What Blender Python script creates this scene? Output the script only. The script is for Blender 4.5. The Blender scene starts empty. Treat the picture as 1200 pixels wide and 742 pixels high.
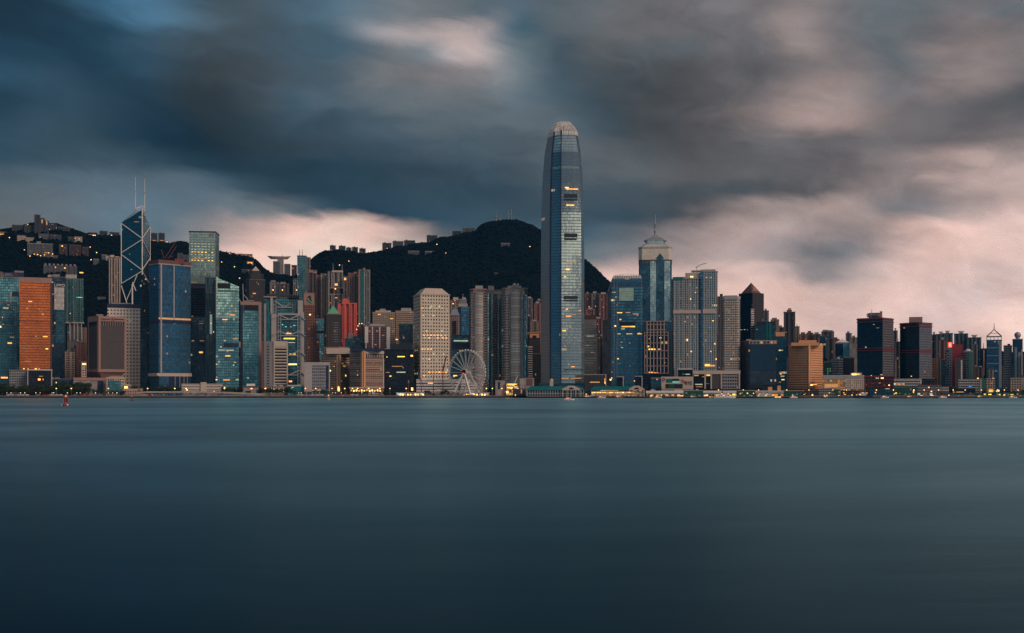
import bpy, math, random
import numpy as np
from mathutils import Vector, Matrix
R = math.radians
SC = bpy.context.scene
COL = SC.collection
rng = random.Random(7)

# ------------------------------------------------------------------ camera
CAM_H = 12.0
HOR = 456.0          # eye level in the photograph, measured in its own rows
F = 1400.0           # focal length in photograph pixels (1200 wide)
cd = bpy.data.cameras.new('camera'); cam = bpy.data.objects.new('camera', cd); COL.objects.link(cam)
cam.location = (0, 0, CAM_H); cam.rotation_euler = (R(90), 0, 0)
cd.sensor_width = 36; cd.lens = 36 * F / 1200.0
cd.shift_y = (HOR - 371.0) / 1200.0
cd.clip_start = 1; cd.clip_end = 60000
SC.camera = cam

# ------------------------------------------------------------------ colour management
SC.view_settings.view_transform = 'Standard'; SC.view_settings.look = 'None'
SC.view_settings.exposure = 0.0; SC.view_settings.gamma = 1.0
SC.view_settings.use_curve_mapping = False
SC.render.engine = 'CYCLES'
SC.cycles.max_bounces = 5; SC.cycles.diffuse_bounces = 2; SC.cycles.glossy_bounces = 3
SC.cycles.volume_bounces = 0
SC.cycles.sample_clamp_indirect = 3.0
SC.cycles.use_denoising = True; SC.cycles.denoiser = 'OPENIMAGEDENOISE'; SC.cycles.denoising_prefilter = 'FAST'

# ------------------------------------------------------------------ node helper
def s2l(c):
    out = []
    for v in c:
        v = v / 255.0
        out.append(v / 12.92 if v <= .04045 else ((v + .055) / 1.055) ** 2.4)
    return tuple(out)

class NT:
    def __init__(s, tree): s.t = tree; s.n = tree.nodes; s.l = tree.links
    def put(s, sock, v):
        if isinstance(v, bpy.types.NodeSocket): s.l.new(v, sock)
        elif v is not None:
            if isinstance(v, (tuple, list)) and len(v) == 3 and sock.type == 'RGBA': v = (*v, 1)
            sock.default_value = v
    def node(s, kind, **kw):
        n = s.n.new(kind)
        for k, v in kw.items(): setattr(n, k, v)
        return n
    def m(s, op, a, b=None, c=None, clamp=False):
        n = s.n.new('ShaderNodeMath'); n.operation = op; n.use_clamp = clamp
        s.put(n.inputs[0], a); s.put(n.inputs[1], b); s.put(n.inputs[2], c)
        return n.outputs[0]
    def v(s, op, a, b=None, sc=None):
        n = s.n.new('ShaderNodeVectorMath'); n.operation = op
        s.put(n.inputs[0], a); s.put(n.inputs[1], b)
        if sc is not None: s.put(n.inputs['Scale'], sc)
        return n.outputs['Value'] if op in ('DOT_PRODUCT', 'LENGTH', 'DISTANCE') else n.outputs[0]
    def mix(s, f, a, b, blend='MIX'):
        n = s.n.new('ShaderNodeMix'); n.data_type = 'RGBA'; n.blend_type = blend
        s.put(n.inputs[0], f); s.put(n.inputs[6], a); s.put(n.inputs[7], b)
        return n.outputs[2]
    def xyz(s, x, y, z):
        n = s.n.new('ShaderNodeCombineXYZ')
        s.put(n.inputs[0], x); s.put(n.inputs[1], y); s.put(n.inputs[2], z)
        return n.outputs[0]
    def sep(s, v):
        n = s.n.new('ShaderNodeSeparateXYZ'); s.put(n.inputs[0], v); return n.outputs
    def noise(s, v, scale, detail=4, rough=.5, dist=0, out='Fac'):
        n = s.n.new('ShaderNodeTexNoise'); s.put(n.inputs['Vector'], v)
        n.inputs['Scale'].default_value = scale; n.inputs['Detail'].default_value = detail
        n.inputs['Roughness'].default_value = rough; n.inputs['Distortion'].default_value = dist
        return n.outputs[out]
    def ramp(s, f, stops, interp='LINEAR'):
        n = s.n.new('ShaderNodeValToRGB'); cr = n.color_ramp; cr.interpolation = interp
        while len(cr.elements) < len(stops): cr.elements.new(0.5)
        for e, (p, c) in zip(cr.elements, stops): e.position = p; e.color = (*c, 1)
        s.put(n.inputs[0], f); return n.outputs[0]
    def smooth(s, x, a, b):
        n = s.n.new('ShaderNodeMapRange'); n.interpolation_type = 'SMOOTHSTEP'
        s.put(n.inputs[0], x); n.inputs[1].default_value = a; n.inputs[2].default_value = b
        return n.outputs[0]

# ------------------------------------------------------------------ world: evening sky with long-exposure cloud
W = bpy.data.worlds.new('World'); SC.world = W; W.use_nodes = True
wt = NT(W.node_tree); wt.n.clear()
SUN_EL, SUN_AZ = 33.0, 129.0          # sun low behind cloud, to the right and behind the viewer (azimuth from the view axis)
tc = wt.node('ShaderNodeTexCoord')
d = tc.outputs['Generated']
dx, dy, dz = wt.sep(d)
az = wt.m('ARCTAN2', dx, dy)
hl = wt.m('SQRT', wt.m('ADD', wt.m('MULTIPLY', dx, dx), wt.m('MULTIPLY', dy, dy)))
el = wt.m('DIVIDE', dz, wt.m('MAXIMUM', hl, .02))
# slow warp so cloud edges wander, drawn out along the direction in which the clouds travelled
p0 = wt.xyz(wt.m('MULTIPLY', az, 1.0), wt.m('MULTIPLY', el, 1.9), 0.0)
w1 = wt.noise(p0, 5.5, 3, .5, 0.0, 'Color')
w1 = wt.v('SUBTRACT', w1, (.5, .5, .5))
w1x, w1y, w1z = wt.sep(w1)
st = wt.xyz(wt.m('SUBTRACT', wt.m('MULTIPLY', az, 0.8), wt.m('MULTIPLY', el, .3)), wt.m('ADD', wt.m('MULTIPLY', el, 3.6), wt.m('MULTIPLY', az, .95)), w1x)
str_n = wt.noise(st, 4.0, 6, .52, .3)
azw = wt.m('ADD', az, wt.m('ADD', wt.m('MULTIPLY', w1x, .07), wt.m('MULTIPLY', wt.m('SUBTRACT', str_n, .5), .08)))
elw = wt.m('ADD', el, wt.m('ADD', wt.m('MULTIPLY', w1y, .022), wt.m('ADD', wt.m('MULTIPLY', wt.m('SUBTRACT', str_n, .5), .034), wt.m('MULTIPLY', wt.m('SUBTRACT', wt.noise(st, 11.0, 5, .6, .3), .5), .016))))
COLS = list(range(0, 1201, 50))
AZ = [math.atan((px - 600) / F) for px in COLS]
A0, A1 = -0.42, 0.42
# brightness (0..255) and warmth (-9 blue .. 9 pink) of the cloud cover, by direction
CLOUD = {
 0:   ([50,55,80,108,110,82,88,95,108,118,120,110,105,100,108,110,118,118,118,125,115,112,112,110,105], [-8,-7,-7,-7,-6,-4,-3,-4,-4,-2,-1,-2,-3,-2,-1,0,0,0,1,2,0,-1,-1,-1,-2]),
 25:  ([45,50,65,90,115,100,84,92,112,156,158,168,110,100,105,108,110,112,118,136,118,112,108,114,106], [-8,-8,-7,-7,-6,-4,-3,-4,-3,0,2,3,-3,-2,-1,0,0,0,1,3,1,-1,-1,0,-2]),
 50:  ([50,52,56,70,80,76,80,88,98,120,138,180,132,92,95,98,100,104,108,134,116,112,110,118,112], [-8,-8,-8,-7,-5,-3,-3,-4,-4,-1,-1,3,-1,-3,-1,-1,-1,0,0,3,1,-1,0,2,1]),
 80:  ([62,60,56,64,70,62,66,80,92,112,125,134,134,95,84,84,88,95,96,116,120,110,120,128,118], [-8,-8,-8,-7,-6,-3,-2,-3,-3,-1,0,0,-1,-3,-2,-1,0,0,0,2,1,-1,2,3,2]),
 110: ([76,74,64,60,58,52,54,72,84,104,118,118,118,98,76,74,82,96,112,134,138,116,132,132,112], [-7,-6,-7,-7,-6,-3,-3,-3,-4,-2,-1,-1,-2,-3,-3,-1,0,1,2,4,3,0,3,3,1]),
 140: ([62,74,68,56,50,48,55,66,78,92,104,108,108,104,84,74,80,106,134,152,150,118,112,94,88], [-7,-6,-6,-7,-7,-4,-4,-4,-4,-3,-2,-2,-2,-2,-3,-1,0,2,4,5,5,2,1,0,-1]),
 170: ([72,76,64,52,44,42,54,62,74,80,86,92,96,102,98,86,84,90,102,106,110,112,104,102,112], [-6,-5,-6,-8,-9,-6,-4,-4,-4,-4,-3,-3,-2,-2,-1,-1,0,0,0,1,1,1,1,2,2]),
 200: ([72,76,82,76,64,54,56,58,62,64,70,78,84,94,100,96,92,92,96,102,118,136,152,170,152], [-6,-5,-4,-5,-6,-7,-6,-6,-6,-5,-4,-4,-3,-2,-1,-1,0,0,0,1,2,3,5,5,4]),
 225: ([92,98,106,110,110,92,70,62,64,64,68,72,74,82,82,80,82,84,84,94,126,134,128,166,172], [-3,-3,-3,-3,-3,-4,-5,-6,-6,-6,-5,-5,-4,-3,-3,-2,-1,-1,0,1,3,3,3,5,5]),
 248: ([102,106,112,118,118,122,122,88,68,64,70,76,78,80,76,78,92,140,150,158,156,128,130,152,174], [-2,-2,-2,-3,-3,-2,-1,-4,-6,-6,-6,-5,-4,-4,-4,-3,0,4,4,5,4,1,1,4,5]),
 272: ([106,110,114,118,122,152,194,212,216,186,122,90,88,96,98,118,154,172,166,150,150,168,196,206,202], [-1,-1,-2,-3,-2,3,7,8,8,6,2,-3,-4,-4,-3,0,4,5,4,4,4,6,7,7,6]),
 300: ([108,112,116,122,132,180,208,222,228,226,216,186,140,118,126,142,162,170,146,124,136,196,212,214,208], [0,0,-1,-1,0,5,8,8,8,8,7,6,1,-2,-1,1,4,4,2,0,1,6,7,6,6]),
 325: ([116,122,126,132,152,196,212,222,226,222,218,208,196,178,206,200,196,200,188,146,176,210,212,210,208], [0,0,0,0,2,6,8,8,8,8,8,8,7,4,7,7,6,6,5,2,4,6,6,5,5]),
 350: ([130,136,142,150,170,200,214,220,224,222,218,212,206,206,212,208,208,208,206,196,200,210,204,198,208], [1,1,1,2,4,7,8,8,8,8,8,8,8,7,7,7,7,7,7,6,6,6,5,4,6]),
 375: ([150,152,156,164,182,202,212,216,218,216,212,210,208,208,210,208,206,206,206,204,204,208,204,206,216], [3,3,3,4,5,7,8,8,8,8,8,8,8,7,7,7,7,7,7,6,6,6,5,6,7]),
 450: ([160,162,166,172,184,196,204,206,206,206,204,202,200,200,200,200,198,198,198,198,198,200,200,202,206], [4,4,4,4,5,7,8,8,8,8,8,8,8,7,7,7,7,7,7,6,6,6,6,6,6]),
}
def lw(L, w):
    w = w / 10.0
    c = (L * (1 + .19 * w), L * (.985 - .035 * w), L * (1.04 - .155 * w)) if w >= 0 else (L * (.99 + .53 * w), L * (.99 - .05 * w), L * (1.02 - .46 * w))
    r_, g_, b_ = s2l(tuple(min(255, v) for v in c)); q = 1 + .14 * max(0, w); return (r_ * 1.06 * q, g_ * 1.03 * q, b_ * .95 * q)
ROWS = {k: [lw(a_, b_) for a_, b_ in zip(*v_)] for k, v_ in CLOUD.items()}
fa = wt.m('DIVIDE', wt.m('SUBTRACT', azw, A0), A1 - A0, clamp=True)
prev = None; keys = sorted(ROWS, reverse=True)
for i, k in enumerate(keys):
    stops = [((a - A0) / (A1 - A0), c) for a, c in zip(AZ, ROWS[k])]
    col = wt.ramp(fa, stops, 'CARDINAL')
    if prev is None: prev = col
    else:
        e0 = (HOR - keys[i - 1]) / F * .985; e1 = (HOR - k) / F * .985
        prev = wt.mix(wt.smooth(elw, e0, e1), prev, col)
front = prev
# fine streaks inside the clouds
fine = wt.noise(st, 13.0, 5, .55, .2)
puff = wt.noise(wt.xyz(wt.m('ADD', az, wt.m('MULTIPLY', w1x, .12)), wt.m('MULTIPLY', el, 1.5), 3.0), 17.0, 6, .55, .4)
k1 = wt.m('ADD', .62, wt.m('MULTIPLY', str_n, .68))
k2 = wt.m('MULTIPLY', wt.m('ADD', .85, wt.m('MULTIPLY', fine, .30)), wt.m('ADD', 1.0, wt.m('MULTIPLY', wt.m('SUBTRACT', puff, .5), wt.m('MULTIPLY', .75, wt.smooth(az, .02, .16)))))
front = wt.v('SCALE', front, None, wt.m('MULTIPLY', k1, k2))
# crisp small cumulus low on the right
# rest of the dome (sides, behind the viewer): gap of warm light below a grey-blue deck
pr = wt.xyz(wt.m('MULTIPLY', dx, 1.0), wt.m('MULTIPLY', dy, 1.0), wt.m('MULTIPLY', dz, 3.2))
rn = wt.noise(pr, 3.2, 4, .55, .2)
warmaz = wt.m('ADD', .5, wt.m('MULTIPLY', .5, wt.m('COSINE', wt.m('SUBTRACT', az, R(150)))))
lowcol = wt.mix(wt.smooth(warmaz, .86, .985), s2l((74,104,122)), tuple(2.0 * c for c in s2l((240,214,184))))
elr = wt.m('ADD', el, wt.m('MULTIPLY', wt.m('SUBTRACT', rn, .5), .22))
deck = wt.mix(rn, s2l((30,58,80)), s2l((92,112,128)))
elr = wt.m('ADD', el, wt.m('MULTIPLY', wt.m('SUBTRACT', rn, .5), .10))
rear = wt.mix(wt.smooth(elr, .155, .21), lowcol, deck)
under = wt.mix(rn, s2l((26,56,84)), s2l((74,106,128)))
rear = wt.mix(wt.smooth(elr, .105, .075), rear, wt.mix(.18, under, lowcol))
fb = wt.smooth(wt.m('ABSOLUTE', az), .44, .8)
skyc = wt.mix(fb, front, rear)
# deck overhead, out of view: darkened ahead for the water, paled behind as fill
zen = wt.mix(rn, s2l((3,15,32)), s2l((12,34,58)))
high = wt.mix(rn, s2l((128,138,150)), s2l((190,180,172)))
zen = wt.mix(wt.smooth(dy, .15, -.25), zen, high)
skyc = wt.mix(wt.smooth(el, .33, .52), skyc, zen)
# clear air seen thinly through the cloud
ns = wt.node('ShaderNodeTexSky'); ns.sky_type = 'NISHITA'; ns.sun_disc = False
ns.sun_elevation = R(SUN_EL); ns.sun_rotation = R(SUN_AZ); ns.altitude = 10
ns.air_density = 1.2; ns.dust_density = 2.0
clear = wt.v('SCALE', ns.outputs[0], None, 0.05)
skyc = wt.mix(0.025, skyc, clear)
skyc = wt.mix(wt.smooth(el, -.002, -.03), skyc, s2l((40,62,74)))
bg = wt.node('ShaderNodeBackground'); wt.put(bg.inputs[0], skyc); bg.inputs[1].default_value = 1.0
wo = wt.node('ShaderNodeOutputWorld'); wt.l.new(bg.outputs[0], wo.inputs[0])
W.cycles.sampling_method = 'MANUAL'; W.cycles.sample_map_resolution = 512

# ------------------------------------------------------------------ sun, veiled by cloud
sd = bpy.data.lights.new('sun', 'SUN'); sd.energy = 1.5; sd.angle = R(22); sd.color = (1.0, .68, .52)
sun = bpy.data.objects.new('sun', sd); COL.objects.link(sun)
sv = Vector((math.sin(R(SUN_AZ)) * math.cos(R(SUN_EL)), math.cos(R(SUN_AZ)) * math.cos(R(SUN_EL)), math.sin(R(SUN_EL))))
sun.rotation_euler = sv.to_track_quat('Z', 'Y').to_euler()

# ------------------------------------------------------------------ materials
def new_mat(name):
    m = bpy.data.materials.new(name); m.use_nodes = True
    t = NT(m.node_tree); t.n.clear(); m.cycles.emission_sampling = 'NONE'
    o = t.node('ShaderNodeOutputMaterial')
    return m, t, o
def plain(name, col, rough=.6, metal=0, noise=.18, scale=.15, spec=.4, stretch=(1,1,1)):
    m, t, o = new_mat(name)
    b = t.node('ShaderNodeBsdfPrincipled')
    tcn = t.node('ShaderNodeTexCoord')
    oi = t.node('ShaderNodeObjectInfo')
    pv = t.v('ADD', t.v('MULTIPLY', tcn.outputs['Object'], stretch), t.v('SCALE', (13.1, 7.7, 3.3), None, oi.outputs['Random']))
    n = t.noise(pv, scale, 5, .6)
    f = t.m('ADD', 1 - noise, t.m('MULTIPLY', n, noise * 2))
    c = t.v('SCALE', col, None, f)
    t.put(b.inputs['Base Color'], c); b.inputs['Roughness'].default_value = rough
    b.inputs['Metallic'].default_value = metal; b.inputs['Specular IOR Level'].default_value = spec
    t.l.new(b.outputs[0], o.inputs[0]); return m
def glow(name, col, strength):
    m, t, o = new_mat(name)
    b = t.node('ShaderNodeBsdfPrincipled'); b.inputs['Base Color'].default_value = (*[min(1, c) * .5 for c in col], 1)
    b.inputs['Emission Color'].default_value = (*col, 1)
    oi = t.node('ShaderNodeObjectInfo')
    tcn = t.node('ShaderNodeTexCoord')
    n = t.noise(tcn.outputs['Object'], .35, 2, .5)
    t.put(b.inputs['Emission Strength'], t.m('MULTIPLY', strength, t.m('MULTIPLY', t.m('ADD', .6, t.m('MULTIPLY', oi.outputs['Random'], .8)), t.m('ADD', .4, t.m('MULTIPLY', n, 1.2)))))
    t.l.new(b.outputs[0], o.inputs[0]); return m

# one node group draws every window wall from UVs in metres
FG = bpy.data.node_groups.new('window_wall', 'ShaderNodeTree')
def fsock(n, ty, dv):
    s = FG.interface.new_socket(n, in_out='INPUT', socket_type=ty); s.default_value = dv
for n, ty, dv in [('Wall','NodeSocketColor',(.3,.3,.3,1)),('Glass','NodeSocketColor',(.05,.1,.12,1)),('Bay','NodeSocketFloat',3.),('Floor','NodeSocketFloat',3.6),
                  ('WinW','NodeSocketFloat',.7),('WinH','NodeSocketFloat',.6),('Lit','NodeSocketFloat',.02),('LitRow','NodeSocketFloat',.02),
                  ('LitColor','NodeSocketColor',(1,.55,.2,1)),('Glow','NodeSocketFloat',1.0),('Metal','NodeSocketFloat',.5),('GRough','NodeSocketFloat',.12),
                  ('WRough','NodeSocketFloat',.7),('Var','NodeSocketFloat',.4),('Tilt','NodeSocketFloat',.03),('WMetal','NodeSocketFloat',0.)]:
    fsock(n, ty, dv)
FG.interface.new_socket('Shader', in_out='OUTPUT', socket_type='NodeSocketShader')
g = NT(FG); gi = g.node('NodeGroupInput').outputs; go = g.node('NodeGroupOutput')
uvn = g.node('ShaderNodeUVMap'); U, V, _z = g.sep(uvn.outputs[0])
oi = g.node('ShaderNodeObjectInfo').outputs['Random']
geo = g.node('ShaderNodeNewGeometry')
u = g.m('DIVIDE', U, gi['Bay']); v = g.m('DIVIDE', V, gi['Floor'])
cu, cv = g.m('FLOOR', u), g.m('FLOOR', v)
fu = g.m('ABSOLUTE', g.m('SUBTRACT', g.m('SUBTRACT', u, cu), .5)); fv = g.m('ABSOLUTE', g.m('SUBTRACT', g.m('SUBTRACT', v, cv), .5))
mu = g.m('LESS_THAN', fu, g.m('MULTIPLY', gi['WinW'], .5)); mv = g.m('LESS_THAN', fv, g.m('MULTIPLY', gi['WinH'], .5))
win = g.m('MULTIPLY', mu, mv)
wn = g.node('ShaderNodeTexWhiteNoise', noise_dimensions='3D'); g.put(wn.inputs[0], g.xyz(cu, cv, g.m('MULTIPLY', oi, 97.3)))
wr = g.node('ShaderNodeTexWhiteNoise', noise_dimensions='3D'); g.put(wr.inputs[0], g.xyz(g.m('FLOOR', g.m('DIVIDE', cu, 5.0)), cv, g.m('MULTIPLY', oi, 41.7)))
wf = g.node('ShaderNodeTexWhiteNoise', noise_dimensions='3D'); g.put(wf.inputs[0], g.xyz(7.0, cv, g.m('MULTIPLY', oi, 13.7)))
r1 = wn.outputs['Value']; rc = wn.outputs['Color']; r2 = wr.outputs['Value']; r3 = wf.outputs['Value']
low = g.noise(g.xyz(g.m('ADD', U, g.m('MULTIPLY', oi, 500.)), V, 0.), .02, 4, .6)
lit1 = g.m('LESS_THAN', r1, g.m('MULTIPLY', gi['Lit'], .7))
lit2 = g.m('MULTIPLY', g.m('LESS_THAN', r2, gi['LitRow']), g.m('LESS_THAN', r1, .75))
lit = g.m('MULTIPLY', g.m('MAXIMUM', lit1, lit2), win)
rcx, rcy, rcz = g.sep(rc)
gv = g.m('ADD', g.m('SUBTRACT', 1.0, gi['Var']), g.m('MULTIPLY', gi['Var'], g.m('ADD', g.m('MULTIPLY', rcy, 1.1), g.m('ADD', g.m('MULTIPLY', r3, .5), g.m('MULTIPLY', low, .4)))))
gcol = g.v('SCALE', gi['Glass'], None, gv)
dirt = g.noise(g.xyz(g.m('MULTIPLY', U, .9), g.m('MULTIPLY', V, .12), oi), .35, 4, .6)
wcol = g.v('SCALE', gi['Wall'], None, g.m('ADD', .72, g.m('ADD', g.m('MULTIPLY', dirt, .36), g.m('MULTIPLY', low, .2))))
base = g.mix(win, wcol, gcol)
tl = g.v('SCALE', g.v('SUBTRACT', rc, (.5, .5, .5)), None, g.m('MULTIPLY', gi['Tilt'], win))
pil = g.v('SCALE', g.v('SUBTRACT', g.noise(g.xyz(g.m('ADD', U, g.m('MULTIPLY', oi, 900.)), g.m('MULTIPLY', V, .6), 0.), .045, 3, .55, .3, 'Color'), (.5, .5, .5)), None, g.m('MULTIPLY', g.m('MULTIPLY', gi['Tilt'], 3.5), win))
nrm = g.v('NORMALIZE', g.v('ADD', g.v('ADD', geo.outputs['Normal'], tl), pil))
pb = g.node('ShaderNodeBsdfPrincipled')
g.put(pb.inputs['Base Color'], base)
g.put(pb.inputs['Roughness'], g.m('ADD', gi['WRough'], g.m('MULTIPLY', win, g.m('SUBTRACT', gi['GRough'], gi['WRough']))))
g.put(pb.inputs['Metallic'], g.m('ADD', gi['WMetal'], g.m('MULTIPLY', win, g.m('SUBTRACT', gi['Metal'], gi['WMetal']))))
g.put(pb.inputs['Normal'], nrm)
litc = g.mix(g.m('LESS_THAN', rcz, .25), gi['LitColor'], (.75, .95, .8))
g.put(pb.inputs['Emission Color'], litc)
g.put(pb.inputs['Emission Strength'], g.m('MULTIPLY', lit, g.m('MULTIPLY', gi['Glow'], g.m('ADD', .25, g.m('MULTIPLY', g.m('MULTIPLY', rcx, rcx), 1.3)))))
g.l.new(pb.outputs[0], go.inputs[0])
def fac(name, wall, glass, bay=3., fl=3.6, ww=.7, wh=.6, lit=.012, row=.004, litc=(1,.50,.16), gl=1.0, metal=.55, gr=.14, wr=.7, var=.45, tilt=.035, wm=0.):
    m, t, o = new_mat(name)
    n = t.node('ShaderNodeGroup'); n.node_tree = FG
    for k, val in zip(['Wall','Glass','Bay','Floor','WinW','WinH','Lit','LitRow','LitColor','Glow','Metal','GRough','WRough','Var','Tilt','WMetal'],
                      [(*wall,1),(*glass,1),bay,fl,ww,wh,lit,row,(*litc,1),gl,metal,gr,wr,var,tilt,wm]):
        n.inputs[k].default_value = val
    t.l.new(n.outputs[0], o.inputs[0]); return m

# ------------------------------------------------------------------ mesh builder
class MB:
    def __init__(s): s.v = []; s.f = []; s.uv = []; s.sm = False
    def face(s, pts, uvs=None):
        i = len(s.v); s.v += [tuple(p) for p in pts]; s.f.append(list(range(i, i + len(pts))))
        s.uv += list(uvs) if uvs else [(0.0, 0.0)] * len(pts)
        return s
    def prism(s, poly, z0, z1, top=True, bot=False, poly2=None, u0=0.0, v0=0.0):
        p2 = poly2 or poly; n = len(poly); uu = u0
        for i in range(n):
            a, b = poly[i], poly[(i + 1) % n]; a2, b2 = p2[i], p2[(i + 1) % n]
            L = math.hypot(b[0] - a[0], b[1] - a[1])
            s.face([(a[0], a[1], z0), (b[0], b[1], z0), (b2[0], b2[1], z1), (a2[0], a2[1], z1)], [(uu, z0 - v0), (uu + L, z0 - v0), (uu + L, z1 - v0), (uu, z1 - v0)])
            uu += L
        if top: s.face([(p[0], p[1], z1) for p in p2])
        if bot: s.face([(p[0], p[1], z0) for p in reversed(poly)])
        return s
    def box(s, x0, x1, y0, y1, z0, z1):
        return s.prism([(x0, y0), (x1, y0), (x1, y1), (x0, y1)], z0, z1, True, True)
    def bar(s, p, q, w, h=None, up=None):
        p, q = Vector(p), Vector(q); d = q - p
        if d.length < 1e-6: return s
        d.normalize(); up = Vector(up) if up else (Vector((0, 0, 1)) if abs(d.z) < .9 else Vector((1, 0, 0)))
        a = d.cross(up).normalized() * (w / 2); b = d.cross(a).normalized() * ((h or w) / 2)
        c0 = [p + a + b, p - a + b, p - a - b, p + a - b]; c1 = [c + (q - p) for c in c0]
        for i in range(4): s.face([c0[i], c0[(i + 1) % 4], c1[(i + 1) % 4], c1[i]])
        s.face(list(reversed(c0))); s.face(c1); return s
    def cyl(s, c, r, z0, z1, n=12, r2=None, top=True):
        p = [(c[0] + r * math.cos(2 * math.pi * i / n), c[1] + r * math.sin(2 * math.pi * i / n)) for i in range(n)]
        r2 = r if r2 is None else r2
        p2 = [(c[0] + r2 * math.cos(2 * math.pi * i / n), c[1] + r2 * math.sin(2 * math.pi * i / n)) for i in range(n)]
        return s.prism(p, z0, z1, top, True, p2)
    def ball(s, c, r, n=10, m=7, sq=1.0):
        for j in range(m):
            t0, t1 = math.pi * j / m - math.pi / 2, math.pi * (j + 1) / m - math.pi / 2
            for i in range(n):
                a0, a1 = 2 * math.pi * i / n, 2 * math.pi * (i + 1) / n
                P = lambda a, t: (c[0] + r * math.cos(t) * math.cos(a), c[1] + r * math.cos(t) * math.sin(a), c[2] + r * sq * math.sin(t))
                q = [P(a0, t0), P(a1, t0), P(a1, t1), P(a0, t1)]
                if j == 0: q = [q[0], q[2], q[3]]
                elif j == m - 1: q = q[:3]
                s.face(q)
        return s
    def mesh(s, name, mat):
        me = bpy.data.meshes.new(name); me.from_pydata(s.v, [], s.f)
        ul = me.uv_layers.new(name='UVMap'); ul.data.foreach_set('uv', np.array(s.uv, dtype=np.float32).ravel())
        if mat: me.materials.append(mat)
        me.update(); return me
    def build(s, name, mat, parent=None):
        o = bpy.data.objects.new(name, s.mesh(name, mat)); COL.objects.link(o)
        if parent: o.parent = parent
        return o
def tag(o, label=None, cat=None, group=None, kind=None):
    if label: o['label'] = label
    if cat: o['category'] = cat
    if group: o['group'] = group
    if kind: o['kind'] = kind
    return o
def empty(name, loc, rz=0, label=None, cat=None, group=None):
    o = bpy.data.objects.new(name, None); COL.objects.link(o); o.location = loc; o.rotation_euler = (0, 0, rz)
    return tag(o, label, cat, group)
def copy_tree(o, parent=None):
    c = o.copy(); COL.objects.link(c)
    if parent: c.parent = parent
    for ch in list(o.children): copy_tree(ch, c)
    return c
def clones(root, spots, label, group=None):
    """first spot moves the prototype itself, the others get copies; spots: (x, y, z, rz, scale[, label])"""
    out = []
    for i, sp in enumerate(spots):
        o = root if i == 0 else copy_tree(root)
        o.location = sp[:3]; o.rotation_euler = (0, 0, sp[3]); o.scale = (sp[4],) * 3
        o['label'] = sp[5] if len(sp) > 5 else label
        if group: o['group'] = group
        out.append(o)
    return out
GZ = 3.0
def X(px, Y): return (px - 600) / F * Y
def Z(py, Y): return CAM_H + (HOR - py) / F * Y

# ------------------------------------------------------------------ shared materials
M = {}
M['roof'] = plain('roof_grey', (.16,.16,.17), .8)
M['dark'] = plain('dark_panel', (.02,.03,.04), .35, scale=.4)
M['white'] = plain('white_paint', (.78,.76,.73), .5)
M['cream'] = plain('cream_render', (.55,.47,.40), .7)
M['pink'] = plain('pinkish_granite', (.36,.22,.19), .6)
M['grey'] = plain('grey_concrete', (.24,.24,.26), .8)
M['lgrey'] = plain('light_grey_concrete', (.42,.40,.40), .8)
M['steel'] = plain('painted_steel', (.32,.36,.40), .4, .3)
M['brown'] = plain('brown_stone', (.16,.09,.08), .7)
M['coral'] = plain('coral_tiles', (.74,.16,.13), .6)
M['red'] = plain('red_paint', (.34,.03,.03), .5)
M['dred'] = plain('dark_red_steel', (.22,.05,.06), .5)
M['teal'] = plain('teal_roof', (.01,.16,.17), .45)
M['green'] = plain('green_copper', (.12,.42,.26), .5)
M['dgreen'] = plain('dark_green_paint', (.01,.10,.06), .5)
M['orange'] = plain('orange_render', (.74,.38,.20), .7)
M['navy'] = plain('navy_paint', (.015,.03,.08), .4)
M['black'] = plain('black_rubber', (.012,.012,.014), .6)
M['bark'] = plain('bark', (.04,.03,.02), .9)
M['glass'] = plain('dark_glass', (.02,.04,.05), .08, 0, .1, spec=.8)
M['sand'] = plain('quay_stone', (.20,.17,.16), .85)
G = {}
G['warm'] = glow('lamp_warm', (1,.40,.09), 1.4)
G['hot'] = glow('lamp_hot', (1,.44,.13), 3.2)
G['yellow'] = glow('lamp_yellow', (1,.58,.10), 1.5)
G['white'] = glow('lamp_white', (1,.82,.60), 1.7)
G['green'] = glow('lamp_green', (.35,1,.35), .6)
G['aqua'] = glow('lamp_aqua', (.2,1,.75), .7)
G['red'] = glow('lamp_red', (1,.04,.03), 1.5)
G['orange'] = glow('lamp_orange', (1,.24,.04), 1.8)
G['blue'] = glow('lamp_blue', (.1,.35,1), .7)
G['dim'] = glow('window_dim', (1,.50,.20), .33)
G['pale'] = glow('window_pale', (.80,.85,.60), .42)

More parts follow.
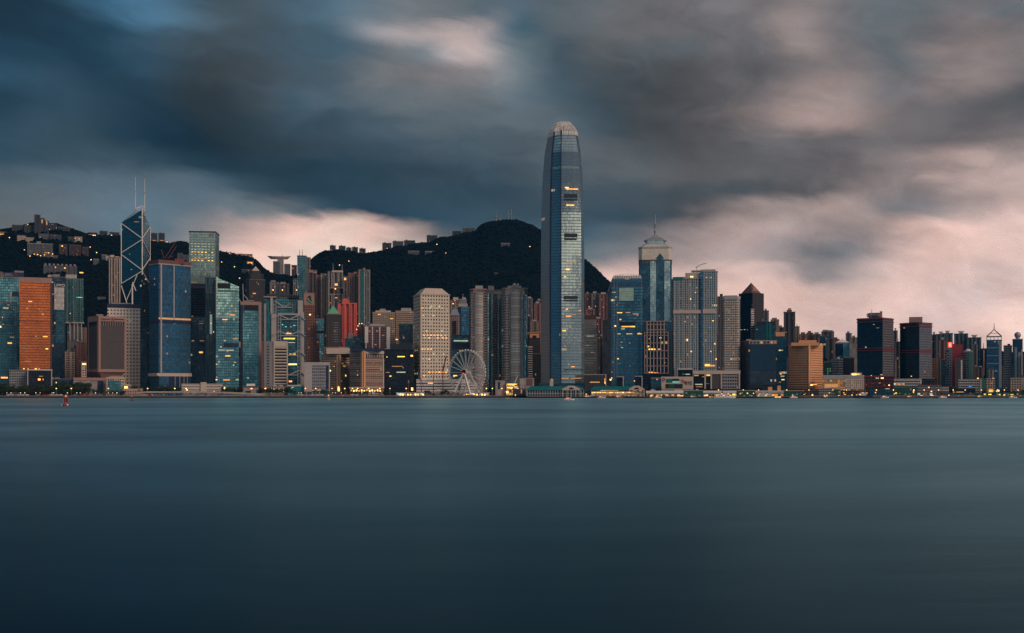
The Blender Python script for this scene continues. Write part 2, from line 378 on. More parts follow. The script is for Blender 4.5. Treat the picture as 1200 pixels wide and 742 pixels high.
# ------------------------------------------------------------------ water, ground
QY = 1640.0
def water():
    m, t, o = new_mat('harbour_water')
    tcn = t.node('ShaderNodeTexCoord'); ob = tcn.outputs['Object']
    big = t.noise(t.v('MULTIPLY', ob, (.0016, .0060, 1)), 1.0, 5, .55, .4)
    mid = t.noise(t.v('MULTIPLY', ob, (.02, .08, 1)), 1.0, 4, .6, .3)
    bn = t.node('ShaderNodeBump'); bn.inputs['Strength'].default_value = .35; bn.inputs['Distance'].default_value = 1.0
    t.put(bn.inputs['Height'], t.m('ADD', t.m('MULTIPLY', mid, .7), t.m('MULTIPLY', big, 3.0)))
    di = t.node('ShaderNodeBsdfDiffuse'); t.put(di.inputs[0], (.001, .011, .030))
    gl = t.node('ShaderNodeBsdfGlossy'); sheen_n = t.noise(t.v('MULTIPLY', ob, (.0045, .0085, 1)), 1.0, 6, .60, .8)
    t.put(gl.inputs[0], t.v('SCALE', (.54, .92, 1.0), None, t.m('ADD', .42, t.m('MULTIPLY', sheen_n, 1.30)))); t.put(gl.inputs['Roughness'], t.m('ADD', .20, t.m('MULTIPLY', big, .34)))  # silvery sheen streaks are painted into the gloss colour
    t.l.new(bn.outputs[0], gl.inputs['Normal'])
    fr = t.node('ShaderNodeFresnel'); fr.inputs[0].default_value = 1.11
    mx = t.node('ShaderNodeMixShader'); t.put(mx.inputs[0], fr.outputs[0]); t.l.new(di.outputs[0], mx.inputs[1]); t.l.new(gl.outputs[0], mx.inputs[2])
    t.l.new(mx.outputs[0], o.inputs[0])
    mb = MB(); mb.face([(-7000, -3000, 0), (7000, -3000, 0), (7000, QY + 2, 0), (-7000, QY + 2, 0)])
    tag(mb.build('water', m), kind='structure')
water()
mg, t, o = new_mat('city_ground')
b = t.node('ShaderNodeBsdfPrincipled'); tcn = t.node('ShaderNodeTexCoord')
t.put(b.inputs['Base Color'], t.mix(t.noise(tcn.outputs['Object'], .03, 6, .6), (.035,.035,.035), (.11,.10,.09))); b.inputs['Roughness'].default_value = .9
t.l.new(b.outputs[0], o.inputs[0])
mb = MB(); mb.face([(-7000, QY + 3, GZ), (7000, QY + 3, GZ), (7000, 5400, GZ), (-7000, 5400, GZ)])
tag(mb.build('ground', mg), kind='structure')
mb = MB(); mb.box(-4000, 4000, QY, QY + 3.2, -3, GZ + .15)
tag(mb.build('seawall', M['sand']), 'long stone seawall along the far shore of the harbour', 'seawall')
mb = MB(); mb.box(-4000, 4000, QY - .6, QY - .002, -3, 1.7)
tag(mb.build('seawall_fender', M['black']), kind='structure')

# ------------------------------------------------------------------ hills
RP = [-900,-400,-100,0,20,45,70,85,110,140,180,200,215,260,275,290,300,310,322,345,358,365,380,395,420,440,460,480,500,515,540,558,565,578,590,605,620,633,660,684,700,716,735,765,800,900,1000,1200,1500,2300]
RZ = [360,300,272,268,263,259,262,267,275,276,282,285,282,294,297,298,304,314,320,322,312,304,293,291,295,294,289,286,283,278,273,268,262,259,257,257,262,269,284,301,316,332,348,366,385,399,406,412,420,440]
H0 = 2250.0
def ridge(px): return float(np.interp(px, RP, RZ)) + 2.0
def ridgeY(px): return float(np.interp(px, [-900, 0, 330, 600, 716, 1200, 2300], [3200, 3150, 3250, 3650, 3450, 3100, 3000]))
def hash2(ix, iy):
    n = (ix * 374761393 + iy * 668265263) & 0x7fffffff; n = ((n ^ (n >> 13)) * 1274126177) & 0x7fffffff
    return (n & 0xffff) / 65535.0
def vn(x, y):
    ix, iy = math.floor(x), math.floor(y); fx, fy = x - ix, y - iy; fx = fx * fx * (3 - 2 * fx); fy = fy * fy * (3 - 2 * fy)
    a, b_, c, d_ = hash2(ix, iy), hash2(ix + 1, iy), hash2(ix, iy + 1), hash2(ix + 1, iy + 1)
    return (a * (1 - fx) + b_ * fx) * (1 - fy) + (c * (1 - fx) + d_ * fx) * fy
def terr(px, s):
    """terrain point on the sight line px; s runs from the foot (0) to the ridge (1) and down behind (2)"""
    Yr = ridgeY(px); zr = Z(ridge(px), Yr)
    Y = H0 + (Yr - H0) * s if s <= 1 else Yr + (s - 1) * 1200
    x = X(px, Y)
    if s <= 1:
        f = s ** .82; w = math.sin(math.pi * min(1, s)) 
        h = GZ - 1 + (zr - GZ) * f + w * ((vn(x / 260, Y / 260) - .5) * 70 + (vn(x / 90 + 9, Y / 90) - .5) * 26)
        h += (vn(x / 30, Y / 30) - .5) * 7 * min(1, s * 3)
    else: h = max(GZ - 1, zr * (1 - (s - 1) * .9))
    return x, Y, h
def hill_hit(px, py):
    best = None
    for i in range(1, 101):
        x, Y, h = terr(px, i / 100)
        if HOR - (h - CAM_H) / Y * F <= py: return x, Y, h
    return terr(px, 1.0)
def hills():
    cols = list(range(-900, 2301, 7)); rows = [i / 56 for i in range(57)] + [1.1, 1.3, 1.6, 2.0]
    vs = [terr(c, s) for s in rows for c in cols]; n = len(cols)
    fs = [(j * n + i, j * n + i + 1, (j + 1) * n + i + 1, (j + 1) * n + i) for j in range(len(rows) - 1) for i in range(n - 1)]
    me = bpy.data.meshes.new('hills'); me.from_pydata(vs, [], fs)
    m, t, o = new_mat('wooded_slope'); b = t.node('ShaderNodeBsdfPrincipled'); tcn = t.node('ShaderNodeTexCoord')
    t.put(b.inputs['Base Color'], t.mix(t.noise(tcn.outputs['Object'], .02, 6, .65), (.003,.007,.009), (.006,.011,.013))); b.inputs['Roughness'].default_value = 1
    b.inputs['Specular IOR Level'].default_value = .1
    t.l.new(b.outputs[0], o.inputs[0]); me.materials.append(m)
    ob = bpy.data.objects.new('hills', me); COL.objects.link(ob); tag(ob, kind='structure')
    for p in me.polygons: p.use_smooth = True
    # tree cover: many small ragged crowns read as one wood
    r = np.random.RandomState(3)
    N = 21000; V = []; Fc = []
    ico = [(0,0,1),(.894,0,.447),(.276,.851,.447),(-.724,.526,.447),(-.724,-.526,.447),(.276,-.851,.447),(.724,.526,-.447),(-.276,.851,-.447),(-.894,0,-.447),(-.276,-.851,-.447),(.724,-.526,-.447)]
    ic = [(0,1,2),(0,2,3),(0,3,4),(0,4,5),(0,5,1),(1,6,2),(2,7,3),(3,8,4),(4,9,5),(5,10,1),(6,7,2),(7,8,3),(8,9,4),(9,10,5),(10,6,1)]
    k = 0
    for i in range(N):
        px = r.uniform(-60, 780) if i % 8 else r.uniform(780, 1300); s = 1.0 - abs(r.normal(0, .02)) if i % 3 == 0 else r.uniform(.08, 1.0)
        x, Y, h = terr(px, min(1, s)); rad = r.uniform(2.4, 4.8)
        for q in ico:
            j = 1 + r.uniform(-.3, .3); V.append((x + q[0] * rad * j, Y + q[1] * rad * j, h + 1.5 + q[2] * rad * j * .9))
        Fc += [(a + k, b2 + k, c + k) for a, b2, c in ic]; k += 11
    me = bpy.data.meshes.new('forest'); me.from_pydata(V, [], Fc)
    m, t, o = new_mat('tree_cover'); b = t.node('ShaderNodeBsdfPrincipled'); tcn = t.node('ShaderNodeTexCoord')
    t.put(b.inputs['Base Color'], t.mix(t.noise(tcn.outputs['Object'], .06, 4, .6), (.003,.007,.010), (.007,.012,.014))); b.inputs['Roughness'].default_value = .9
    b.inputs['Specular IOR Level'].default_value = .15
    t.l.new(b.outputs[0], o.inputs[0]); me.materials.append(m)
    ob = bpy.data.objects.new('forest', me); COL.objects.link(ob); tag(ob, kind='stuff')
hills()

def haze():
    m, t, o = new_mat('haze_air'); pv = t.node('ShaderNodeVolumePrincipled'); pv.inputs['Color'].default_value = (.0, .44, 1.0, 1); pv.inputs['Density'].default_value = 2.6e-5; pv.inputs['Anisotropy'].default_value = .1
    t.l.new(pv.outputs[0], o.inputs['Volume'])
    ob = MB().box(-7300, 7300, -3300, 5600, -4, 720).build('haze', m); tag(ob, kind='stuff')
haze()
# ------------------------------------------------------------------ towers
def offset(poly, o):
    n = len(poly); out = []
    for i in range(n):
        p0, p1, p2 = Vector(poly[i - 1]), Vector(poly[i]), Vector(poly[(i + 1) % n])
        d1 = (p1 - p0).normalized(); d2 = (p2 - p1).normalized()
        n1 = Vector((d1.y, -d1.x)); n2 = Vector((d2.y, -d2.x)); den = max(.35, 1 + n1.dot(n2))
        q = p1 + (n1 + n2) * (o / den); out.append((q.x, q.y))
    return out
class Tower:
    def __init__(s, name, label, cat, x0, x1, yt, Y, mat, xm=None, dep=None, sq=1.0, group=None, roof='roof', par=1.0, gz=GZ, ch=0, notch=0, nd=2.5, bot=None, top=True, poly=None, body='wall', tops=None):
        s.Y = Y; s.x0, s.x1 = x0, x1; s.xc = xc = (x0 + x1) / 2; a = math.atan((xc - 600) / F)
        s.k = Y / F * math.cos(a); s.gz = gz
        s.root = empty(name, (X(xc, Y), Y, gz), -a, label, cat, group)
        s.th = None; w = (x1 - x0) * s.k
        L = lambda px: (px - xc) * s.k
        if poly: P = poly(s)
        elif xm is None:
            D = dep or min(w, 45); s.D = D
            P = [(-w / 2, 0), (w / 2, 0), (w / 2, D), (-w / 2, D)]
            if notch:
                fr = []; bw = w / (2 * notch + 1)
                for i in range(2 * notch + 1):
                    yy = nd if i % 2 else 0
                    fr += [(-w / 2 + i * bw, yy), (-w / 2 + (i + 1) * bw, yy)]
                P = fr + [(w / 2, D), (-w / 2, D)]
        else:
            wl, wr = (xm - x0) * s.k, (x1 - xm) * s.k
            th = math.atan(wl / wr / sq) if wr > 0 else R(80); s.th = th; c = L(xm); s.cx = c
            A = wr / math.cos(th); B = wl / math.sin(th)
            rx, ry = math.cos(th), math.sin(th)
            P = [(c, 0), (c + A * rx, A * ry), (c + A * rx - B * ry, A * ry + B * rx), (c - B * ry, B * rx)]
        if ch and not poly:
            Q = []
            n = len(P)
            for i in range(n):
                p0, p1, p2 = Vector(P[i - 1]), Vector(P[i]), Vector(P[(i + 1) % n])
                q1 = p1 + (p0 - p1).normalized() * ch; q2 = p1 + (p2 - p1).normalized() * ch
                Q += [tuple(q1), tuple(q2)]
            P = Q
        s.P = P; s.H = Z(yt, Y) - gz; s.mat = mat
        s.z0 = 0 if bot is None else s.z(bot)
        u0 = rng.randrange(50) * 3.0
        s.wall = MB().prism(P, s.z0, s.H, top=False, bot=bot is not None, u0=u0, v0=0).build(body, mat, s.root) if tops is None else None
        if top and tops is None:
            s.roof = MB().prism(offset(P, .25), s.H, s.H + par, True, True).build('roof', M[roof] if isinstance(roof, str) else roof, s.root)
    def z(s, py, yl=0): return CAM_H + (HOR - py) / F * (s.Y + yl) - s.gz
    def lx(s, px): return (px - s.xc) * s.k
    def wp(s, px, py, out=0.0, wall=None):
        x = s.lx(px)
        if s.th is None: return Vector((x, -out, s.z(py)))
        if (x >= s.cx if wall is None else wall == 'r'):
            t = (x - s.cx) / math.cos(s.th); y = t * math.sin(s.th); nx, ny = math.sin(s.th), -math.cos(s.th)
        else:
            t = (s.cx - x) / math.sin(s.th); y = t * math.cos(s.th); nx, ny = -math.cos(s.th), -math.sin(s.th)
        return Vector((x + nx * out, y + ny * out, s.z(py, y)))
    def panel(s, px0, px1, py0, py1, mat, name='panel', out=.35, parent=None, depth=None):
        mp = (px0 + px1) / 2; wall = None if s.th is None else ('r' if s.lx(mp) >= s.cx else 'l')
        zz0 = s.wp(mp, py1, 0, wall).z; zz1 = s.wp(mp, py0, 0, wall).z
        a = s.wp(px0, py1, out, wall); b_ = s.wp(px1, py1, out, wall); c = s.wp(px1, py1, -(depth or .2), wall); d_ = s.wp(px0, py1, -(depth or .2), wall)
        mb = MB().prism([(a.x, a.y), (b_.x, b_.y), (c.x, c.y), (d_.x, d_.y)], zz0, zz1, True, True, v0=0)
        return mb.build(name, M.get(mat) or G.get(mat) if isinstance(mat, str) else mat, parent or s.root)
    def lights(s, lst, name='lit_window'):
        for e in lst:
            px, py, w, h, m = e; w *= .88; h *= .85
            s.panel(px - w / 2, px + w / 2, py - h / 2, py + h / 2, m, name, .12)
        return s
    def band(s, py0, py1, mat, name='floor_band', out=.5):
        z0, z1 = s.z(py1), s.z(py0)
        MB().prism(offset(s.P, out), z0, z1, True, True).build(name, M[mat] if isinstance(mat, str) else mat, s.root); return s
    def plant(s, px0, px1, py, mat='grey', f0=.2, f1=.6, name='plant_room', base=None):
        D = max(p[1] for p in s.P); y0, y1 = D * f0, D * f1
        zt = s.z(py, y0)
        MB().box(s.lx(px0), s.lx(px1), y0, y1, (s.H + .9) if base is None else s.z(base, y0), max(zt, s.H + 1.5)).build(name, M[mat] if isinstance(mat, str) else mat, s.root); return s
    def mast(s, px, py0, py1, r=.5, f=.4, mat='steel', name='mast'):
        D = max(p[1] for p in s.P); y = D * f
        MB().cyl((s.lx(px), y), r, min(s.z(py1, y), s.z(py1)), s.z(py0, y), 6, r * .4).build(name, M[mat], s.root); return s
    def line(s, pts, mat, w=.9, name='brace', out=.5, wall=None):
        q = [s.wp(px, py, out, wall) for px, py in pts]
        for i in range(len(q) - 1):
            MB().bar(q[i], q[i + 1], w, w).build(name, M[mat], s.root)
        return s
    def fin(s, xs, py0, py1, mat, w=.5, name='pier', out=.6):
        for px in xs: s.panel(px - w / 2, px + w / 2, py0, py1, mat, name, out)
        return s
    def floors(s, py0, py1, n, mat, px0=None, px1=None, th=.35, name='floor_band', out=.6):
        for i in range(n):
            y = py0 + (py1 - py0) * (i + .5) / n; h = (py1 - py0) / n * th
            s.panel(px0 or s.x0, px1 or s.x1, y - h / 2, y + h / 2, mat, name, out)
        return s
    def text(s, txt, px, py, hpx, mat, out=.8, name='sign_letters'):
        c = bpy.data.curves.new(name, 'FONT'); c.body = txt; c.align_x = 'CENTER'; c.align_y = 'CENTER'; c.size = hpx * s.Y / F * 1.35; c.extrude = .2
        tmp = bpy.data.objects.new(name + '_curve', c); COL.objects.link(tmp)
        me = bpy.data.meshes.new_from_object(tmp.evaluated_get(bpy.context.evaluated_depsgraph_get())); bpy.data.objects.remove(tmp); bpy.data.curves.remove(c)
        me.materials.clear(); me.materials.append(M.get(mat) or G.get(mat)); me.name = name
        o = bpy.data.objects.new(name, me); COL.objects.link(o); o.parent = s.root
        wall = None if s.th is None else ('r' if s.lx(px) >= s.cx else 'l')
        p = s.wp(px, py, out, wall); o.location = p
        rz = 0 if s.th is None else (s.th if wall == 'r' else s.th - R(90))
        o.rotation_euler = (R(90), 0, rz); return s

# window-wall finishes
FC = {
 'teal':   fac('teal_curtain_wall', (.02,.06,.08), (.10,.30,.38), 3, 3.9, .86, .78, .012, .006, var=.5),
 'teal_lt':fac('pale_teal_curtain_wall', (.06,.13,.14), (.25,.50,.52), 3, 3.9, .9, .8, .006, .004, var=.3, gr=.10),
 'teal_dk':fac('dark_teal_curtain_wall', (.01,.03,.045), (.04,.14,.20), 3, 3.9, .86, .78, .010, .006),
 'blue':   fac('blue_curtain_wall', (.03,.07,.11), (.05,.23,.42), 3, 4.2, .78, .66, .010, .004, var=.6, tilt=.05),
 'navy':   fac('navy_curtain_wall', (.008,.016,.03), (.02,.05,.09), 3, 3.9, .86, .8, .006, .004, var=.5),
 'black':  fac('black_curtain_wall', (.006,.01,.018), (.012,.022,.04), 3, 3.9, .9, .8, .004, .004),
 'gold':   fac('copper_mirror_wall', (.20,.05,.03), (.66,.19,.07), 2.4, 3.9, .94, .74, .002, .0, metal=1, gr=.25, var=.2, tilt=.02, wr=.4, wm=.5),
 'ck':     fac('grey_green_curtain_wall', (.16,.22,.22), (.26,.42,.42), 2.4, 4.0, .80, .74, .010, .006, (1,.68,.30), .8, var=.35),
 'rib':    fac('ribbed_dark_wall', (.05,.10,.14), (.015,.04,.06), 4.5, 30, .72, .97, .004, .0),
 'grid':   fac('white_grid_wall', (.78,.70,.64), (.02,.03,.04), 4.6, 5.2, .46, .42, .012, .002, metal=.1, gr=.3, var=.3, tilt=.01),
 'jard':   fac('pale_porthole_wall', (.70,.62,.50), (.03,.035,.04), 4.1, 4.9, .50, .48, .035, .045, (1,.62,.26), .9, metal=.1, gr=.25, var=.5),
 'hotel':  fac('beige_hotel_wall', (.44,.33,.26), (.03,.03,.035), 3.2, 3.2, .76, .46, .010, .002, metal=.2, gr=.3),
 'beige':  fac('beige_grid_wall', (.48,.38,.31), (.03,.03,.035), 3.3, 3.4, .62, .55, .02, .003, metal=.2, gr=.3),
 'pinkg':  fac('pinkish_stone_wall', (.44,.30,.26), (.03,.04,.05), 3.4, 3.6, .55, .5, .02, .003, metal=.2, gr=.3),
 'brown':  fac('brown_stone_wall', (.22,.10,.085), (.02,.02,.025), 3.4, 4.2, .55, .5, .03, .004, metal=.2, gr=.3),
 'granite':fac('dark_granite_wall', (.06,.055,.06), (.012,.016,.024), 2.8, 3.7, .5, .66, .010, .003, metal=.2, gr=.3),
 'greyw':  fac('grey_office_wall', (.26,.27,.29), (.05,.07,.09), 3., 3.6, .78, .52, .01, .004, metal=.3, gr=.25),
 'whitew': fac('white_strip_wall', (.55,.52,.50), (.05,.06,.08), 3., 3.6, .92, .5, .01, .003, metal=.3, gr=.25),
 'res_g':  fac('grey_flats_wall', (.20,.20,.22), (.02,.03,.04), 4.2, 3.0, .42, .5, .03, .0, metal=.1, gr=.3, var=.7),
 'res_b':  fac('beige_flats_wall', (.32,.25,.21), (.02,.03,.04), 4.2, 3.0, .42, .5, .03, .0, metal=.1, gr=.3, var=.7),
 'res_p':  fac('pink_flats_wall', (.30,.15,.14), (.02,.03,.04), 4.2, 3.0, .42, .5, .035, .0, metal=.1, gr=.3, var=.7),
 'res_t':  fac('teal_flats_wall', (.12,.17,.18), (.05,.12,.15), 4.2, 3.0, .5, .6, .03, .0, metal=.3, gr=.25, var=.7),
 'res_d':  fac('dark_flats_wall', (.11,.10,.115), (.015,.02,.03), 4.2, 3.0, .45, .5, .02, .0, metal=.1, gr=.3, var=.7),
 'coral':  fac('coral_flats_wall', (.80,.18,.15), (.12,.04,.045), 4.2, 3.1, .28, .5, .01, .0, metal=.1, gr=.4, var=.5),
 'exch':   fac('silver_strip_wall', (.40,.28,.25), (.42,.46,.45), 30, 3.9, .99, .56, .004, .004, (1,.65,.3), .6, metal=.55, gr=.4, var=.5, tilt=.02),
 'exchd':  fac('dark_strip_wall', (.32,.22,.20), (.09,.15,.17), 6, 3.9, .95, .60, .008, .004, (1,.65,.3), .7, metal=.5, gr=.14, var=.5, tilt=.04),
 'exchb':  fac('blue_bay_glass', (.05,.12,.15), (.22,.46,.52), 2.2, 3.9, .9, .8, .004, .002, metal=.8, gr=.12, var=.3),
 'ifc':    fac('silver_blue_wall', (.12,.16,.19), (.38,.52,.58), 1.9, 4.2, .76, .78, .003, .004, (1,.60,.22), 1.0, metal=.85, gr=.11, var=.15, tilt=.016, wr=.6, wm=.2),
 'ifcs':   fac('silver_fin_wall', (.46,.46,.46), (.34,.38,.40), 2.4, 4.2, .45, .9, .002, .001, metal=.6, gr=.25, var=.2, wr=.4, wm=.4),
 'ifc1':   fac('deep_blue_fin_wall', (.03,.07,.11), (.04,.20,.33), 2.4, 4.4, .85, .62, .008, .008, (1,.62,.22), 1.1, metal=.65, gr=.13, var=.4),
 'center': fac('steel_mirror_wall', (.30,.36,.38), (.46,.66,.68), 3, 4.0, .93, .9, .003, .001, metal=.85, gr=.10, var=.15, tilt=.02),
 'centerd':fac('deep_steel_wall', (.04,.08,.11), (.05,.15,.22), 3, 4.0, .93, .88, .004, .002, metal=.7, gr=.12, var=.25),
 'fs':     fac('residence_wall', (.34,.37,.38), (.08,.17,.21), 3.3, 3.4, .58, .74, .028, .002, (1,.60,.20), 1.0, metal=.5, gr=.16, var=.6),
 'fsb':    fac('pale_rounded_wall', (.46,.40,.36), (.12,.14,.15), 3.2, 3.4, .74, .52, .04, .006, (1,.6,.22), .6, metal=.5, gr=.2, var=.4),
 'shun':   fac('dark_mirror_wall', (.01,.02,.03), (.022,.05,.075), 3, 3.6, .95, .86, .003, .002, metal=.6, gr=.10, var=.4, tilt=.02),
 'shunr':  fac('sunlit_mirror_wall', (.16,.16,.18), (.22,.23,.26), 3, 3.6, .94, .7, .006, .003, metal=.6, gr=.2, var=.3, tilt=.03),
 'band':   fac('tan_band_wall', (.74,.42,.26), (.045,.02,.025), 60, 3.5, .995, .48, .0, .0, metal=.2, gr=.3),
 'lit':    fac('lit_car_park_wall', (.60,.34,.16), (.55,.25,.08), 3.6, 3.2, .6, .6, .75, .0, (1,.42,.12), .75, metal=.0, gr=.5),
 'litg':   fac('lit_pier_wall', (.50,.40,.30), (.05,.04,.04), 4, 4.2, .8, .6, .62, .0, (1,.46,.14), 1.9, metal=.0, gr=.4),
 'greenb': fac('green_pier_wall', (.02,.10,.07), (.02,.05,.04), 3.5, 3.4, .5, .5, .12, .0, (.5,1,.5), .8, metal=.0, gr=.4),
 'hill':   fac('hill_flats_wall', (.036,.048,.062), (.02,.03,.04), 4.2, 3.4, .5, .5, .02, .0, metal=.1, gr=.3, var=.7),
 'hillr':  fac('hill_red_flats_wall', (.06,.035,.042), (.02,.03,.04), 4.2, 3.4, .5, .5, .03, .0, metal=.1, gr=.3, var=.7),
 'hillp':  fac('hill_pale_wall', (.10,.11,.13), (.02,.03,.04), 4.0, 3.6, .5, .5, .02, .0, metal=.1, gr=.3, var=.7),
 'blank':  fac('blank_wall', (.34,.32,.33), (.30,.28,.29), 5, 8, .98, .97, 0, 0, metal=0, gr=.7, tilt=0),
}
def T(*a, **k): return Tower(*a, **k)
OF, RS = 'office tower', 'apartment block'

# ================================================================== left part of the shore
t = T('office_tower', 'stepped teal glass tower at the far left edge with white and red rooftop letters', OF, -6, 23, 325, 1800, FC['teal'], dep=45)
t.plant(3, 28, 319, 'navy', .1, .5); t.plant(17, 28, 317, 'grey', .3, .6)
t.text('LIPPO', 9, 322, 3, 'lgrey', -3.5); t.text('N', 18, 321.6, 3.6, 'red', -3.5); t.panel(22.2, 22.9, 325, 342, 'lgrey', 'edge_strip')
t.panel(12, 13, 342, 356, 'lgrey', 'edge_strip'); t.panel(14, 22, 341.5, 347, 'navy', 'terrace_recess')
t = T('office_block', 'lower blue glass block with a few yellow lit windows at the left edge', 'office block', -14, 20, 355, 1760, FC['teal_dk'], dep=40)
t.lights([(6,361,6,1.6,'pale'),(10,357.3,3,1,'dim'),(3,372,1,1.4,'warm'),(.5,383,2,2,'hot'),(11.5,402,6,2,'yellow'),(14,395,6,1,'dim'),(5,442.6,9,2,'warm'),(9,361,2,1,'warm'),(3.5,380,3,.8,'dim')])
t = T('hotel_tower', 'pinkish hotel slab cut off at the left frame edge behind the teal tower', 'hotel', -12, 3.4, 319, 1850, FC['res_p'], dep=30)
t = T('office_tower', 'copper orange mirror glass tower with a pinkish flat cap', OF, 23, 60.8, 326, 1750, FC['gold'], dep=9)
t.band(325.6, 331.2, 'pink', 'top_band', .4); t.band(376.5, 377.3, 'dred', 'floor_band', .2)
t.panel(59, 60.6, 331, 435, 'dark', 'corner_strip', .3)
t.lights([(35.5,353.5,5,1.2,'warm'),(46,362,2,.8,'dim'),(53,394.3,6.5,1.6,'yellow'),(42,394,2,1.4,'white'),(29,408.5,7,.9,'green'),(55,408.7,3.5,1.6,'yellow'),(28,432.3,2,1.3,'hot'),(33,432.3,1.4,1.2,'warm'),(42,432.3,3,1.2,'hot'),(46,432.3,2,1.1,'warm'),(33,423.5,9,.8,'dim')])
t = T('low_office', 'grey low block beneath the copper tower with a white framed dark glass front', 'low building', 11, 32, 434, 1700, FC['greyw'], dep=40)
t = T('framed_hall', 'dark glass box in a thin white frame with one orange lit room', 'low building', 32, 61.2, 433.5, 1690, FC['black'], dep=38, roof='white', par=.6)
t.panel(32, 33.2, 433.5, 452, 'lgrey', 'frame', .8); t.panel(60, 61.2, 433.5, 452, 'lgrey', 'frame', .8); t.panel(33.2, 60, 433.3, 434.4, 'lgrey', 'frame', .8)
t.lights([(46,444.8,3.6,2.6,'hot'),(50.5,444.8,1,2,'warm'),(48,441,5,.7,'dim')])
t = T('office_tower', 'slim dark glass tower beside the copper tower with a pale panel and white letters', OF, 60.8, 77, 325, 1850, FC['navy'], dep=30)
t.panel(63.6, 75.2, 337, 363, fac('pale_panel_wall', (.40,.41,.41), (.52,.52,.50), 3, 3.8, .9, .85, .0, .0, metal=.2, gr=.4), 'pale_panel', .8)
t.panel(65, 75.4, 363, 402, FC['teal_dk'], 'glass_panel', .7)
t.text('LIPPO', 69.8, 334.6, 3.4, 'white', 1.0); t.plant(62, 70, 321.5, 'grey'); t.plant(56, 67, 322.5, 'lgrey', .5, .9)
t.lights([(61.6,331,1.6,1.2,'pale'),(62,345,1.2,2,'white')])
t = T('office_tower', 'green teal tower with vertical strips and dotted parapet beside the slim lettered tower', OF, 76, 98, 327, 1870, fac('strip_teal_wall', (.09,.17,.19), (.02,.08,.10), 3.6, 3.4, .55, .8, .02, .0, (.4,1,.8), .6), xm=None, dep=35, bot=378, notch=2)
t.plant(77, 90, 322, 'lgrey'); t.band(377.5, 379, 'lgrey', 'floor_band', 1.0); t.fin([77, 83, 90.5, 97], 328, 378, 'teal', .7)
t.lights([(93,348.5,8,1,'aqua'),(82.5,367.5,1.4,1.4,'warm')])
t2 = MB(); t2.box(t.lx(79), t.lx(96), 4, 30, 0, t.z(378)).build('podium', FC['res_g'], t.root)
t.fin([82, 87, 91, 95.5], 379, 398, 'lgrey', 1.1, 'column', .4)
for a in [('grey mid-rise flats standing below the green teal tower', 80, 90, 381, FC['res_g']), ('pale mid-rise flats with balconies right of the teal tower base', 88, 101.5, 384, FC['res_b']),
          ('tan low flats in front of the pale mid-rise flats', 76, 88, 412.5, FC['beige']), ('pinkish slim flats beside the pale mid-rise flats', 89.5, 100, 402, FC['res_p'])]:
    t = T('apartment_block', a[0], RS, a[1], a[2], a[3], 1900 - (a[3] - 380) * 2, a[4], dep=18, notch=2, nd=1.5)
    t.plant(a[1] + 2, a[1] + 6, a[3] - 2, 'grey')
t = T('lit_kiosk', 'small lit building in dark trees left of the brown headquarters tower', 'pavilion', 95.5, 101.5, 424.5, 1720, FC['beige'], dep=8)
t.lights([(98.6,426.8,5,2,'hot')])
t = T('low_office', 'wide dark low block half hidden by trees near the left shore', 'low building', 62, 88, 444.5, 1705, FC['navy'], dep=25)
t.plant(64, 70, 442.5, 'grey'); t.lights([(66,448.5,1.2,1.4,'hot'),(84,455,1,1,'hot')])
# tall white grid tower with dark flat hat behind the headquarters tower
t = T('office_tower', 'white tower with a square grid of small dark windows behind the brown headquarters tower', OF, 126, 164.6, 361, 1800, FC['grid'], dep=28, roof='navy', par=6)
t.plant(127, 156, 356.5, 'navy', .1, .9); t.plant(131, 154, 355.2, 'lgrey', .2, .7, 'roof_rim')
t = T('office_tower', 'brown headquarters tower with a framed hat shaped body, red star and narrow stem', OF, 102.4, 148.3, 371.5, 1725, FC['pinkg'], xm=115.6, sq=1.0, bot=436, body='frame', roof='pink')
tw = fac('smoky_panel_wall', (.09,.08,.08), (.075,.068,.072), 2, 3.6, .9, .80, .0, .0, metal=.0, gr=.75, var=.2)
M['smoky'] = tw
for q in ((102.6,115.2),(115.9,148.2)): t.panel(q[0], q[1], 371, 436, 'pink', 'frame', .3)
t.panel(118, 145.8, 382, 432.5, tw, 'glass_field', .8); t.panel(104.4, 113.8, 382, 432.5, tw, 'glass_field', .8)
t.panel(118, 145.8, 376.5, 382, 'dark', 'upper_windows', .7); t.fin([118 + i * 2.8 for i in range(11)], 376.5, 382, 'pink', .7, 'pier', 1.0)
t.panel(104.4, 113.8, 377.5, 382, 'dark', 'upper_windows', .7)
t.panel(118, 128.5, 373.6, 374.8, 'dark', 'slot', .5); t.panel(134, 145.5, 373.6, 374.8, 'dark', 'slot', .5)
# red star
stp = []
for i in range(10):
    r_ = 2.6 if i % 2 == 0 else 1.05; an = math.pi / 2 + i * math.pi / 5; stp.append((r_ * math.cos(an), r_ * math.sin(an)))
cpt = t.wp(131.8, 374, .9, 'r'); mb = MB(); ux = Vector((math.cos(t.th), math.sin(t.th), 0)); un = Vector((math.sin(t.th), -math.cos(t.th), 0)) * .5
fr = [cpt + ux * a + Vector((0, 0, b_)) for a, b_ in stp]; bk = [p - un for p in fr]; fr = [p + un for p in fr]
for i in range(10): mb.face([bk[i], bk[(i + 1) % 10], fr[(i + 1) % 10], fr[i]]); mb.face([fr[i], fr[(i + 1) % 10], cpt + un])
mb.build('star_emblem', M['red'], t.root)
t.lights([(134.3,387,3.4,1.1,'warm'),(117.8,393,3,1,'green'),(117.6,400.5,1,2,'green'),(117.3,405,1,2,'pale'),(125,409.2,15,.9,'green'),(119,412,3,1.1,'pale'),(138,415,5,.9,'dim'),(127,427.4,8,1.7,'warm'),(119,431,3,1,'green'),(137,428.5,2,1,'pale'),(144,422,1,1,'dim'),(143.5,427,1,1,'pale')])
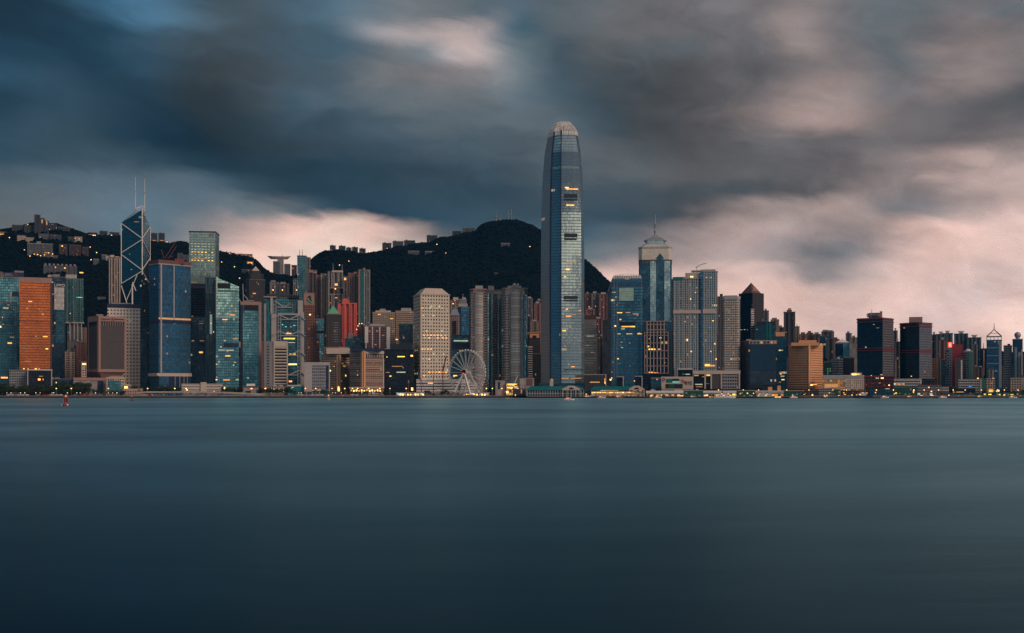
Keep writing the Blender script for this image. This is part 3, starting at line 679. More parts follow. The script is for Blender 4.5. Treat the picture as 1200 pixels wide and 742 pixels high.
t.band(432.8, 436, 'pink', 'lower_rim', .9)
mb = MB(); c0 = (0.0, 14.0)
P0 = t.P; cx_ = sum(p[0] for p in P0) / 4; cy_ = sum(p[1] for p in P0) / 4
sh = [((p[0] - cx_) * .62 + cx_, (p[1] - cy_) * .62 + cy_) for p in P0]
mb.prism(sh, t.z(443), t.z(436), False, False, offset(P0, -1)); mb.prism(sh, 0, t.z(443), False, False); mb.build('stem', M['pink'], t.root)
t.plant(113, 121, 368.5, 'grey', .3, .6); t.plant(124, 128, 369.8, 'grey', .3, .6)
t = T('low_office', 'pinkish podium block with a dark recess left of the headquarters stem', 'low building', 86, 124, 443.5, 1700, FC['blank'], dep=22, roof='pink')
t.panel(86, 124, 443.5, 446, 'pink', 'cornice', .7); t.panel(114.5, 121, 446, 459, 'navy', 'recess', .5); t.panel(88, 108, 448, 456, 'grey', 'shutter_wall', .3)
t = T('low_office', 'cream low block with a grid of teal windows below the headquarters tower', 'low building', 124.5, 147, 443, 1685, FC['beige'], dep=20, roof='cream')
t.panel(126.5, 142, 446, 459, FC['teal'], 'window_grid', .5); t.lights([(137,455,1.6,1.4,'yellow'),(141,446,9,.9,'dim')]); t.plant(128, 144, 440.5, 'pink')
t = T('annex', 'small lit cream annex between the low block and the flyover', 'low building', 146, 153, 451.5, 1680, FC['beige'], dep=12, roof='cream'); t.lights([(147.5,454,4.4,2.6,'hot')])
t = T('annex', 'long low cream terrace building behind the shoreline trees by the flyover', 'low building', 144, 167, 456.5, 1672, FC['pinkg'], dep=12, roof='cream')
# narrow beige residential tower in front of the hill
t = T('apartment_tower', 'tall thin beige flats tower on the slope left of the white braced tower', RS, 127.6, 141.2, 302, 2150, FC['res_b'], dep=28, notch=2, nd=3)
t.fin([128.3, 134.5], 303, 357, 'lgrey', 1.1, 'pier', .5); t.fin([131, 137.3, 140.3], 303, 357, 'cream', 1.1, 'pier', 3.4); t.plant(129, 134, 299, 'cream'); t.plant(135, 140, 300.5, 'cream'); t.plant(124, 130, 300, 'lgrey', .4, .8, base=306)
for i in range(14): t.lights([(129.5 + rng.random() * 10, 305 + rng.random() * 50, 1.1, 1, 'dim')])

# ---------------------------------------------------------------- the white-braced faceted glass tower
t = T('office_tower', 'faceted dark teal glass tower with white diagonal bracing and two tall masts', OF, 142, 176, 262, 1900, None, xm=166.2, tops=1)
P = t.P; bz = t.z(395)
tz = [t.z(245.5), t.z(265.5, P[1][1]), t.z(262, P[2][1]), t.z(262, P[3][1])]
g1 = fac('deep_teal_prism_wall', (.01,.05,.08), (.02,.12,.18), 2.6, 3.9, .93, .86, .004, .002, (.6,1,.8), .6, metal=.7, gr=.10, var=.25, tilt=.02)
g2 = fac('night_teal_prism_wall', (.01,.03,.05), (.012,.05,.08), 2.6, 3.9, .93, .86, .01, .004, metal=.6, gr=.12)
lowz = t.z(333)
mb = MB(); uu = 0
for i in range(4):
    a, b_ = P[i], P[(i + 1) % 4]; L = math.hypot(a[0] - b_[0], a[1] - b_[1])
    zl = [t.z(320), t.z(303), t.z(303), t.z(333)]
    za, zb = zl[i], zl[(i + 1) % 4]
    mb.face([(*a, za), (*b_, zb), (*b_, tz[(i + 1) % 4]), (*a, tz[i])], [(uu, za), (uu + L, zb), (uu + L, tz[(i + 1) % 4]), (uu, tz[i])]); uu += L
mb.build('upper_wall', g1, t.root)
q = offset(P, -.3); cp = (sum(p[0] for p in P) / 4, sum(p[1] for p in P) / 4, t.z(252, 20))
mb = MB()
for i in range(4): mb.face([(*P[i], tz[i]), (*P[(i + 1) % 4], tz[(i + 1) % 4]), cp])
mb.build('roof', g1, t.root)
MB().prism(q, 0, min(t.z(325), t.z(333)), True, u0=0).build('lower_wall', g2, t.root)
mb = MB().prism(offset(P, -.15), t.z(333), t.z(303), False); mb.build('middle_wall', g2, t.root)
br = [((142.3,262.5),(166.2,279)),((166.2,281),(142.3,297)),((142.3,299),(166.2,316)),((166.2,318),(142.3,333)),((142.3,262.5),(142.3,333)),((142.3,335),(149,356)),((161,322),(148.5,352)),((155.5,331),(159.5,341))]
for p_, q_ in br: t.line([p_, q_], 'white', 1.15, out=.7, wall='l')
t.line([(155.5,333),(155.5,357)], 'white', 2.0, out=1.2, wall='l')
for p_, q_ in [((166.4,279),(176,265.5)),((166.4,281),(176,299)),((176,302),(166.4,316)),((176,265.5),(176,305)),((166.3,318),(176,334)),((176,305),(176,340))]: t.line([p_, q_], 'white', .95, out=.6, wall='r')
t.line([(166.2,245.5),(166.2,322)], 'white', 1.6, 'corner_column', .8, 'r')
t.line([(142.3,262),(158,249)], 'steel', 1.0, out=.6, wall='l')
for px_, yb in ((158.6, 243), (169.6, 243)):
    y_ = 16; MB().cyl((t.lx(px_), y_), .8, t.z(247, y_), t.z(208, y_), 6, .3).build('mast', M['white'], t.root)
MB().box(t.lx(157), t.lx(170.5), 8, 26, t.z(253, 8), t.z(247.5, 8)).build('roof_frame', M['steel'], t.root)
mb = MB()
for a_, b_ in [((158.6,243),(166,249)),((169.6,243),(162,249)),((158.6,243.5),(169.6,243.5)),((162,243),(166,240.5)),((166,240.5),(170,243))]:
    mb.bar((t.lx(a_[0]), 12, t.z(a_[1], 12)), (t.lx(b_[0]), 12, t.z(b_[1], 12)), .9)
mb.build('mast_truss', M['white'], t.root)
for z_ in (209, 224.5, 226): pass
t.lights([(160,260,6,.8,'dim'),(152,298,.8,.8,'pale'),(154,316,1.6,1,'pale'),(171,327,2,2,'pale')])
for px_, py_ in ((169.6, 208), (169.6, 226), (158.6, 225)): MB().ball((t.lx(px_), 16, t.z(py_, 16)), .8, 6, 4).build('mast_lamp', M['red'], t.root)
t = T('apartment_block', 'small pale flats peeping out right of the white braced tower at its middle', RS, 168.5, 176, 325, 2200, FC['res_g'], dep=20); t.lights([(172.5,327,2,2,'warm')])
t = T('office_block', 'dark office slab in the gap between the white grid tower and the blue tower', 'office block', 165, 175, 385, 1830, FC['navy'], dep=30); t.lights([(173,390,2,2,'white')])
t = T('office_block', 'dark slab behind the white braced tower foot', 'office block', 164, 182, 341, 2000, FC['black'], dep=30)

# ---------------------------------------------------------------- blue tower
t = T('office_tower', 'blue glass tower with two pale vertical strips and a dark red crown', OF, 174.5, 224, 308.5, 1740, FC['blue'], xm=186, sq=.55, roof='dred', par=1)
t.band(304.5, 308.5, 'brown', 'crown', .9); t.band(308.5, 310, 'lgrey', 'crown_line', .5); t.band(375.5, 378.6, 'navy', 'refuge_band', .3)
t.fin([188.8], 310, 437, 'lgrey', 1.7); t.fin([203.8], 310, 375, 'lgrey', 1.2)
t.panel(186, 224, 372.8, 374.8, 'dim', 'lit_band', .25)
t.band(437.3, 441, 'cream', 'canopy_band', 1.2); t.panel(186, 197, 441, 452, FC['blue'], 'lobby_glass', 1.4)
t.fin([205, 210.5, 215.5, 219.5], 441, 456, 'grey', .9, 'column', 1.0); t.panel(198, 223, 441, 456, 'navy', 'lobby', .6)
t.lights([(204.5,378.8,2.2,2,'white'),(218,374.2,3,2,'white'),(186,438.8,3,2.2,'warm'),(187.5,438.8,4.5,2.4,'hot'),(218,438.6,4,1.4,'dim'),(202.3,446.5,2.4,2.4,'green'),(208.5,447.5,2.4,2,'hot'),(182,440,3,2,'dim')])
t.plant(205, 216, 303, 'dred', .3, .6)
cr = MB()
for a_, b_ in [((192,303),(189,293)),((193,303),(206,283)),((196,303),(203,300)),((199,301),(207,288))]: cr.bar((t.lx(a_[0]), 15, t.z(a_[1], 15)), (t.lx(b_[0]), 15, t.z(b_[1], 15)), .7)
c_ = cr.build('construction_crane', M['dred'], None); c_.matrix_world = t.root.matrix_world
c_.location = t.root.location; c_.rotation_euler = t.root.rotation_euler; tag(c_, 'thin red crane jibs on the crown of the blue glass tower', 'crane')

# ---------------------------------------------------------------- tall grey-green slab, dark ribbed tower, sloping-top tower
t = T('office_tower', 'tall grey green square tower with lit floors near the top and small red roof sign', OF, 221.5, 257.3, 272, 1880, FC['ck'], xm=252.6, roof='navy', par=1.5)
t.band(270.8, 272, 'navy', 'parapet', .5); t.text('CK', 247, 275.5, 3, 'red'); t.mast(236, 267.5, 271, .5)
t.panel(221.6, 252.4, 332.5, 336.5, 'dark', 'refuge_band', .3); t.panel(222, 241, 337, 455, FC['black'], 'dark_lower_glass', .3)  # black glass over the lower left, darker than the rest
for i, yy in enumerate((286, 289.2, 292.5, 295.7, 298.9, 302, 305.3)):
    for j in range(7):
        if rng.random() < .82: t.lights([(224.5 + j * 4 + rng.random(), yy, 2.4, .85, 'yellow' if i in (3, 6) else 'pale')])
t.lights([(234.5,303,22,.7,'dim'),(227,331,8,.6,'dim'),(226.5,361,3,1.4,'warm'),(231.5,366.5,1.6,1.2,'warm'),(226,399,3,.9,'dim'),(236,399,5,1.2,'dim'),(232.5,347,2.5,.9,'dim'),(228.5,338,4,1,'dim'),(236,413.3,5,2.4,'warm')])
t = T('office_tower', 'dark ribbed glass tower standing in front of the tall grey green tower', OF, 240.5, 254, 326, 1770, FC['rib'], dep=30, roof='navy')
t.lights([(247.3,379,1.4,1.4,'warm'),(250.3,389,1,2,'warm'),(246,366,1,.8,'dim')])
t = T('office_block', 'broad dark glass office block under the tall grey green tower', 'office block', 223, 243, 372, 1800, FC['navy'], dep=25)
t.lights([(236,379,5,.9,'dim'),(226,399.5,3,1,'dim'),(236.5,399.5,6,1,'dim'),(235.5,413,5,2,'warm'),(241,425,1,1,'dim')])
t = T('office_tower', 'pale teal glass tower with a sloping top and black rooftop signboard', OF, 253, 280, 326, 1745, None, dep=34, tops=1)
w2 = t.lx(280); w1 = t.lx(253); zA, zB = t.z(325.5), t.z(335.5)
def slopebox(t, z0, zA, zB, x0, x1, mat, name, D=34):
    mb = MB(); P = [(x0, 0), (x1, 0), (x1, D), (x0, D)]; tt = [zA, zB, zB, zA]; uu = 0
    for i in range(4):
        j = (i + 1) % 4; L = math.hypot(P[i][0] - P[j][0], P[i][1] - P[j][1])
        mb.face([(*P[i], z0), (*P[j], z0), (*P[j], tt[j]), (*P[i], tt[i])], [(uu, z0), (uu + L, z0), (uu + L, tt[j]), (uu, tt[i])]); uu += L
    mb.face([(*P[i], tt[i] + .1) for i in range(4)]); return mb.build(name, mat, t.root)
zc = t.z(372.5)
slopebox(t, zc, zA, zB, w1, w2, FC['teal_lt'], 'upper_wall'); slopebox(t, 0, zc, zc, w1, w2, FC['teal'], 'lower_wall')
t.panel(254.8, 269.8, 332.3, 338, 'black', 'signboard', .8); t.panel(255, 278.6, 340, 342.3, fac('screen_wall', (.10,.18,.19), (.07,.14,.15), 2, 2, .6, .6, 0, 0), 'roof_screen', .4)
t.panel(253, 254, 326.5, 372, 'lgrey', 'edge_strip', .4); t.panel(253, 280, 371.4, 372.7, 'lgrey', 'joint_band', .3); t.panel(262, 279.6, 402, 407, 'navy', 'navy_panel', .2)  # navy panel across part of the lower wall
t.lights([(269,361,1,.8,'pale'),(272.5,369,7,1,'warm'),(263.5,374.6,7,1.2,'warm'),(263.5,399.3,2.6,1.6,'pale'),(275.7,397,6,1.2,'dim'),(259,406.8,1.6,1.6,'pale'),(260,410.3,9,.9,'pale'),(269.5,410.5,10,1.1,'pale'),(267,417.2,7,1.2,'yellow'),(275.5,424.7,3,1.2,'pale'),(273.7,428,1.6,1.6,'pale'),(254,427,2,1,'warm'),(253.7,445,2,1,'hot'),(265.5,445.3,9,1.4,'warm'),(278,445,4,1.8,'pale'),(254,442,1.6,1.6,'white')])
t = T('office_tower', 'teal tower in a pinkish frame with a black top panel and roof crane', OF, 281.5, 306.5, 355.5, 1760, FC['teal_dk'], dep=36, roof='pink')
t.panel(284.5, 303, 364, 455, FC['teal'], 'glass_front', .5); t.panel(286.7, 302.5, 358, 364.2, 'black', 'top_panel', .6)
t.panel(303.4, 306.4, 355.5, 455, 'pink', 'edge_strip', .6); t.panel(282, 306, 353.6, 357.6, 'pink', 'top_frame', .7); t.panel(281.8, 284.2, 357, 455, 'navy', 'side_strip', .4)
t.lights([(292,398,8,1.6,'yellow'),(296,378.5,2,1,'pale'),(294.5,410,10,1.1,'pale'),(297.2,413,1.6,1.6,'red'),(295.5,442.3,3.6,1.3,'pale'),(292,442.2,3,1.2,'pale'),(301,442,2.4,1.2,'pale'),(281.2,404,1.4,8,'orange')])
cr = MB()
for a_, b_ in [((285.3,356),(284.6,333)),((285.2,345),(291,352)),((280,350),(283,356)),((287,347),(290,350)),((285,353),(298,352.6))]: cr.bar((t.lx(a_[0]), 6, t.z(a_[1], 6)), (t.lx(b_[0]), 6, t.z(b_[1], 6)), .9)
c_ = cr.build('construction_crane', M['lgrey']); c_.location = t.root.location; c_.rotation_euler = t.root.rotation_euler; tag(c_, 'pale crane mast on the roof of the pink framed teal tower', 'crane')
# dark pointed tower
t = T('apartment_tower', 'dark stone tower with shouldered top and small pointed cap on the slope', RS, 288, 311, 328, 2150, FC['granite'], dep=30, ch=6)
P_ = t.P; c4 = (sum(p[0] for p in P_) / len(P_), sum(p[1] for p in P_) / len(P_))
sc_ = lambda f: [((p[0] - c4[0]) * f + c4[0], (p[1] - c4[1]) * f + c4[1]) for p in P_]
MB().prism(sc_(.8), t.H, t.z(321, 10), True).build('upper_storeys', FC['granite'], t.root)
MB().prism(sc_(.55), t.z(321, 10), t.z(317.5, 10), True).build('upper_storeys', FC['granite'], t.root)
MB().prism(sc_(.42), t.z(317.5, 10), t.z(312, 10), True, False, sc_(.03)).build('pointed_roof', M['cream'], t.root)
t.lights([(298,344,4,1.4,'warm'),(301,331,1,1,'dim')])
for a in [('grey stepped flats tower on the slope above the steel trussed bank', 316, 327, 331, 'res_g', 3), ('taller grey flats tower right of the stepped pair', 327, 339, 333, 'res_d', 1),
          ('slim pale slab on the slope beside the dark blue masted tower', 343.5, 349, 327, 'greyw', 0)]:
    t = T('apartment_tower', a[0], RS, a[1], a[2], a[3], 2200, FC[a[4]], dep=22, notch=2)
    t.plant(a[1] + 1.5, a[2] - 4, a[3] - 2.4, 'grey'); t.lights([(a[1] + 4, 340, 1.2, 1.2, 'hot'), (a[1] + 6, 336, 1.2, 1.2, 'dim')])
# ---------------------------------------------------------------- steel-trussed bank tower (stepped slabs hung from ladder masts)
t = T('bank_tower', 'stepped dark glass bank tower with grey ladder masts and hanging steel trusses', OF, 308, 358, 368, 1830, FC['teal_dk'], dep=12)
MB().box(t.lx(309), t.lx(354), 12.2, 26, 0, t.z(349, 12)).build('rear_slab', FC['teal_dk'], t.root)
MB().box(t.lx(312), t.lx(345), 26.2, 40, 0, t.z(345, 26)).build('tall_slab', FC['granite'], t.root)
t.panel(318, 324, 368, 456, 'lgrey', 'service_tower', 2.0); t.panel(309.5, 312, 356, 456, 'steel', 'service_tube', 1.5); t.panel(313.5, 315.5, 354, 456, 'teal', 'service_tube', 1.5)
t.panel(317, 319.6, 348, 368, 'lgrey', 'service_tower', -11); t.panel(349, 355, 352, 374, 'lgrey', 'service_tower', -10); t.panel(353, 356.4, 366, 456, 'lgrey', 'service_tower', 1.6)
for bx in (327.5, 350.5):
    for dx_ in (-1.5, 1.5): t.line([(bx + dx_, 368), (bx + dx_, 456)], 'steel', 1.1, 'ladder_mast', 3.0)
    for i in range(22): t.line([(bx - 1.5, 370 + i * 4), (bx + 1.5, 370 + i * 4)], 'steel', .8, 'ladder_rung', 3.0)
for bx in (322, 344.5):
    for dx_ in (-1.4, 1.4): t.line([(bx + dx_, 351), (bx + dx_, 370)], 'steel', 1.1, 'ladder_mast', -11)
    for i in range(5): t.line([(bx - 1.4, 353 + i * 4), (bx + 1.4, 353 + i * 4)], 'steel', .8, 'ladder_rung', -11)
t.line([(322, 352.5), (333, 359.5), (344.5, 352.5)], 'lgrey', 1.5, 'truss', -11); t.line([(324, 359.6), (343, 359.6)], 'lgrey', 1.3, 'truss', -11)
for y0 in (369, 388, 411, 434):
    t.line([(327.5, y0), (339, y0 + 5.6), (350.5, y0)], 'lgrey', 1.5, 'truss', 3.2); t.line([(328, y0 + 5.6), (350, y0 + 5.6)], 'lgrey', 1.2, 'truss', 3.2)
    t.line([(327.5, y0), (319.5, y0 + 5)], 'lgrey', 1.2, 'truss', 3.2); t.line([(350.5, y0), (358, y0 + 6)], 'lgrey', 1.2, 'truss', 3.2)
t.panel(326, 353, 367.5, 369.3, 'lgrey', 'roof_beam', 3.5); t.panel(310, 324, 347.6, 348.8, 'lgrey', 'roof_beam', -10); t.panel(338, 351, 346, 349.5, 'black', 'roof_deck', -9)
t.lights([(338.5,390.8,7,1.4,'warm'),(339,396.8,15,1.8,'yellow'),(331,380.5,1.6,1.6,'aqua'),(345,381.5,3,1.4,'aqua'),(341,383,1.6,1,'pale'),(343,415,8,1.2,'yellow'),(343,427,11,1.6,'hot'),(340.5,447,4,2,'warm'),(341,462,3,3,'hot'),(342,401.5,9,.8,'pale'),(335,383,2,.9,'aqua'),(338,428,4,1,'dim')])
# beige pair in front
t = T('office_block', 'beige tower of two joined slabs with bowed floor bands', 'office block', 306.5, 337.3, 401, 1720, FC['beige'], dep=28)
t.panel(306.5, 309, 401, 455, 'brown', 'edge_strip', .3); t.panel(309.5, 320, 400.4, 455, 'grey', 'window_slab', 1.2)
t.panel(312.8, 315.6, 403, 453, 'dark', 'window_strip', 1.4); t.floors(403, 453, 15, 'grey', 312.6, 315.8, .5, 'spandrel', 1.7)
t.panel(321, 337.3, 400, 406.5, 'cream', 'top_wall', 2.4); t.panel(321.2, 337, 406.5, 455, 'dark', 'window_recess', .8); t.floors(406, 455, 14, 'cream', 321.5, 336.8, .42, 'floor_band', 2.6)
t.panel(320.6, 322, 400, 455, 'cream', 'pier', 2.8); t.panel(336, 337.4, 400, 455, 'cream', 'pier', 2.8)
t.lights([(327.5,412.5,4,1.2,'hot'),(329,450,2,1,'warm')])
# low teal hall, kiosk
t = T('low_hall', 'low teal glass hall with a cream roof edge right of the beige slab tower', 'low building', 337, 366, 452.5, 1690, FC['teal'], dep=18, roof='cream', par=1.6)
t.panel(342, 357, 454, 462, 'teal', 'glass_front', .4); t.plant(349, 356, 450.5, 'lgrey'); t.lights([(343,454.8,2.4,2.4,'hot'),(357,456,3,.8,'dim')])
t = T('low_hall', 'pale low pavilion with a white sail roof on the quay right of the flyover', 'pavilion', 284, 303, 455, 1690, FC['blank'], dep=14, roof='pink', par=1)
t.panel(289, 299, 449.8, 452.5, 'white', 'sail_roof', 1); t.panel(291, 300, 452.5, 455, 'navy', 'clerestory', .2); t.panel(288, 294, 458, 463, 'dark', 'doorway', .3); t.lights([(294.7,455,2.4,2.4,'hot')])
t = T('low_hall', 'low building with lit yellow windows under two small domes on the quay', 'pavilion', 316, 334, 453.5, 1690, FC['beige'], dep=14)
t.lights([(322,457.5,4,3.6,'yellow'),(327,456,2.6,2.6,'white'),(331,458.5,4,3,'warm'),(311,456,2.6,2.6,'hot')])
for px_ in (322, 329): MB().ball((t.lx(px_), 7, t.H + .8), 4.2, 10, 6, .5).build('dome', M['lgrey'], t.root)
t = T('office_block', 'pale grey low block with a blank left wall and a gridded glass front', 'office block', 356.5, 386.5, 425.5, 1690, FC['whitew'], dep=22, roof='lgrey')
t.panel(356.5, 365.5, 425.5, 459, 'lgrey', 'blank_wall', 1.2); t.panel(365.5, 386.5, 425, 428.2, 'lgrey', 'roof_beam', 1.3); t.panel(385.3, 386.6, 428, 459, 'lgrey', 'edge_pier', 1.2)
t.panel(365.5, 382, 428.2, 456, fac('gridded_front_wall', (.34,.33,.34), (.10,.13,.17), 2.6, 4.4, .8, .72, .0, .0, metal=.3, gr=.3), 'glass_front', .6); t.panel(382, 385.3, 428.2, 456, 'navy', 'glass_strip', .5)
t.lights([(370,455,2.4,2.4,'hot'),(374,456,5,1.4,'dim')])
# brown bank tower with coloured knot logo
t = T('office_tower', 'brown stone tower widening in steps downwards with a blue and green knot sign', OF, 355.5, 369, 343.5, 1860, FC['brown'], dep=24, roof='brown')
MB().box(t.lx(358), t.lx(371), -3, 26, 0, t.z(372)).build('middle_storeys', FC['brown'], t.root); MB().box(t.lx(358), t.lx(374), -7, 22, 0, t.z(396)).build('lower_storeys', FC['brown'], t.root)
t.panel(356, 368, 343.6, 357.5, 'pink', 'sign_wall', .5)
mb = MB(); q = [(362,349.5),(363.6,347.5),(365,349),(364.5,351.5),(362,353.5)]
t.line([(360.8,349.2),(362.6,347.2),(364.4,347.8),(363.4,350.5),(365,352.4),(365,353.6)], 'navy', 1.9, 'sign_mark', .9); t.line([(360.5,350),(361.6,352.2),(363.6,353.2),(365.2,354.8)], 'green', 1.9, 'sign_mark', 1.0)
t.line([(365.3,350.5),(366,353.5),(365.3,355.5)], 'green', 1.3, 'sign_mark', 1.0)
t.lights([(363.3,368.8,2.4,1.6,'hot'),(363.3,407.3,3,1.6,'hot'),(367.5,417,2,1.4,'warm'),(362,422.5,1.6,1.6,'hot'),(359.5,422,1.6,1.6,'hot'),(366.5,422.3,1.6,1.6,'hot')])
t = T('office_block', 'teal glass slab squeezed between the brown stepped tower and the green pyramid tower', 'office block', 370, 381, 374, 1900, FC['teal'], dep=22); t.panel(370, 381, 387.5, 391, 'black', 'refuge_band', .3)
t = T('office_tower', 'dark granite tower with a pale green pyramid roof', OF, 380, 400.5, 369, 1830, FC['granite'], dep=28, roof='brown', ch=3)
P_ = [(t.lx(383.5), 4), (t.lx(398), 4), (t.lx(398), 24), (t.lx(383.5), 24)]; cc = (t.lx(390.7), 14)
MB().prism(P_, t.H + .5, t.z(367.5), False, False).build('pyramid_base', M['brown'], t.root); MB().prism(P_, t.z(367.5), t.z(358, 14), False, False, [cc] * 4).build('pyramid_roof', M['green'], t.root)
t.floors(377, 402, 9, 'grey', 391, 396.5, .25, 'window_frame', .35); t.fin([385, 389, 397.5], 378, 425, 'brown', .5)
# coral pair
t = T('apartment_tower', 'bright coral red flats tower with stepped roofs right of the green pyramid tower', RS, 396, 418.2, 357, 1960, FC['coral'], dep=26, notch=3, nd=4, roof='coral')
for a in ((401, 409.5, 351.2), (409.5, 418.2, 355), (396, 401.5, 356)): t.plant(a[0], a[1], a[2], 'coral', .02, .8, 'stepped_top')
t.plant(402.5, 407, 349.8, 'coral', .1, .6); t.fin([401.3, 403.2, 409.5, 411.3, 417.2], 358, 404, 'coral', .7)
t = T('office_block', 'dark teal block with a stepped grey roof at the foot of the coral flats', 'office block', 404, 416, 397, 1880, FC['teal_dk'], dep=18); t.plant(408, 414, 390.5, 'grey', .1, .7)
t = T('office_block', 'flat dark grey block right of the coral flats', 'office block', 415, 429, 394.5, 1880, FC['navy'], dep=18, roof='dark'); t.lights([(418,386,1,1,'hot')])
t = T('apartment_block', 'small flats with lit lower windows between the coral tower and the pale twin blocks', RS, 417, 430, 384, 2000, FC['res_p'], dep=18, notch=1); t.lights([(421,379.5,1.2,1.2,'hot'),(424,379.3,1.2,1.2,'hot'),(419.5,382,1,1,'hot')])
# hillside residential towers
def antennas(t, lst):
    for px_, a_, b_ in lst: t.mast(px_, a_, b_, .8, .3, 'steel', 'antenna')
t = T('apartment_tower', 'dark blue flats tower with two thin antennas beside a grey hilltop slab', RS, 348.3, 358.5, 300, 2450, FC['teal_dk'], dep=30, roof='navy'); antennas(t, [(351,292.5,300),(354.3,292.5,300)])
t = T('apartment_tower', 'grey slim flats slab right behind the dark blue antenna tower', RS, 358.3, 364, 302, 2460, FC['res_g'], dep=28, notch=1); t.plant(356, 360, 300, 'grey')
t = T('apartment_tower', 'pink topped flats tower with stepped shoulders left of the tan striped flats', RS, 361, 371.5, 317, 2380, FC['res_d'], dep=26, notch=2, roof='pink'); t.panel(362, 366.5, 316.5, 319.5, 'pink', 'cap', .6); t.panel(366.5, 371.5, 318, 320.5, 'pink', 'cap', .8)
t = T('apartment_tower', 'brown flats tower with pink coping just left of the tan striped flats', RS, 370.5, 377, 323, 2330, FC['res_p'], dep=24, notch=1, roof='pink')
t = T('apartment_tower', 'tan flats tower with bright vertical piers left of the twin framed towers', RS, 375.5, 384.5, 321, 2300, FC['res_b'], dep=26, notch=2); t.fin([377, 382.8], 322, 410, 'cream', .9); t.fin([380.5], 322, 410, 'pink', .9)
t = T('apartment_tower', 'twin grey flats tower with tan window frames and two thin antennas', RS, 384, 402, 318.5, 2280, FC['res_g'], dep=26, notch=3, nd=4); antennas(t, [(390.3,308.5,318),(401,309.5,318)])
t.panel(389, 402, 317, 319.2, 'cream', 'roof_frame', .8); t.fin([385.5, 388.7, 391.6, 397.5, 401.5], 320, 390, 'cream', .6); t.panel(388, 391, 338, 344.5, 'black', 'sky_garden', .7); t.panel(399.5, 402, 338, 344.5, 'black', 'sky_garden', .7)
for yy in (337.5, 345): t.panel(386.5, 402, yy - .4, yy + .4, 'cream', 'frame', .8)
t.lights([(394,333.5,3.6,3,'warm'),(393,338.5,1.4,1.4,'hot'),(394,349,3,1.2,'warm'),(397,328,1,1.2,'dim'),(387,355,1.2,1.6,'dim'),(398,352,1.2,1.6,'dim')])
t = T('apartment_tower', 'narrow grey flats tower with a lit rooftop right of the twin framed towers', RS, 401.5, 407.5, 324, 2320, FC['res_g'], dep=20, notch=1); t.lights([(404.5,327,2.6,3,'warm')])
t = T('apartment_tower', 'pink and teal flats tower left of the tallest hillside flats', RS, 408, 420, 320.5, 2260, FC['res_p'], dep=26, notch=2, nd=4, roof='pink'); t.fin([410, 411.8], 322, 375, 'pink', .9); t.panel(414.5, 416.5, 324, 372, 'teal', 'glass_strip', -3); t.plant(415, 419, 318.6, 'pink')
t = T('apartment_tower', 'tallest hillside flats tower with teal glass strip and brown edges', RS, 420, 434, 316.5, 2240, FC['res_t'], dep=26, notch=2, nd=4, roof='pink'); t.fin([420.8, 433], 317, 382, 'pink', 1.3); t.fin([427, 430], 318, 382, 'lgrey', .7); t.plant(425.5, 428, 314, 'pink'); t.panel(423, 425.5, 319, 380, 'teal', 'glass_strip', .4)
t = T('apartment_tower', 'dim low flats with small lit windows in front of the hillside tower row', RS, 372, 384, 377, 2060, FC['res_d'], dep=20, notch=2)
# central low group
t = T('office_block', 'tan stone office block with an overhanging lit penthouse level', 'office block', 376.2, 412, 415.5, 1740, FC['hotel'], xm=398, sq=1, roof='pink')
t.plant(382.5, 413.5, 408, 'cream', .0, .5, 'penthouse'); MB().prism(offset(t.P, -3), t.H + .9, t.z(406.5, 8), True).build('roof_storey', M['pink'], t.root)
t.fin([395.3, 398.2], 416, 455, 'orange', 1.2, 'pier', .6); t.floors(416, 452, 12, 'pink', 399.5, 412, .25, 'floor_band', .4)
t.lights([(387,434.5,1.4,1.6,'hot'),(395.3,434.5,1.2,1.6,'hot'),(391.5,429.5,1,1,'warm'),(401.5,426.3,2.4,1.2,'yellow'),(403.5,429.3,3.4,1.4,'warm'),(405.2,440.5,1.4,3,'yellow'),(397,454.5,2.4,4,'hot'),(408,425,1,1,'dim'),(385,446,1,1,'dim'),(407,420,2,.8,'dim')])
t = T('hotel_tower', 'ribbed beige hotel with a bright corner pier, arched lights below and a dark roof cap', 'hotel', 409.3, 450, 412, 1700, FC['hotel'], xm=425.6, sq=1, roof='cream')
t.plant(410, 447, 408.2, 'navy', .02, .8, 'roof_cap'); t.panel(428.5, 450, 412, 414.8, 'cream', 'cornice', .9); t.panel(410, 424, 412, 415, 'lgrey', 'cornice', .9)
t.fin([424.4, 427], 412, 455, 'orange', 1.8, 'corner_pier', 1.2); t.panel(429, 449.5, 415.5, 419.3, 'lgrey', 'top_windows', .5); t.fin([429.5 + i * 2 for i in range(10)], 415, 419.5, 'dark', .9, 'window', .7)
t.panel(448.6, 450, 420, 455, 'cream', 'edge_pier', .8); t.floors(419.5, 455, 18, 'pink', 428.5, 448.4, .30, 'floor_band', .5); t.floors(419.5, 455, 18, 'grey', 410, 423.4, .30, 'floor_band', .4)  # bands and cornice coloured warm for the lit right face, grey for the left
for i in range(12): t.lights([(411.5 + i * 3.1, 457.6 + (i % 2) * .5, 1.7, 2.4, 'hot' if i % 3 else 'warm')])
t.lights([(419,434.5,1.2,1,'warm'),(419,439.8,1.2,1.2,'yellow'),(431.5,442.5,3,.8,'dim'),(438,425,1,1,'dim'),(441,438,1,.9,'dim'),(415,427,1,.9,'dim')])
t.panel(409, 450, 454, 455.2, 'cream', 'podium_band', 1.2)
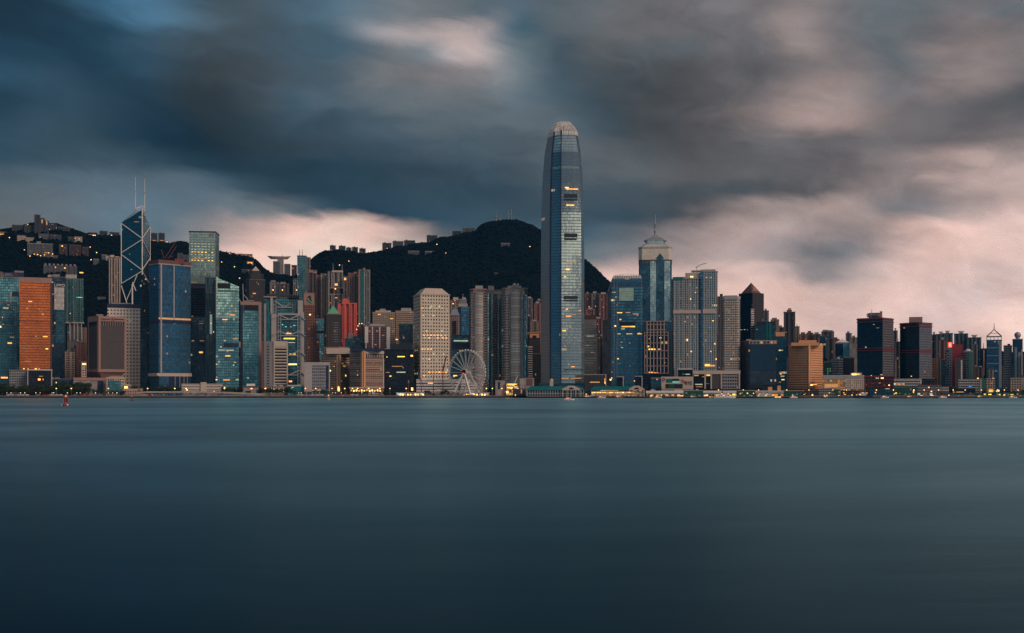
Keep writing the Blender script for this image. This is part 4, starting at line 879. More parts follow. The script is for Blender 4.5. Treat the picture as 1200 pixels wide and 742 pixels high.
# pale blocks and dark block centre left
t = T('office_block', 'block with broad white vertical piers and dark strips below the tan grid twins', 'office block', 427.5, 457, 382.5, 1860, fac('pier_block_wall', (.20,.12,.13), (.03,.025,.035), 3, 3.6, .8, .55, .02, .01), dep=24, roof='lgrey')
t.fin([429, 436.5, 445, 455.5], 383, 428, 'white', 1.2); t.panel(427.5, 431.5, 383, 402, 'white', 'side_wall', .8); t.panel(453, 457, 383, 427, 'white', 'side_wall', .8); t.plant(434, 451, 379.5, 'lgrey', .1, .8)
t.lights([(440,404,3,.9,'dim'),(449,393,3,1,'dim'),(451.5,409,2.4,.8,'dim'),(442,388,3,.8,'dim')])
t = T('office_block', 'left one of two tan grid towers with a pale roof line and lit upper floors', 'office block', 436.5, 463, 366.5, 1960, FC['beige'], dep=28, roof='cream'); t.plant(440, 458, 364, 'cream', .1, .6); t.plant(445, 452, 362, 'lgrey', .2, .5)
t.lights([(444.5,368.6,4,1,'warm'),(459,373.5,4,1,'yellow'),(450,387,2,1,'dim')])
t = T('office_block', 'right one of two tan grid towers, partly hidden behind dark teal block', 'office block', 463.5, 485, 365, 1980, FC['beige'], dep=28, roof='cream'); t.plant(470, 482, 361, 'lgrey', .1, .6); t.lights([(465,398,3,1,'yellow'),(481,366,3,.8,'dim')])
t = T('office_block', 'dark teal reflective block in front of the right tan grid tower', 'office block', 467.5, 484, 380.5, 1920, FC['navy'], dep=24, roof='teal')
t = T('office_block', 'near black office block left of the pale porthole tower with few lit strips', 'office block', 449.5, 484.5, 410, 1740, FC['black'], dep=30, roof='black')
t.plant(457, 484, 403.5, 'dark', .02, .8, 'upper_storeys'); t.plant(470, 484, 401.5, 'dark', .3, .9, 'upper_storeys')
t.lights([(470,418,10,1.3,'yellow'),(482.5,417,3,2,'hot'),(453.5,418.5,1.4,1.2,'warm'),(465.5,429.4,14,.8,'dim'),(470,436.3,12,1.4,'pale'),(454.5,436.5,5,.8,'dim'),(457.5,440.9,2.4,1.6,'hot'),(483,456,2.4,4,'hot'),(472.5,431,1,1,'pale'),(479,447.5,1.6,4,'white')])
# construction cranes at the foot
def crane(px_, Y, pts, label, mat='dred', w=.9):
    r_ = empty('construction_crane', (X(px_, Y), Y, GZ), 0, label, 'crane')
    f = lambda p: (X(p[0], Y) - X(px_, Y), 0, Z(p[1], Y) - GZ)
    MB().bar((0, 0, 0), f((px_, pts[0][1])), w * 1.2).build('crane_mast', M[mat], r_)
    for a_, b_ in zip(pts[:-1], pts[1:]): MB().bar(f(a_), f(b_), w).build('crane_jib', M[mat], r_)
    MB().box(-2.5, 2.5, -2, 2, 0, 3).build('crane_base', M['dark'], r_)
    return r_
crane(494, 1665, [(494,455),(490.5,437.5),(496,452)], 'red lattice crane jib leaning left in front of the porthole tower')
crane(508, 1662, [(508,441),(508,440)], 'short red site mast right of the leaning red jib')
crane(519, 1665, [(519,432),(523,417.5),(519,437)], 'dark red crane leaning right beside the ferris wheel', w=1.1)
crane(478.5, 1668, [(478.5,452),(480,441),(478.5,455)], 'small red crane by the near black office block', w=.8)
crane(603, 1665, [(603,449),(606.5,441)], 'white tipped crane jib by the yellow lit quay hall', 'white')
crane(606, 1680, [(606,452),(601.5,437)], 'thin teal crane jib above the yellow lit quay hall', 'teal', .6)
crane(592.5, 1672, [(592.5,438),(592.5,437)], 'thin dark red site mast below the silver banded twin towers', w=.7)
# ---------------------------------------------------------------- porthole tower
t = T('office_tower', 'pale rectangular tower covered in small round windows with a sloped cream roof cap', OF, 484, 527, 344.5, 1740, FC['jard'], xm=493.2, roof='cream', par=.6)
q = offset(t.P, -1.0); q2 = offset(t.P, -9)
MB().prism(q, t.H + .6, t.z(337.6, 8), True, False, q2).build('sloped_roof', M['cream'], t.root); MB().prism(offset(t.P, .5), t.H - 1.6, t.H - .1, True, True).build('cornice', M['cream'], t.root)
t.fin([493.2], 345, 455, 'cream', 1.2, 'corner_pier', .3); t.panel(484.1, 493, 346, 456, 'grey', 'side_shade_wall', .15) if False else None
for yy, xs in ((361.2,[495,500,504,512,518]),(370,[496,508]),(388,[500,512,518]),(393,[497,501,505,509,513,517,522]),(396,[498,503,513,519,523]),(409.3,[495,498,501.5,505]),(415,[508,520]),(421,[496,500,503]),(436.3,[503,507,511,515,519,523]),(440.5,[497,502])):
    for x_ in xs: t.lights([(x_, yy, 2.4, 1.3, 'warm' if x_ % 2 else 'pale')])
t = T('post_office', 'long white low building with strip windows behind the ferris wheel', 'low building', 488, 540, 445.5, 1690, FC['whitew'], dep=24, roof='white')
t.plant(494, 500, 443.8, 'white'); t.plant(504, 520, 443.5, 'white'); t.floors(446, 460, 4, 'white', 488, 540, .5, 'floor_band', .9); t.lights([(505,448.8,8,2,'warm'),(498,458,4,1.6,'hot'),(492,458,3,1.4,'warm'),(514,457,5,1.4,'dim')])
t = T('post_office_wing', 'terraced white wing stepping down behind the right side of the ferris wheel', 'low building', 540, 558, 449.5, 1688, FC['whitew'], dep=24, roof='white')
t.plant(541, 551, 444.5, 'white', .02, .7, 'upper_terrace'); t.floors(450, 460, 3, 'white', 540, 558, .5, 'floor_band', .9)
# behind the wheel
t = T('office_block', 'brownish stone block with a teal hipped roof right of the porthole tower', 'office block', 527, 539, 370, 1900, FC['pinkg'], dep=26, roof='pink')
MB().prism(t.P, t.H + 1, t.z(362, 10), True, False, offset(t.P, -6)).build('hipped_roof', M['steel'], t.root); t.panel(530, 535, 376, 392, 'dark', 'window_strip', .5)
t = T('apartment_tower', 'cluster of beige flats with round heads far behind the porthole tower', RS, 528, 540, 352, 2330, FC['res_b'], dep=24, notch=2); t.plant(531, 537, 348.5, 'cream'); t.plant(537, 541, 350.5, 'pink'); t.lights([(533,352,1,1,'hot'),(531,356,1,1,'hot')])
t = T('office_tower', 'round blue glass tower with a grey stepped head and one antenna', OF, 537, 550, 360, 2000, FC['blue'], dep=20, ch=5)
t.plant(537, 548, 356, 'lgrey', .1, .9); t.plant(540, 547, 351, 'grey', .2, .8); t.plant(541.5, 546, 348.5, 'lgrey', .3, .7); t.mast(542.5, 344, 349, .8)
t = T('office_block', 'dark teal block with a lit strip near its flat top, behind the ferris wheel', 'office block', 529, 551.5, 394.5, 1790, FC['teal_dk'], dep=26, roof='navy', par=2); t.lights([(540,399.5,19,1.6,'pale')]); t.panel(529, 551, 401.5, 409, 'navy', 'louvre_band', .3); t.lights([(533.5,440.5,5,2,'yellow'),(540,411,5,.8,'dim')])
# ---------------------------------------------------------------- silver banded towers
def exch(x0, x1, yt, Y, label, bays, plants):
    t = T('office_tower', label, OF, x0, x1, yt, Y, FC['exchd'], dep=34, roof='pink', ch=5, par=1.6)
    for a_, b_, m_, top_ in bays:
        cx = (t.lx(a_) + t.lx(b_)) / 2; hw = (t.lx(b_) - t.lx(a_)) / 2
        pl = [(cx + hw * math.cos(math.pi + math.pi * i / 6), -3.2 * math.sin(math.pi * i / 6)) for i in range(7)] + [(cx + hw, 4), (cx - hw, 4)]
        MB().prism(pl, 0, t.z(top_), True, True).build('bay', FC[m_], t.root)
    for a_, b_, y_ in plants: t.plant(a_, b_, y_, 'lgrey')
    return t
t = exch(550.5, 571, 339.5, 1765, 'left silver banded tower of the pinkish trio beside the ferris wheel', [(555.5,566.5,'exch',343),(551,554,'exchd',343)], [(557,566,334.8)])  # silver bay colour stands in for a bright reflected strip
t.lights([(560,372,8,.8,'dim'),(556,395,2,1,'warm')])
t = exch(568, 592, 341, 1800, 'set back middle tower of the pinkish trio with a glassy blue bay', [(567.5,575,'exchb',344),(578,583,'exchd',344),(585,587,'exchb',350)], [(572,579,335)])
t = exch(588, 618.5, 338.5, 1755, 'right silver banded tower of the pinkish trio with a lit rooftop', [(598,610.5,'exch',342),(590,597,'exchd',344),(613,617.5,'exchb',345)], [(595,611,335),(600,608,333.5)])
t.lights([(604,376,2,.8,'orange'),(595,400,2,.8,'dim'),(606,407,3,.9,'dim'),(614,418,2,.8,'dim')])
for px_, r_ in ((603, 1.6), (607, 1.2)): MB().ball((t.lx(px_), 10, t.z(333.5, 10)), r_ * 1.3, 8, 5).build('roof_dish', M['white'], t.root)
# gap between the banded trio and the tallest tower
for a in [('grey flats behind the right banded tower, just under the ridge', 617, 624.5, 350, 2300, 'res_g'), ('pinkish flats group touching the tallest tower on its left', 626, 634, 356, 2250, 'res_p'),
          ('pink brown flats with rounded heads left of the tallest tower', 629, 635, 352.5, 2350, 'res_p'), ('dim narrow flats left of the orange topped block', 616.5, 623, 371, 2100, 'res_d'),
          ('pale slim flats with a bright roof left of the tallest tower', 622, 631, 377, 2050, 'res_b'), ('dark flats beside the foot of the right banded tower', 617, 622, 392, 1950, 'res_d')]:
    t = T('apartment_tower', a[0], RS, a[1], a[2], a[3], a[4], FC[a[5]], dep=20, notch=1); t.plant(a[1] + 1.5, a[2] - 2, a[3] - 2.2, 'lgrey')
t = T('office_block', 'brown block with an orange arched crown left of the tallest tower', 'office block', 620.5, 633, 390, 1900, FC['granite'], dep=20, roof='orange'); t.panel(621, 632, 391, 396, 'orange', 'arched_crown', .8); t.panel(624, 628.5, 393.3, 396, 'dark', 'arch_opening', 1.0)
t = T('office_block', 'black and white striped slim block left of the tallest tower', 'office block', 618, 624, 406.5, 1800, FC['whitew'], dep=16, roof='white'); t.floors(408, 442, 13, 'white', 618.4, 623.8, .3, 'floor_band', .8); t.panel(618.4, 623.8, 408, 442, 'dark', 'window_strip', .4)
t = T('office_block', 'low brown block left of the foot of the tallest tower', 'office block', 624, 634, 415, 1840, FC['granite'], dep=16, roof='pink')
# ---------------------------------------------------------------- tallest tower
t = T('skyscraper', 'tallest tower, silver blue glass tapering to a crown of curved white fins', 'skyscraper', 633.6, 684.6, 250, 1690, None, tops=1, poly=lambda s: [(0, 0)])
kk = t.k; xcx = 659.1
def plan(sc):
    # eight sided plan: silver side, corner bay, broad face, then the same again round the back
    P = [(0,38),(11.5,10),(24,0),(31,.7),(40,2.4),(47.5,4.8),(51,11),(51,22),(39.5,50),(27,60),(3.5,54),(0,48)]
    return [((x - 25.5) * kk * sc * 1.012, (y * .85 - 25.5) * kk * .95 * sc + 30) for x, y in P]
S0 = 1.0
prof = [(470,1.0),(330,1.0),(300,1.0),(250,.98),(229,.955),(215,.935),(198,.905),(196,.885),(178,.835),(168,.77),(166,.75),(158,.69),(153,.65)]
# each storey section narrows slightly more than the one below
mbb = MB(); mbs = MB(); mbd = MB()
for (ya, sa), (yb, sb) in zip(prof[:-1], prof[1:]):
    Pa, Pb = plan(sa * S0), plan(sb * S0); za, zb = t.z(ya, 10), t.z(yb, 10)
    if za < 0: za = 0
    if abs(ya - yb) <= 2.5:
        mbb.face([(*p, za + .0) for p in Pb]); 
    n = len(Pa); uu = 0
    for i in range(n):
        j = (i + 1) % n; L = math.hypot(Pa[i][0] - Pa[j][0], Pa[i][1] - Pa[j][1])
        tgt = mbs if i == 0 else (mbd if i == 1 else mbb)
        tgt.face([(*Pa[i], za), (*Pa[j], za), (*Pb[j], zb), (*Pb[i], zb)], [(uu, za), (uu + L, za), (uu + L, zb), (uu, zb)]); uu += L
Pt = plan(.65); mbb.face([(*p, t.z(153, 10)) for p in Pt])
mbb.build('glass_wall', FC['ifc'], t.root); mbs.build('silver_side_wall', FC['ifcs'], t.root); mbd.build('corner_bay_wall', fac('corner_bay_glass', (.06,.11,.14), (.20,.38,.46), 1.9, 4.2, .9, .80, .004, .002, metal=.8, gr=.12, var=.15, tilt=.015), t.root)
# dark recess lines at both edges of the corner bay
for idx, wd in ((1, 1.6), (2, 1.6)):
    mb = MB()
    for (ya, sa), (yb, sb) in zip(prof[:-1], prof[1:]):
        a_ = plan(sa * S0)[idx]; b_ = plan(sb * S0)[idx]; d_ = (-.2, -.5) if idx == 0 else (-.5, -.2)
        mb.bar((a_[0] + d_[0], a_[1] + d_[1], max(0, t.z(ya, 10))), (b_[0] + d_[0], b_[1] + d_[1], t.z(yb, 10)), wd)
    mb.build('corner_groove', M['navy'], t.root)
# crown: curved fins rising round the edge and leaning inwards
def ringpt(f, sc):
    P = plan(sc * S0); n = len(P); L = [math.dist(P[i], P[(i + 1) % n]) for i in range(n)]; tot = sum(L); d_ = f * tot
    for i in range(n):
        if d_ <= L[i]: a_, b_ = P[i], P[(i + 1) % n]; r_ = d_ / L[i]; return (a_[0] + (b_[0] - a_[0]) * r_, a_[1] + (b_[1] - a_[1]) * r_)
        d_ -= L[i]
    return P[0]
for i in range(56):
    f = i / 56; prv = None; mb = MB()
    for y_, s_ in ((158,.70),(153,.66),(148,.55),(144.5,.43),(142.0 if i % 2 else 140.8,.32)):
        p = ringpt(f, s_); p = (p[0], p[1], t.z(y_, 10))
        if prv: mb.bar(prv, p, .9, 1.6)
        prv = p
    mb.build('crown_fin', M['white'], t.root)
MB().prism(plan(.52), t.z(153, 10), t.z(148, 10), True).build('crown_core', M['lgrey'], t.root)
def ifc_wall(px0, px1, y0, y1, mat, name, out=.4):
    # strips on the broad face: between plan points 0 and 1
    sc = float(np.interp(-(y0 + y1) / 2, [-a for a, b in prof], [b for a, b in prof])); P = plan(sc * S0)
    a_, b_ = Vector(P[2]), Vector(P[5]); out += 1.4; xa = 659.1 + a_.x / kk * .985; xb = 659.1 + b_.x / kk * .985
    f0, f1 = (px0 - xa) / (xb - xa), (px1 - xa) / (xb - xa); p, q_ = a_ + (b_ - a_) * f0, a_ + (b_ - a_) * f1; n_ = Vector(((b_ - a_).y, -(b_ - a_).x)).normalized()
    MB().prism([tuple(p + n_ * out), tuple(q_ + n_ * out), tuple(q_ - n_ * .3), tuple(p - n_ * .3)], t.z(y1, 10), t.z(y0, 10), True, True).build(name, M.get(mat) or G.get(mat), t.root)
for y0, y1, a_, b_ in ((228.5,232.5,661,676),(234,236,661,676),(274.5,279,661,676),(280.5,282.2,661,675.5),(347.5,351,660.5,676.5),(352,353.7,660.5,676.5)): ifc_wall(a_, b_, y0, y1, 'dark', 'louvre_band')
for e in [(670,222.5,14,.9,'warm'),(664,221,4,.8,'hot'),(668,241.5,9,1.3,'yellow'),(669,308,12,.9,'dim'),(665,316.5,4,1.4,'yellow'),(666,371,6,1.4,'warm'),(672,369.5,4,1,'dim'),(664,363,2,1.4,'warm'),(679,364.5,2.5,1,'warm'),(662,325,2,1.4,'yellow'),(661,388,4,1.4,'yellow'),(671,430,4,1.2,'warm'),(662,443.5,8,1.3,'dim'),(675,443.5,12,1,'dim'),(662,406,2,1,'dim'),(668,384,3,.8,'dim'),(667,402,1,1,'dim')]:
    ifc_wall(e[0] - e[2] / 2, e[0] + e[2] / 2, e[1] - e[3] / 2, e[1] + e[3] / 2, e[4], 'lit_window', .2)
ifc_wall(660.5, 683, 433, 434, 'dark', 'louvre_band'); 
MB().box(t.lx(632), t.lx(688), -8, 6, 0, t.z(449)).build('podium', FC['teal_dk'], t.root)
# ================================================================== right of the tallest tower
t = T('office_block', 'teal and silver striped block with a red brown cap right of the tallest tower', 'office block', 682, 699, 370, 1830, FC['exch'], dep=26, roof='brown'); t.panel(684, 698.6, 370, 374.5, 'brown', 'cap_wall', .5)
t.lights([(692,394,10,.8,'pale'),(688,405,6,.8,'dim'),(694,413,4,.8,'dim')])
for a in [('pink grey flats with pale roof huts right of the tallest tower', 685.5, 692.5, 344.5, 2330, 'res_p'), ('flats tower with a tall pale stair strip in the row behind', 693, 702, 344, 2320, 'res_g'),
          ('brown ribbed flats at the right end of the row behind', 702, 713, 345, 2310, 'res_p'), ('small lit roofed flats above the red brown cap', 687, 697, 363, 2150, 'res_p'), ('tiny flats between the red brown cap and the grey slab', 697, 706, 374, 2100, 'res_p'),
          ('white balconied flats low in the gap right of the striped block', 699, 705, 390, 1960, 'res_b'), ('dark slim flats in the gap right of the striped block', 703, 708, 397, 1900, 'res_d')]:
    t = T('apartment_tower', a[0], RS, a[1], a[2], a[3], a[4], FC[a[5]], dep=20, notch=2, nd=2); t.plant(a[1] + 2, a[2] - 3, a[3] - 2.4, 'lgrey'); t.lights([(a[1] + 3, a[3] + 6, 1, 1.2, 'dim'), (a[1] + 5, a[3] + 15, 1, 1, 'warm')])
t = T('office_block', 'plain grey windowless slab left of the deep blue finned tower', 'office block', 706, 716, 375.5, 1800, FC['blank'], dep=26, roof='lgrey')
# deep blue finned tower
t = T('office_tower', 'deep blue glass tower with rounded crown of white fins and a pale lit panel', OF, 716, 753.5, 336, 1740, FC['ifc1'], dep=44, top=False)
P0_ = t.P; D_ = 44
tp = [(336,1.0),(330,.96),(326,.88)]
for (ya, a_), (yb, b_) in zip(tp[:-1], tp[1:]):
    w_ = t.lx(753.5); f = lambda s_: [(-w_ * s_, (1 - s_) * 22), (w_ * s_, (1 - s_) * 22), (w_ * s_, 44 - (1 - s_) * 22), (-w_ * s_, 44 - (1 - s_) * 22)]
    MB().prism(f(a_), t.z(ya), t.z(yb), True, False, f(b_)).build('upper_storeys', FC['ifc1'], t.root)
for i in range(17):
    f = -.9 + 1.8 * i / 16; mb = MB(); x_ = w_ * f
    y0 = 2 + 10 * f * f
    pr_ = [(x_, y0, t.z(329.5)), (x_ * .97, y0 + 1, t.z(324.5)), (x_ * .88, y0 + 5, t.z(320.5 + 1.5 * f * f))]
    mb.bar(pr_[0], pr_[1], .9, 1.4); mb.bar(pr_[1], pr_[2], .9, 1.4); mb.build('crown_fin', M['white'], t.root)
MB().box(-w_ * .8, w_ * .8, 10, 36, t.z(326), t.z(322.5)).build('crown_core', M['lgrey'], t.root)
# grey left flank
MB().prism([(t.lx(711.5), 14), (t.lx(716), .5), (t.lx(716), 44), (t.lx(711.5), 44)], 0, t.z(341), True, False).build('side_wing', FC['blank'], t.root)
MB().bar((t.lx(712.5), 10, t.z(341)), (t.lx(718.5), 6, t.z(325)), 2.2).build('side_fin', M['lgrey'], t.root)
t.fin([719.5, 723, 751.5], 330, 446, 'steel', .45, 'fin', .5)
t.panel(725.5, 742.5, 337.5, 352.5, fac('bright_panel_wall', (.22,.40,.38), (.42,.62,.52), 3, 3.6, .95, .75, .0, .0, (.7,1,.75), .35, metal=.3, gr=.3, var=.2), 'bright_panel', .5)
t.panel(726, 744, 377.5, 381, 'black', 'refuge_band', .3)
t.lights([(719.5,342.5,5,.9,'pale'),(726,366.5,7,1.2,'yellow'),(736,366.5,6,.9,'dim'),(745,368,8,1,'dim'),(735.5,382.8,16,1.5,'warm'),(742,382.8,5,1.6,'yellow'),(721,382,2,1.4,'hot'),(730,385.5,5,1,'pale'),(725.5,391.3,4,1,'pale'),(737.5,391.3,8,1.3,'pale'),(749.5,391.3,6,1.3,'yellow'),(727,374.5,2.4,1.2,'warm'),(724,420.5,2.6,1.6,'yellow'),(718.5,424.3,1.4,1.2,'white'),(728.5,401,2,.9,'pale'),(729,407.3,3,1,'pale'),(738,402,1,1,'pale'),(726,426,4,.9,'green'),(738,429,1,1,'dim'),(717,436,1,1,'dim'),(723,357,2,.8,'dim')])
# crown-and-spire steel tower
t = T('skyscraper', 'steel blue mirror tower with stepped pyramid top, arrow bay and tall spire', 'skyscraper', 748.5, 787.3, 290, 1850, FC['centerd'], dep=36, ch=5, roof='steel')
MB().prism(offset(t.P, .3), t.z(305), t.z(290), False).build('bright_storeys', fac('champagne_wall', (.72,.64,.54), (.80,.74,.62), 3, 4, .92, .85, 0, 0, metal=.25, gr=.35, var=.15, tilt=.02), t.root)
t.band(289.2, 291, 'lgrey', 'cornice', .8); t.band(304.3, 305.3, 'brown', 'floor_line', .5); t.band(307.5, 308.2, 'brown', 'floor_line', .4); t.band(376, 377, 'steel', 'floor_line', .4)
t.panel(762, 768.8, 306, 376, FC['center'], 'bright_bay', .6); t.panel(778.5, 785.5, 306, 376, FC['center'], 'bright_bay', .6); t.panel(750, 761, 306.5, 460, FC['centerd'], 'dark_bay', .3)
# arrow headed dark bay
a0, a1 = t.lx(769.5), t.lx(777.5); zt_, zm = t.z(297), t.z(302)
mb = MB(); mb.face([(a0, -1.2, 0), (a1, -1.2, 0), (a1, -1.2, zm), ((a0 + a1) / 2, -1.2, zt_), (a0, -1.2, zm)], [(0, 0), (a1 - a0, 0), (a1 - a0, zm), ((a1 - a0) / 2, zt_), (0, zm)])
mb.face([(a0, -1.2, 0), (a0, -1.2, zm), (a0, 0, zm), (a0, 0, 0)]); mb.face([(a1, -1.2, zm), (a1, -1.2, 0), (a1, 0, 0), (a1, 0, zm)]); mb.face([(a0, -1.2, zm), ((a0 + a1) / 2, -1.2, zt_), ((a0 + a1) / 2, 0, zt_), (a0, 0, zm)]); mb.face([((a0 + a1) / 2, -1.2, zt_), (a1, -1.2, zm), (a1, 0, zm), ((a0 + a1) / 2, 0, zt_)])
mb.build('arrow_bay', FC['centerd'], t.root)
pp = t.P; cc = (0, 18); sc_ = lambda f: [((p[0] - cc[0]) * f + cc[0], (p[1] - cc[1]) * f + cc[1]) for p in pp]
MB().prism(sc_(.95), t.H + .9, t.z(286.5, 8), True, False, sc_(.72)).build('lower_pyramid', fac('pyramid_glass', (.6,.6,.56), (.62,.62,.56), 3, 3, .9, .85, 0, 0, metal=.3, gr=.2), t.root)
MB().prism(sc_(.60), t.z(286.5, 8), t.z(282, 8), True).build('pyramid_neck', FC['center'], t.root)
MB().prism(sc_(.68), t.z(282, 8), t.z(281.2, 8), True, True).build('neck_cornice', M['lgrey'], t.root)
MB().prism(sc_(.60), t.z(281.2, 8), t.z(278.2, 12), True, False, sc_(.30)).build('middle_pyramid', M['steel'], t.root)
MB().prism(sc_(.26), t.z(278.2, 12), t.z(274.5, 16), True, False, sc_(.05)).build('upper_pyramid', M['steel'], t.root)
MB().cyl((0, 18), 2.2, t.z(280, 18), t.z(268, 18), 8, 1.3).build('spire_base', M['lgrey'], t.root); MB().cyl((0, 18), 1.2, t.z(268, 18), t.z(251.5, 18), 6, .35).build('spire', M['lgrey'], t.root)
for y_ in (262.5, 265, 271): MB().cyl((0, 18), 2.6, t.z(y_ + .8, 18), t.z(y_, 18), 8).build('spire_ring', M['lgrey'], t.root)
t.lights([(768,381,2,1,'dim'),(752,399,1,1,'warm'),(765,345,3,.7,'pale')])
# brown gridded block in front
t = T('office_block', 'dark block with a tall grid of pinkish piers in front of the spire tower', 'office block', 755, 783.5, 390, 1730, FC['black'], dep=24, roof='pink')
t.plant(757.5, 780.5, 376, 'dark', .0, .6, 'upper_storeys'); zz = t.z(376)
t.fin([755.5, 783], 390, 438, 'pink', 1.1, 'pier', .8); t.fin([758.3, 762.2, 766.2, 770.2, 774.2, 778.4], 377, 438, 'lgrey', 1.0, 'pier', .9)
for y_ in (376.6, 380.5, 386.5): t.panel(757.6, 780.4, y_ - .6, y_ + .6, 'pink', 'crossbeam', 1.1)
for y_ in (393, 402, 411, 420, 429, 437.5): t.panel(755, 783.4, y_ - .45, y_ + .45, 'pink', 'crossbeam', .9)
t.lights([(759.5,406,3,1.6,'yellow'),(764,409.3,9,1.6,'yellow'),(773,409.3,4,1.2,'warm'),(774,396,3,1,'yellow'),(762.5,436.5,5,1.8,'yellow'),(768,437,8,1.2,'warm'),(779,425,2,1.2,'dim'),(761,397,2,1,'dim')])
# residences
t = T('apartment_tower', 'left curved wing of the big residential tower with a beige refuge belt', RS, 787, 821, 327.5, 1745, FC['fs'], dep=30, ch=4, notch=0)
t.plant(790, 803, 324.5, 'grey', .05, .6); t.plant(803, 821, 320, 'lgrey', .05, .6, 'upper_storeys'); t.fin([790, 794.5, 799.5, 804.5, 808.5, 813, 817.5], 328, 432, 'lgrey', .7); t.panel(789, 821, 363.5, 367.5, 'cream', 'refuge_belt', 1.3)
t.panel(788, 800, 324.8, 328.5, 'teal', 'glass_crown', .6); t.lights([(810.5,324.5,4,1.4,'hot'),(809,350.5,2,1.8,'yellow'),(815,343,1.4,1.2,'yellow'),(805,398.5,2.6,3,'yellow'),(810,412,2,1.6,'warm'),(798,349,1,1,'dim'),(816.5,337.5,1,1,'pale'),(803,377,1,1,'warm')])
t = T('apartment_tower', 'right taller wing of the big residential tower with white rooftop frame', RS, 820.5, 841, 318.5, 1740, FC['fs'], dep=30, ch=4)
t.panel(821, 838.5, 315.8, 318.5, 'lgrey', 'roof_frame', .4); t.plant(810, 838, 316.5, 'lgrey', .1, .6); t.fin([821.2, 824, 838.5], 319, 432, 'lgrey', .7); t.panel(823.5, 839.5, 362.5, 367.5, 'cream', 'refuge_belt', 1.3)
MB().prism(offset([(t.lx(820.7), -1), (t.lx(824), -1), (t.lx(824), 3), (t.lx(820.7), 3)], 0), 0, t.z(318), True).build('glass_stair', FC['blue'], t.root)
t.lights([(828,325.3,2,1.2,'pale'),(833,325.3,2,1,'pale'),(822.5,326,1.2,1.4,'hot'),(822,376,1.6,3,'yellow'),(835.5,376,1.6,1.4,'yellow'),(822.3,393,1,2,'warm'),(838,403,1.4,2,'hot'),(829,428,7,3,'yellow'),(834,428.6,9,2,'warm'),(822.5,346,1,1.5,'warm'),(830,340,1,1,'dim'),(833,412,1.2,1.4,'warm'),(827,390,1,1,'dim'),(839,421,1.2,2,'hot'),(832,384,1,1,'dim')])
c_ = MB()
for a_, b_ in [((816.8,320),(816.5,312.6)),((816.5,312.6),(820.5,310.3)),((820.5,310.3),(828,308.3)),((816.5,312.6),(815,313.6))]: c_.bar((t.lx(a_[0]), 10, t.z(a_[1], 10)), (t.lx(b_[0]), 10, t.z(b_[1], 10)), .8)
c_ = c_.build('roof_crane', M['steel']); c_.location = t.root.location; c_.rotation_euler = t.root.rotation_euler; tag(c_, 'small crane on the roof of the big residential tower', 'crane')
t = T('hotel_tower', 'pale rounded hotel tower with a dark left flank and white curved top band', 'hotel', 845.5, 867.3, 350.5, 1735, FC['fsb'], dep=26, ch=4, roof='lgrey')
t.band(347.2, 350.5, 'lgrey', 'top_band', .6); t.plant(848, 864, 346.3, 'grey'); MB().box(t.lx(841), t.lx(845.6), 2, 26, 0, t.z(347)).build('dark_flank', FC['res_d'], t.root); t.plant(843.5, 847, 344.3, 'dark', .1, .3)
for i in range(16): t.lights([(849 + (i * 5.3) % 16, 356 + (i * 7.1) % 74, 1.2, 1.0, 'dim')])
# dark twin with gable pyramid
t = T('office_tower', 'dark blue granite tower with a steep glazed gable pyramid on top', OF, 865.5, 895, 343.8, 1850, FC['navy'], xm=881.5, sq=1, roof='dark')
t.panel(881.8, 895, 344, 430, FC['granite'], 'granite_face', .5); t.panel(879.8, 883.4, 362, 398, FC['whitew'], 'corner_bay', .8)
P_ = offset(t.P, -2.5); cx_ = (sum(p[0] for p in P_) / 4, sum(p[1] for p in P_) / 4)
MB().prism(P_, t.H + .9, t.z(331, 15), False, False, [cx_] * 4).build('pyramid_roof', M['brown'], t.root)
a_, b_ = Vector((*P_[0], t.H + 1.2)), Vector((*P_[1], t.H + 1.2)); ap = Vector((*cx_, t.z(331, 15)))
t.lights([(868.5,386.5,3,.7,'pale'),(872.5,386.3,2,.7,'pale'),(876,386.5,1,.7,'pale')])
n_ = (b_ - a_).cross(ap - a_).normalized() * (-.5)
if n_.y > 0: n_ = -n_
c0_ = (a_ + b_ + ap) / 3; MB().face([a_ * .55 + c0_ * .45 + n_, b_ * .55 + c0_ * .45 + n_, ap * .55 + c0_ * .45 + n_]).build('gable_glass', M['pink'], t.root)
t = T('office_tower', 'dark teal office tower stepped in three heights behind the black glass box', OF, 884, 908.5, 381, 1830, FC['teal_dk'], dep=28, roof='dark'); t.plant(887, 908, 377, 'navy', .05, .5); t.panel(898, 900, 378.5, 398, 'teal', 'glass_strip', .6); t.panel(901, 904, 378.5, 398, 'teal', 'glass_strip', .6)
t.lights([(903.6,380,1.2,1.2,'white'),(887,386,2,.8,'dim')])
t = T('office_block', 'black glass box with a grey left wall and row of lit attic windows', 'office block', 868.5, 910.5, 399.3, 1720, FC['black'], xm=877.2, sq=1, roof='grey')
t.panel(868.6, 877, 400, 456, FC['res_d'], 'grey_side_wall', .3); t.panel(877.4, 910.4, 399.4, 403.4, 'grey', 'attic', .5); t.panel(878.4, 909.4, 404.2, 434, fac('deep_navy_mirror', (.005,.012,.02), (.02,.055,.10), 40, 40, 1, 1, 0, 0, metal=.7, gr=.10, var=.1, tilt=0), 'mirror_field', .5)
for i in range(8): t.panel(879 + i * 4, 881.4 + i * 4, 400.3, 402.6, 'dim' if i in (3, 6) else 'orange' if i == 7 else 'dark', 'attic_window', .8)
t.panel(878.4, 909.4, 434.3, 451, FC['navy'], 'lower_field', .5); t.panel(875, 880, 397.5, 399.3, 'pink', 'cap', .4)
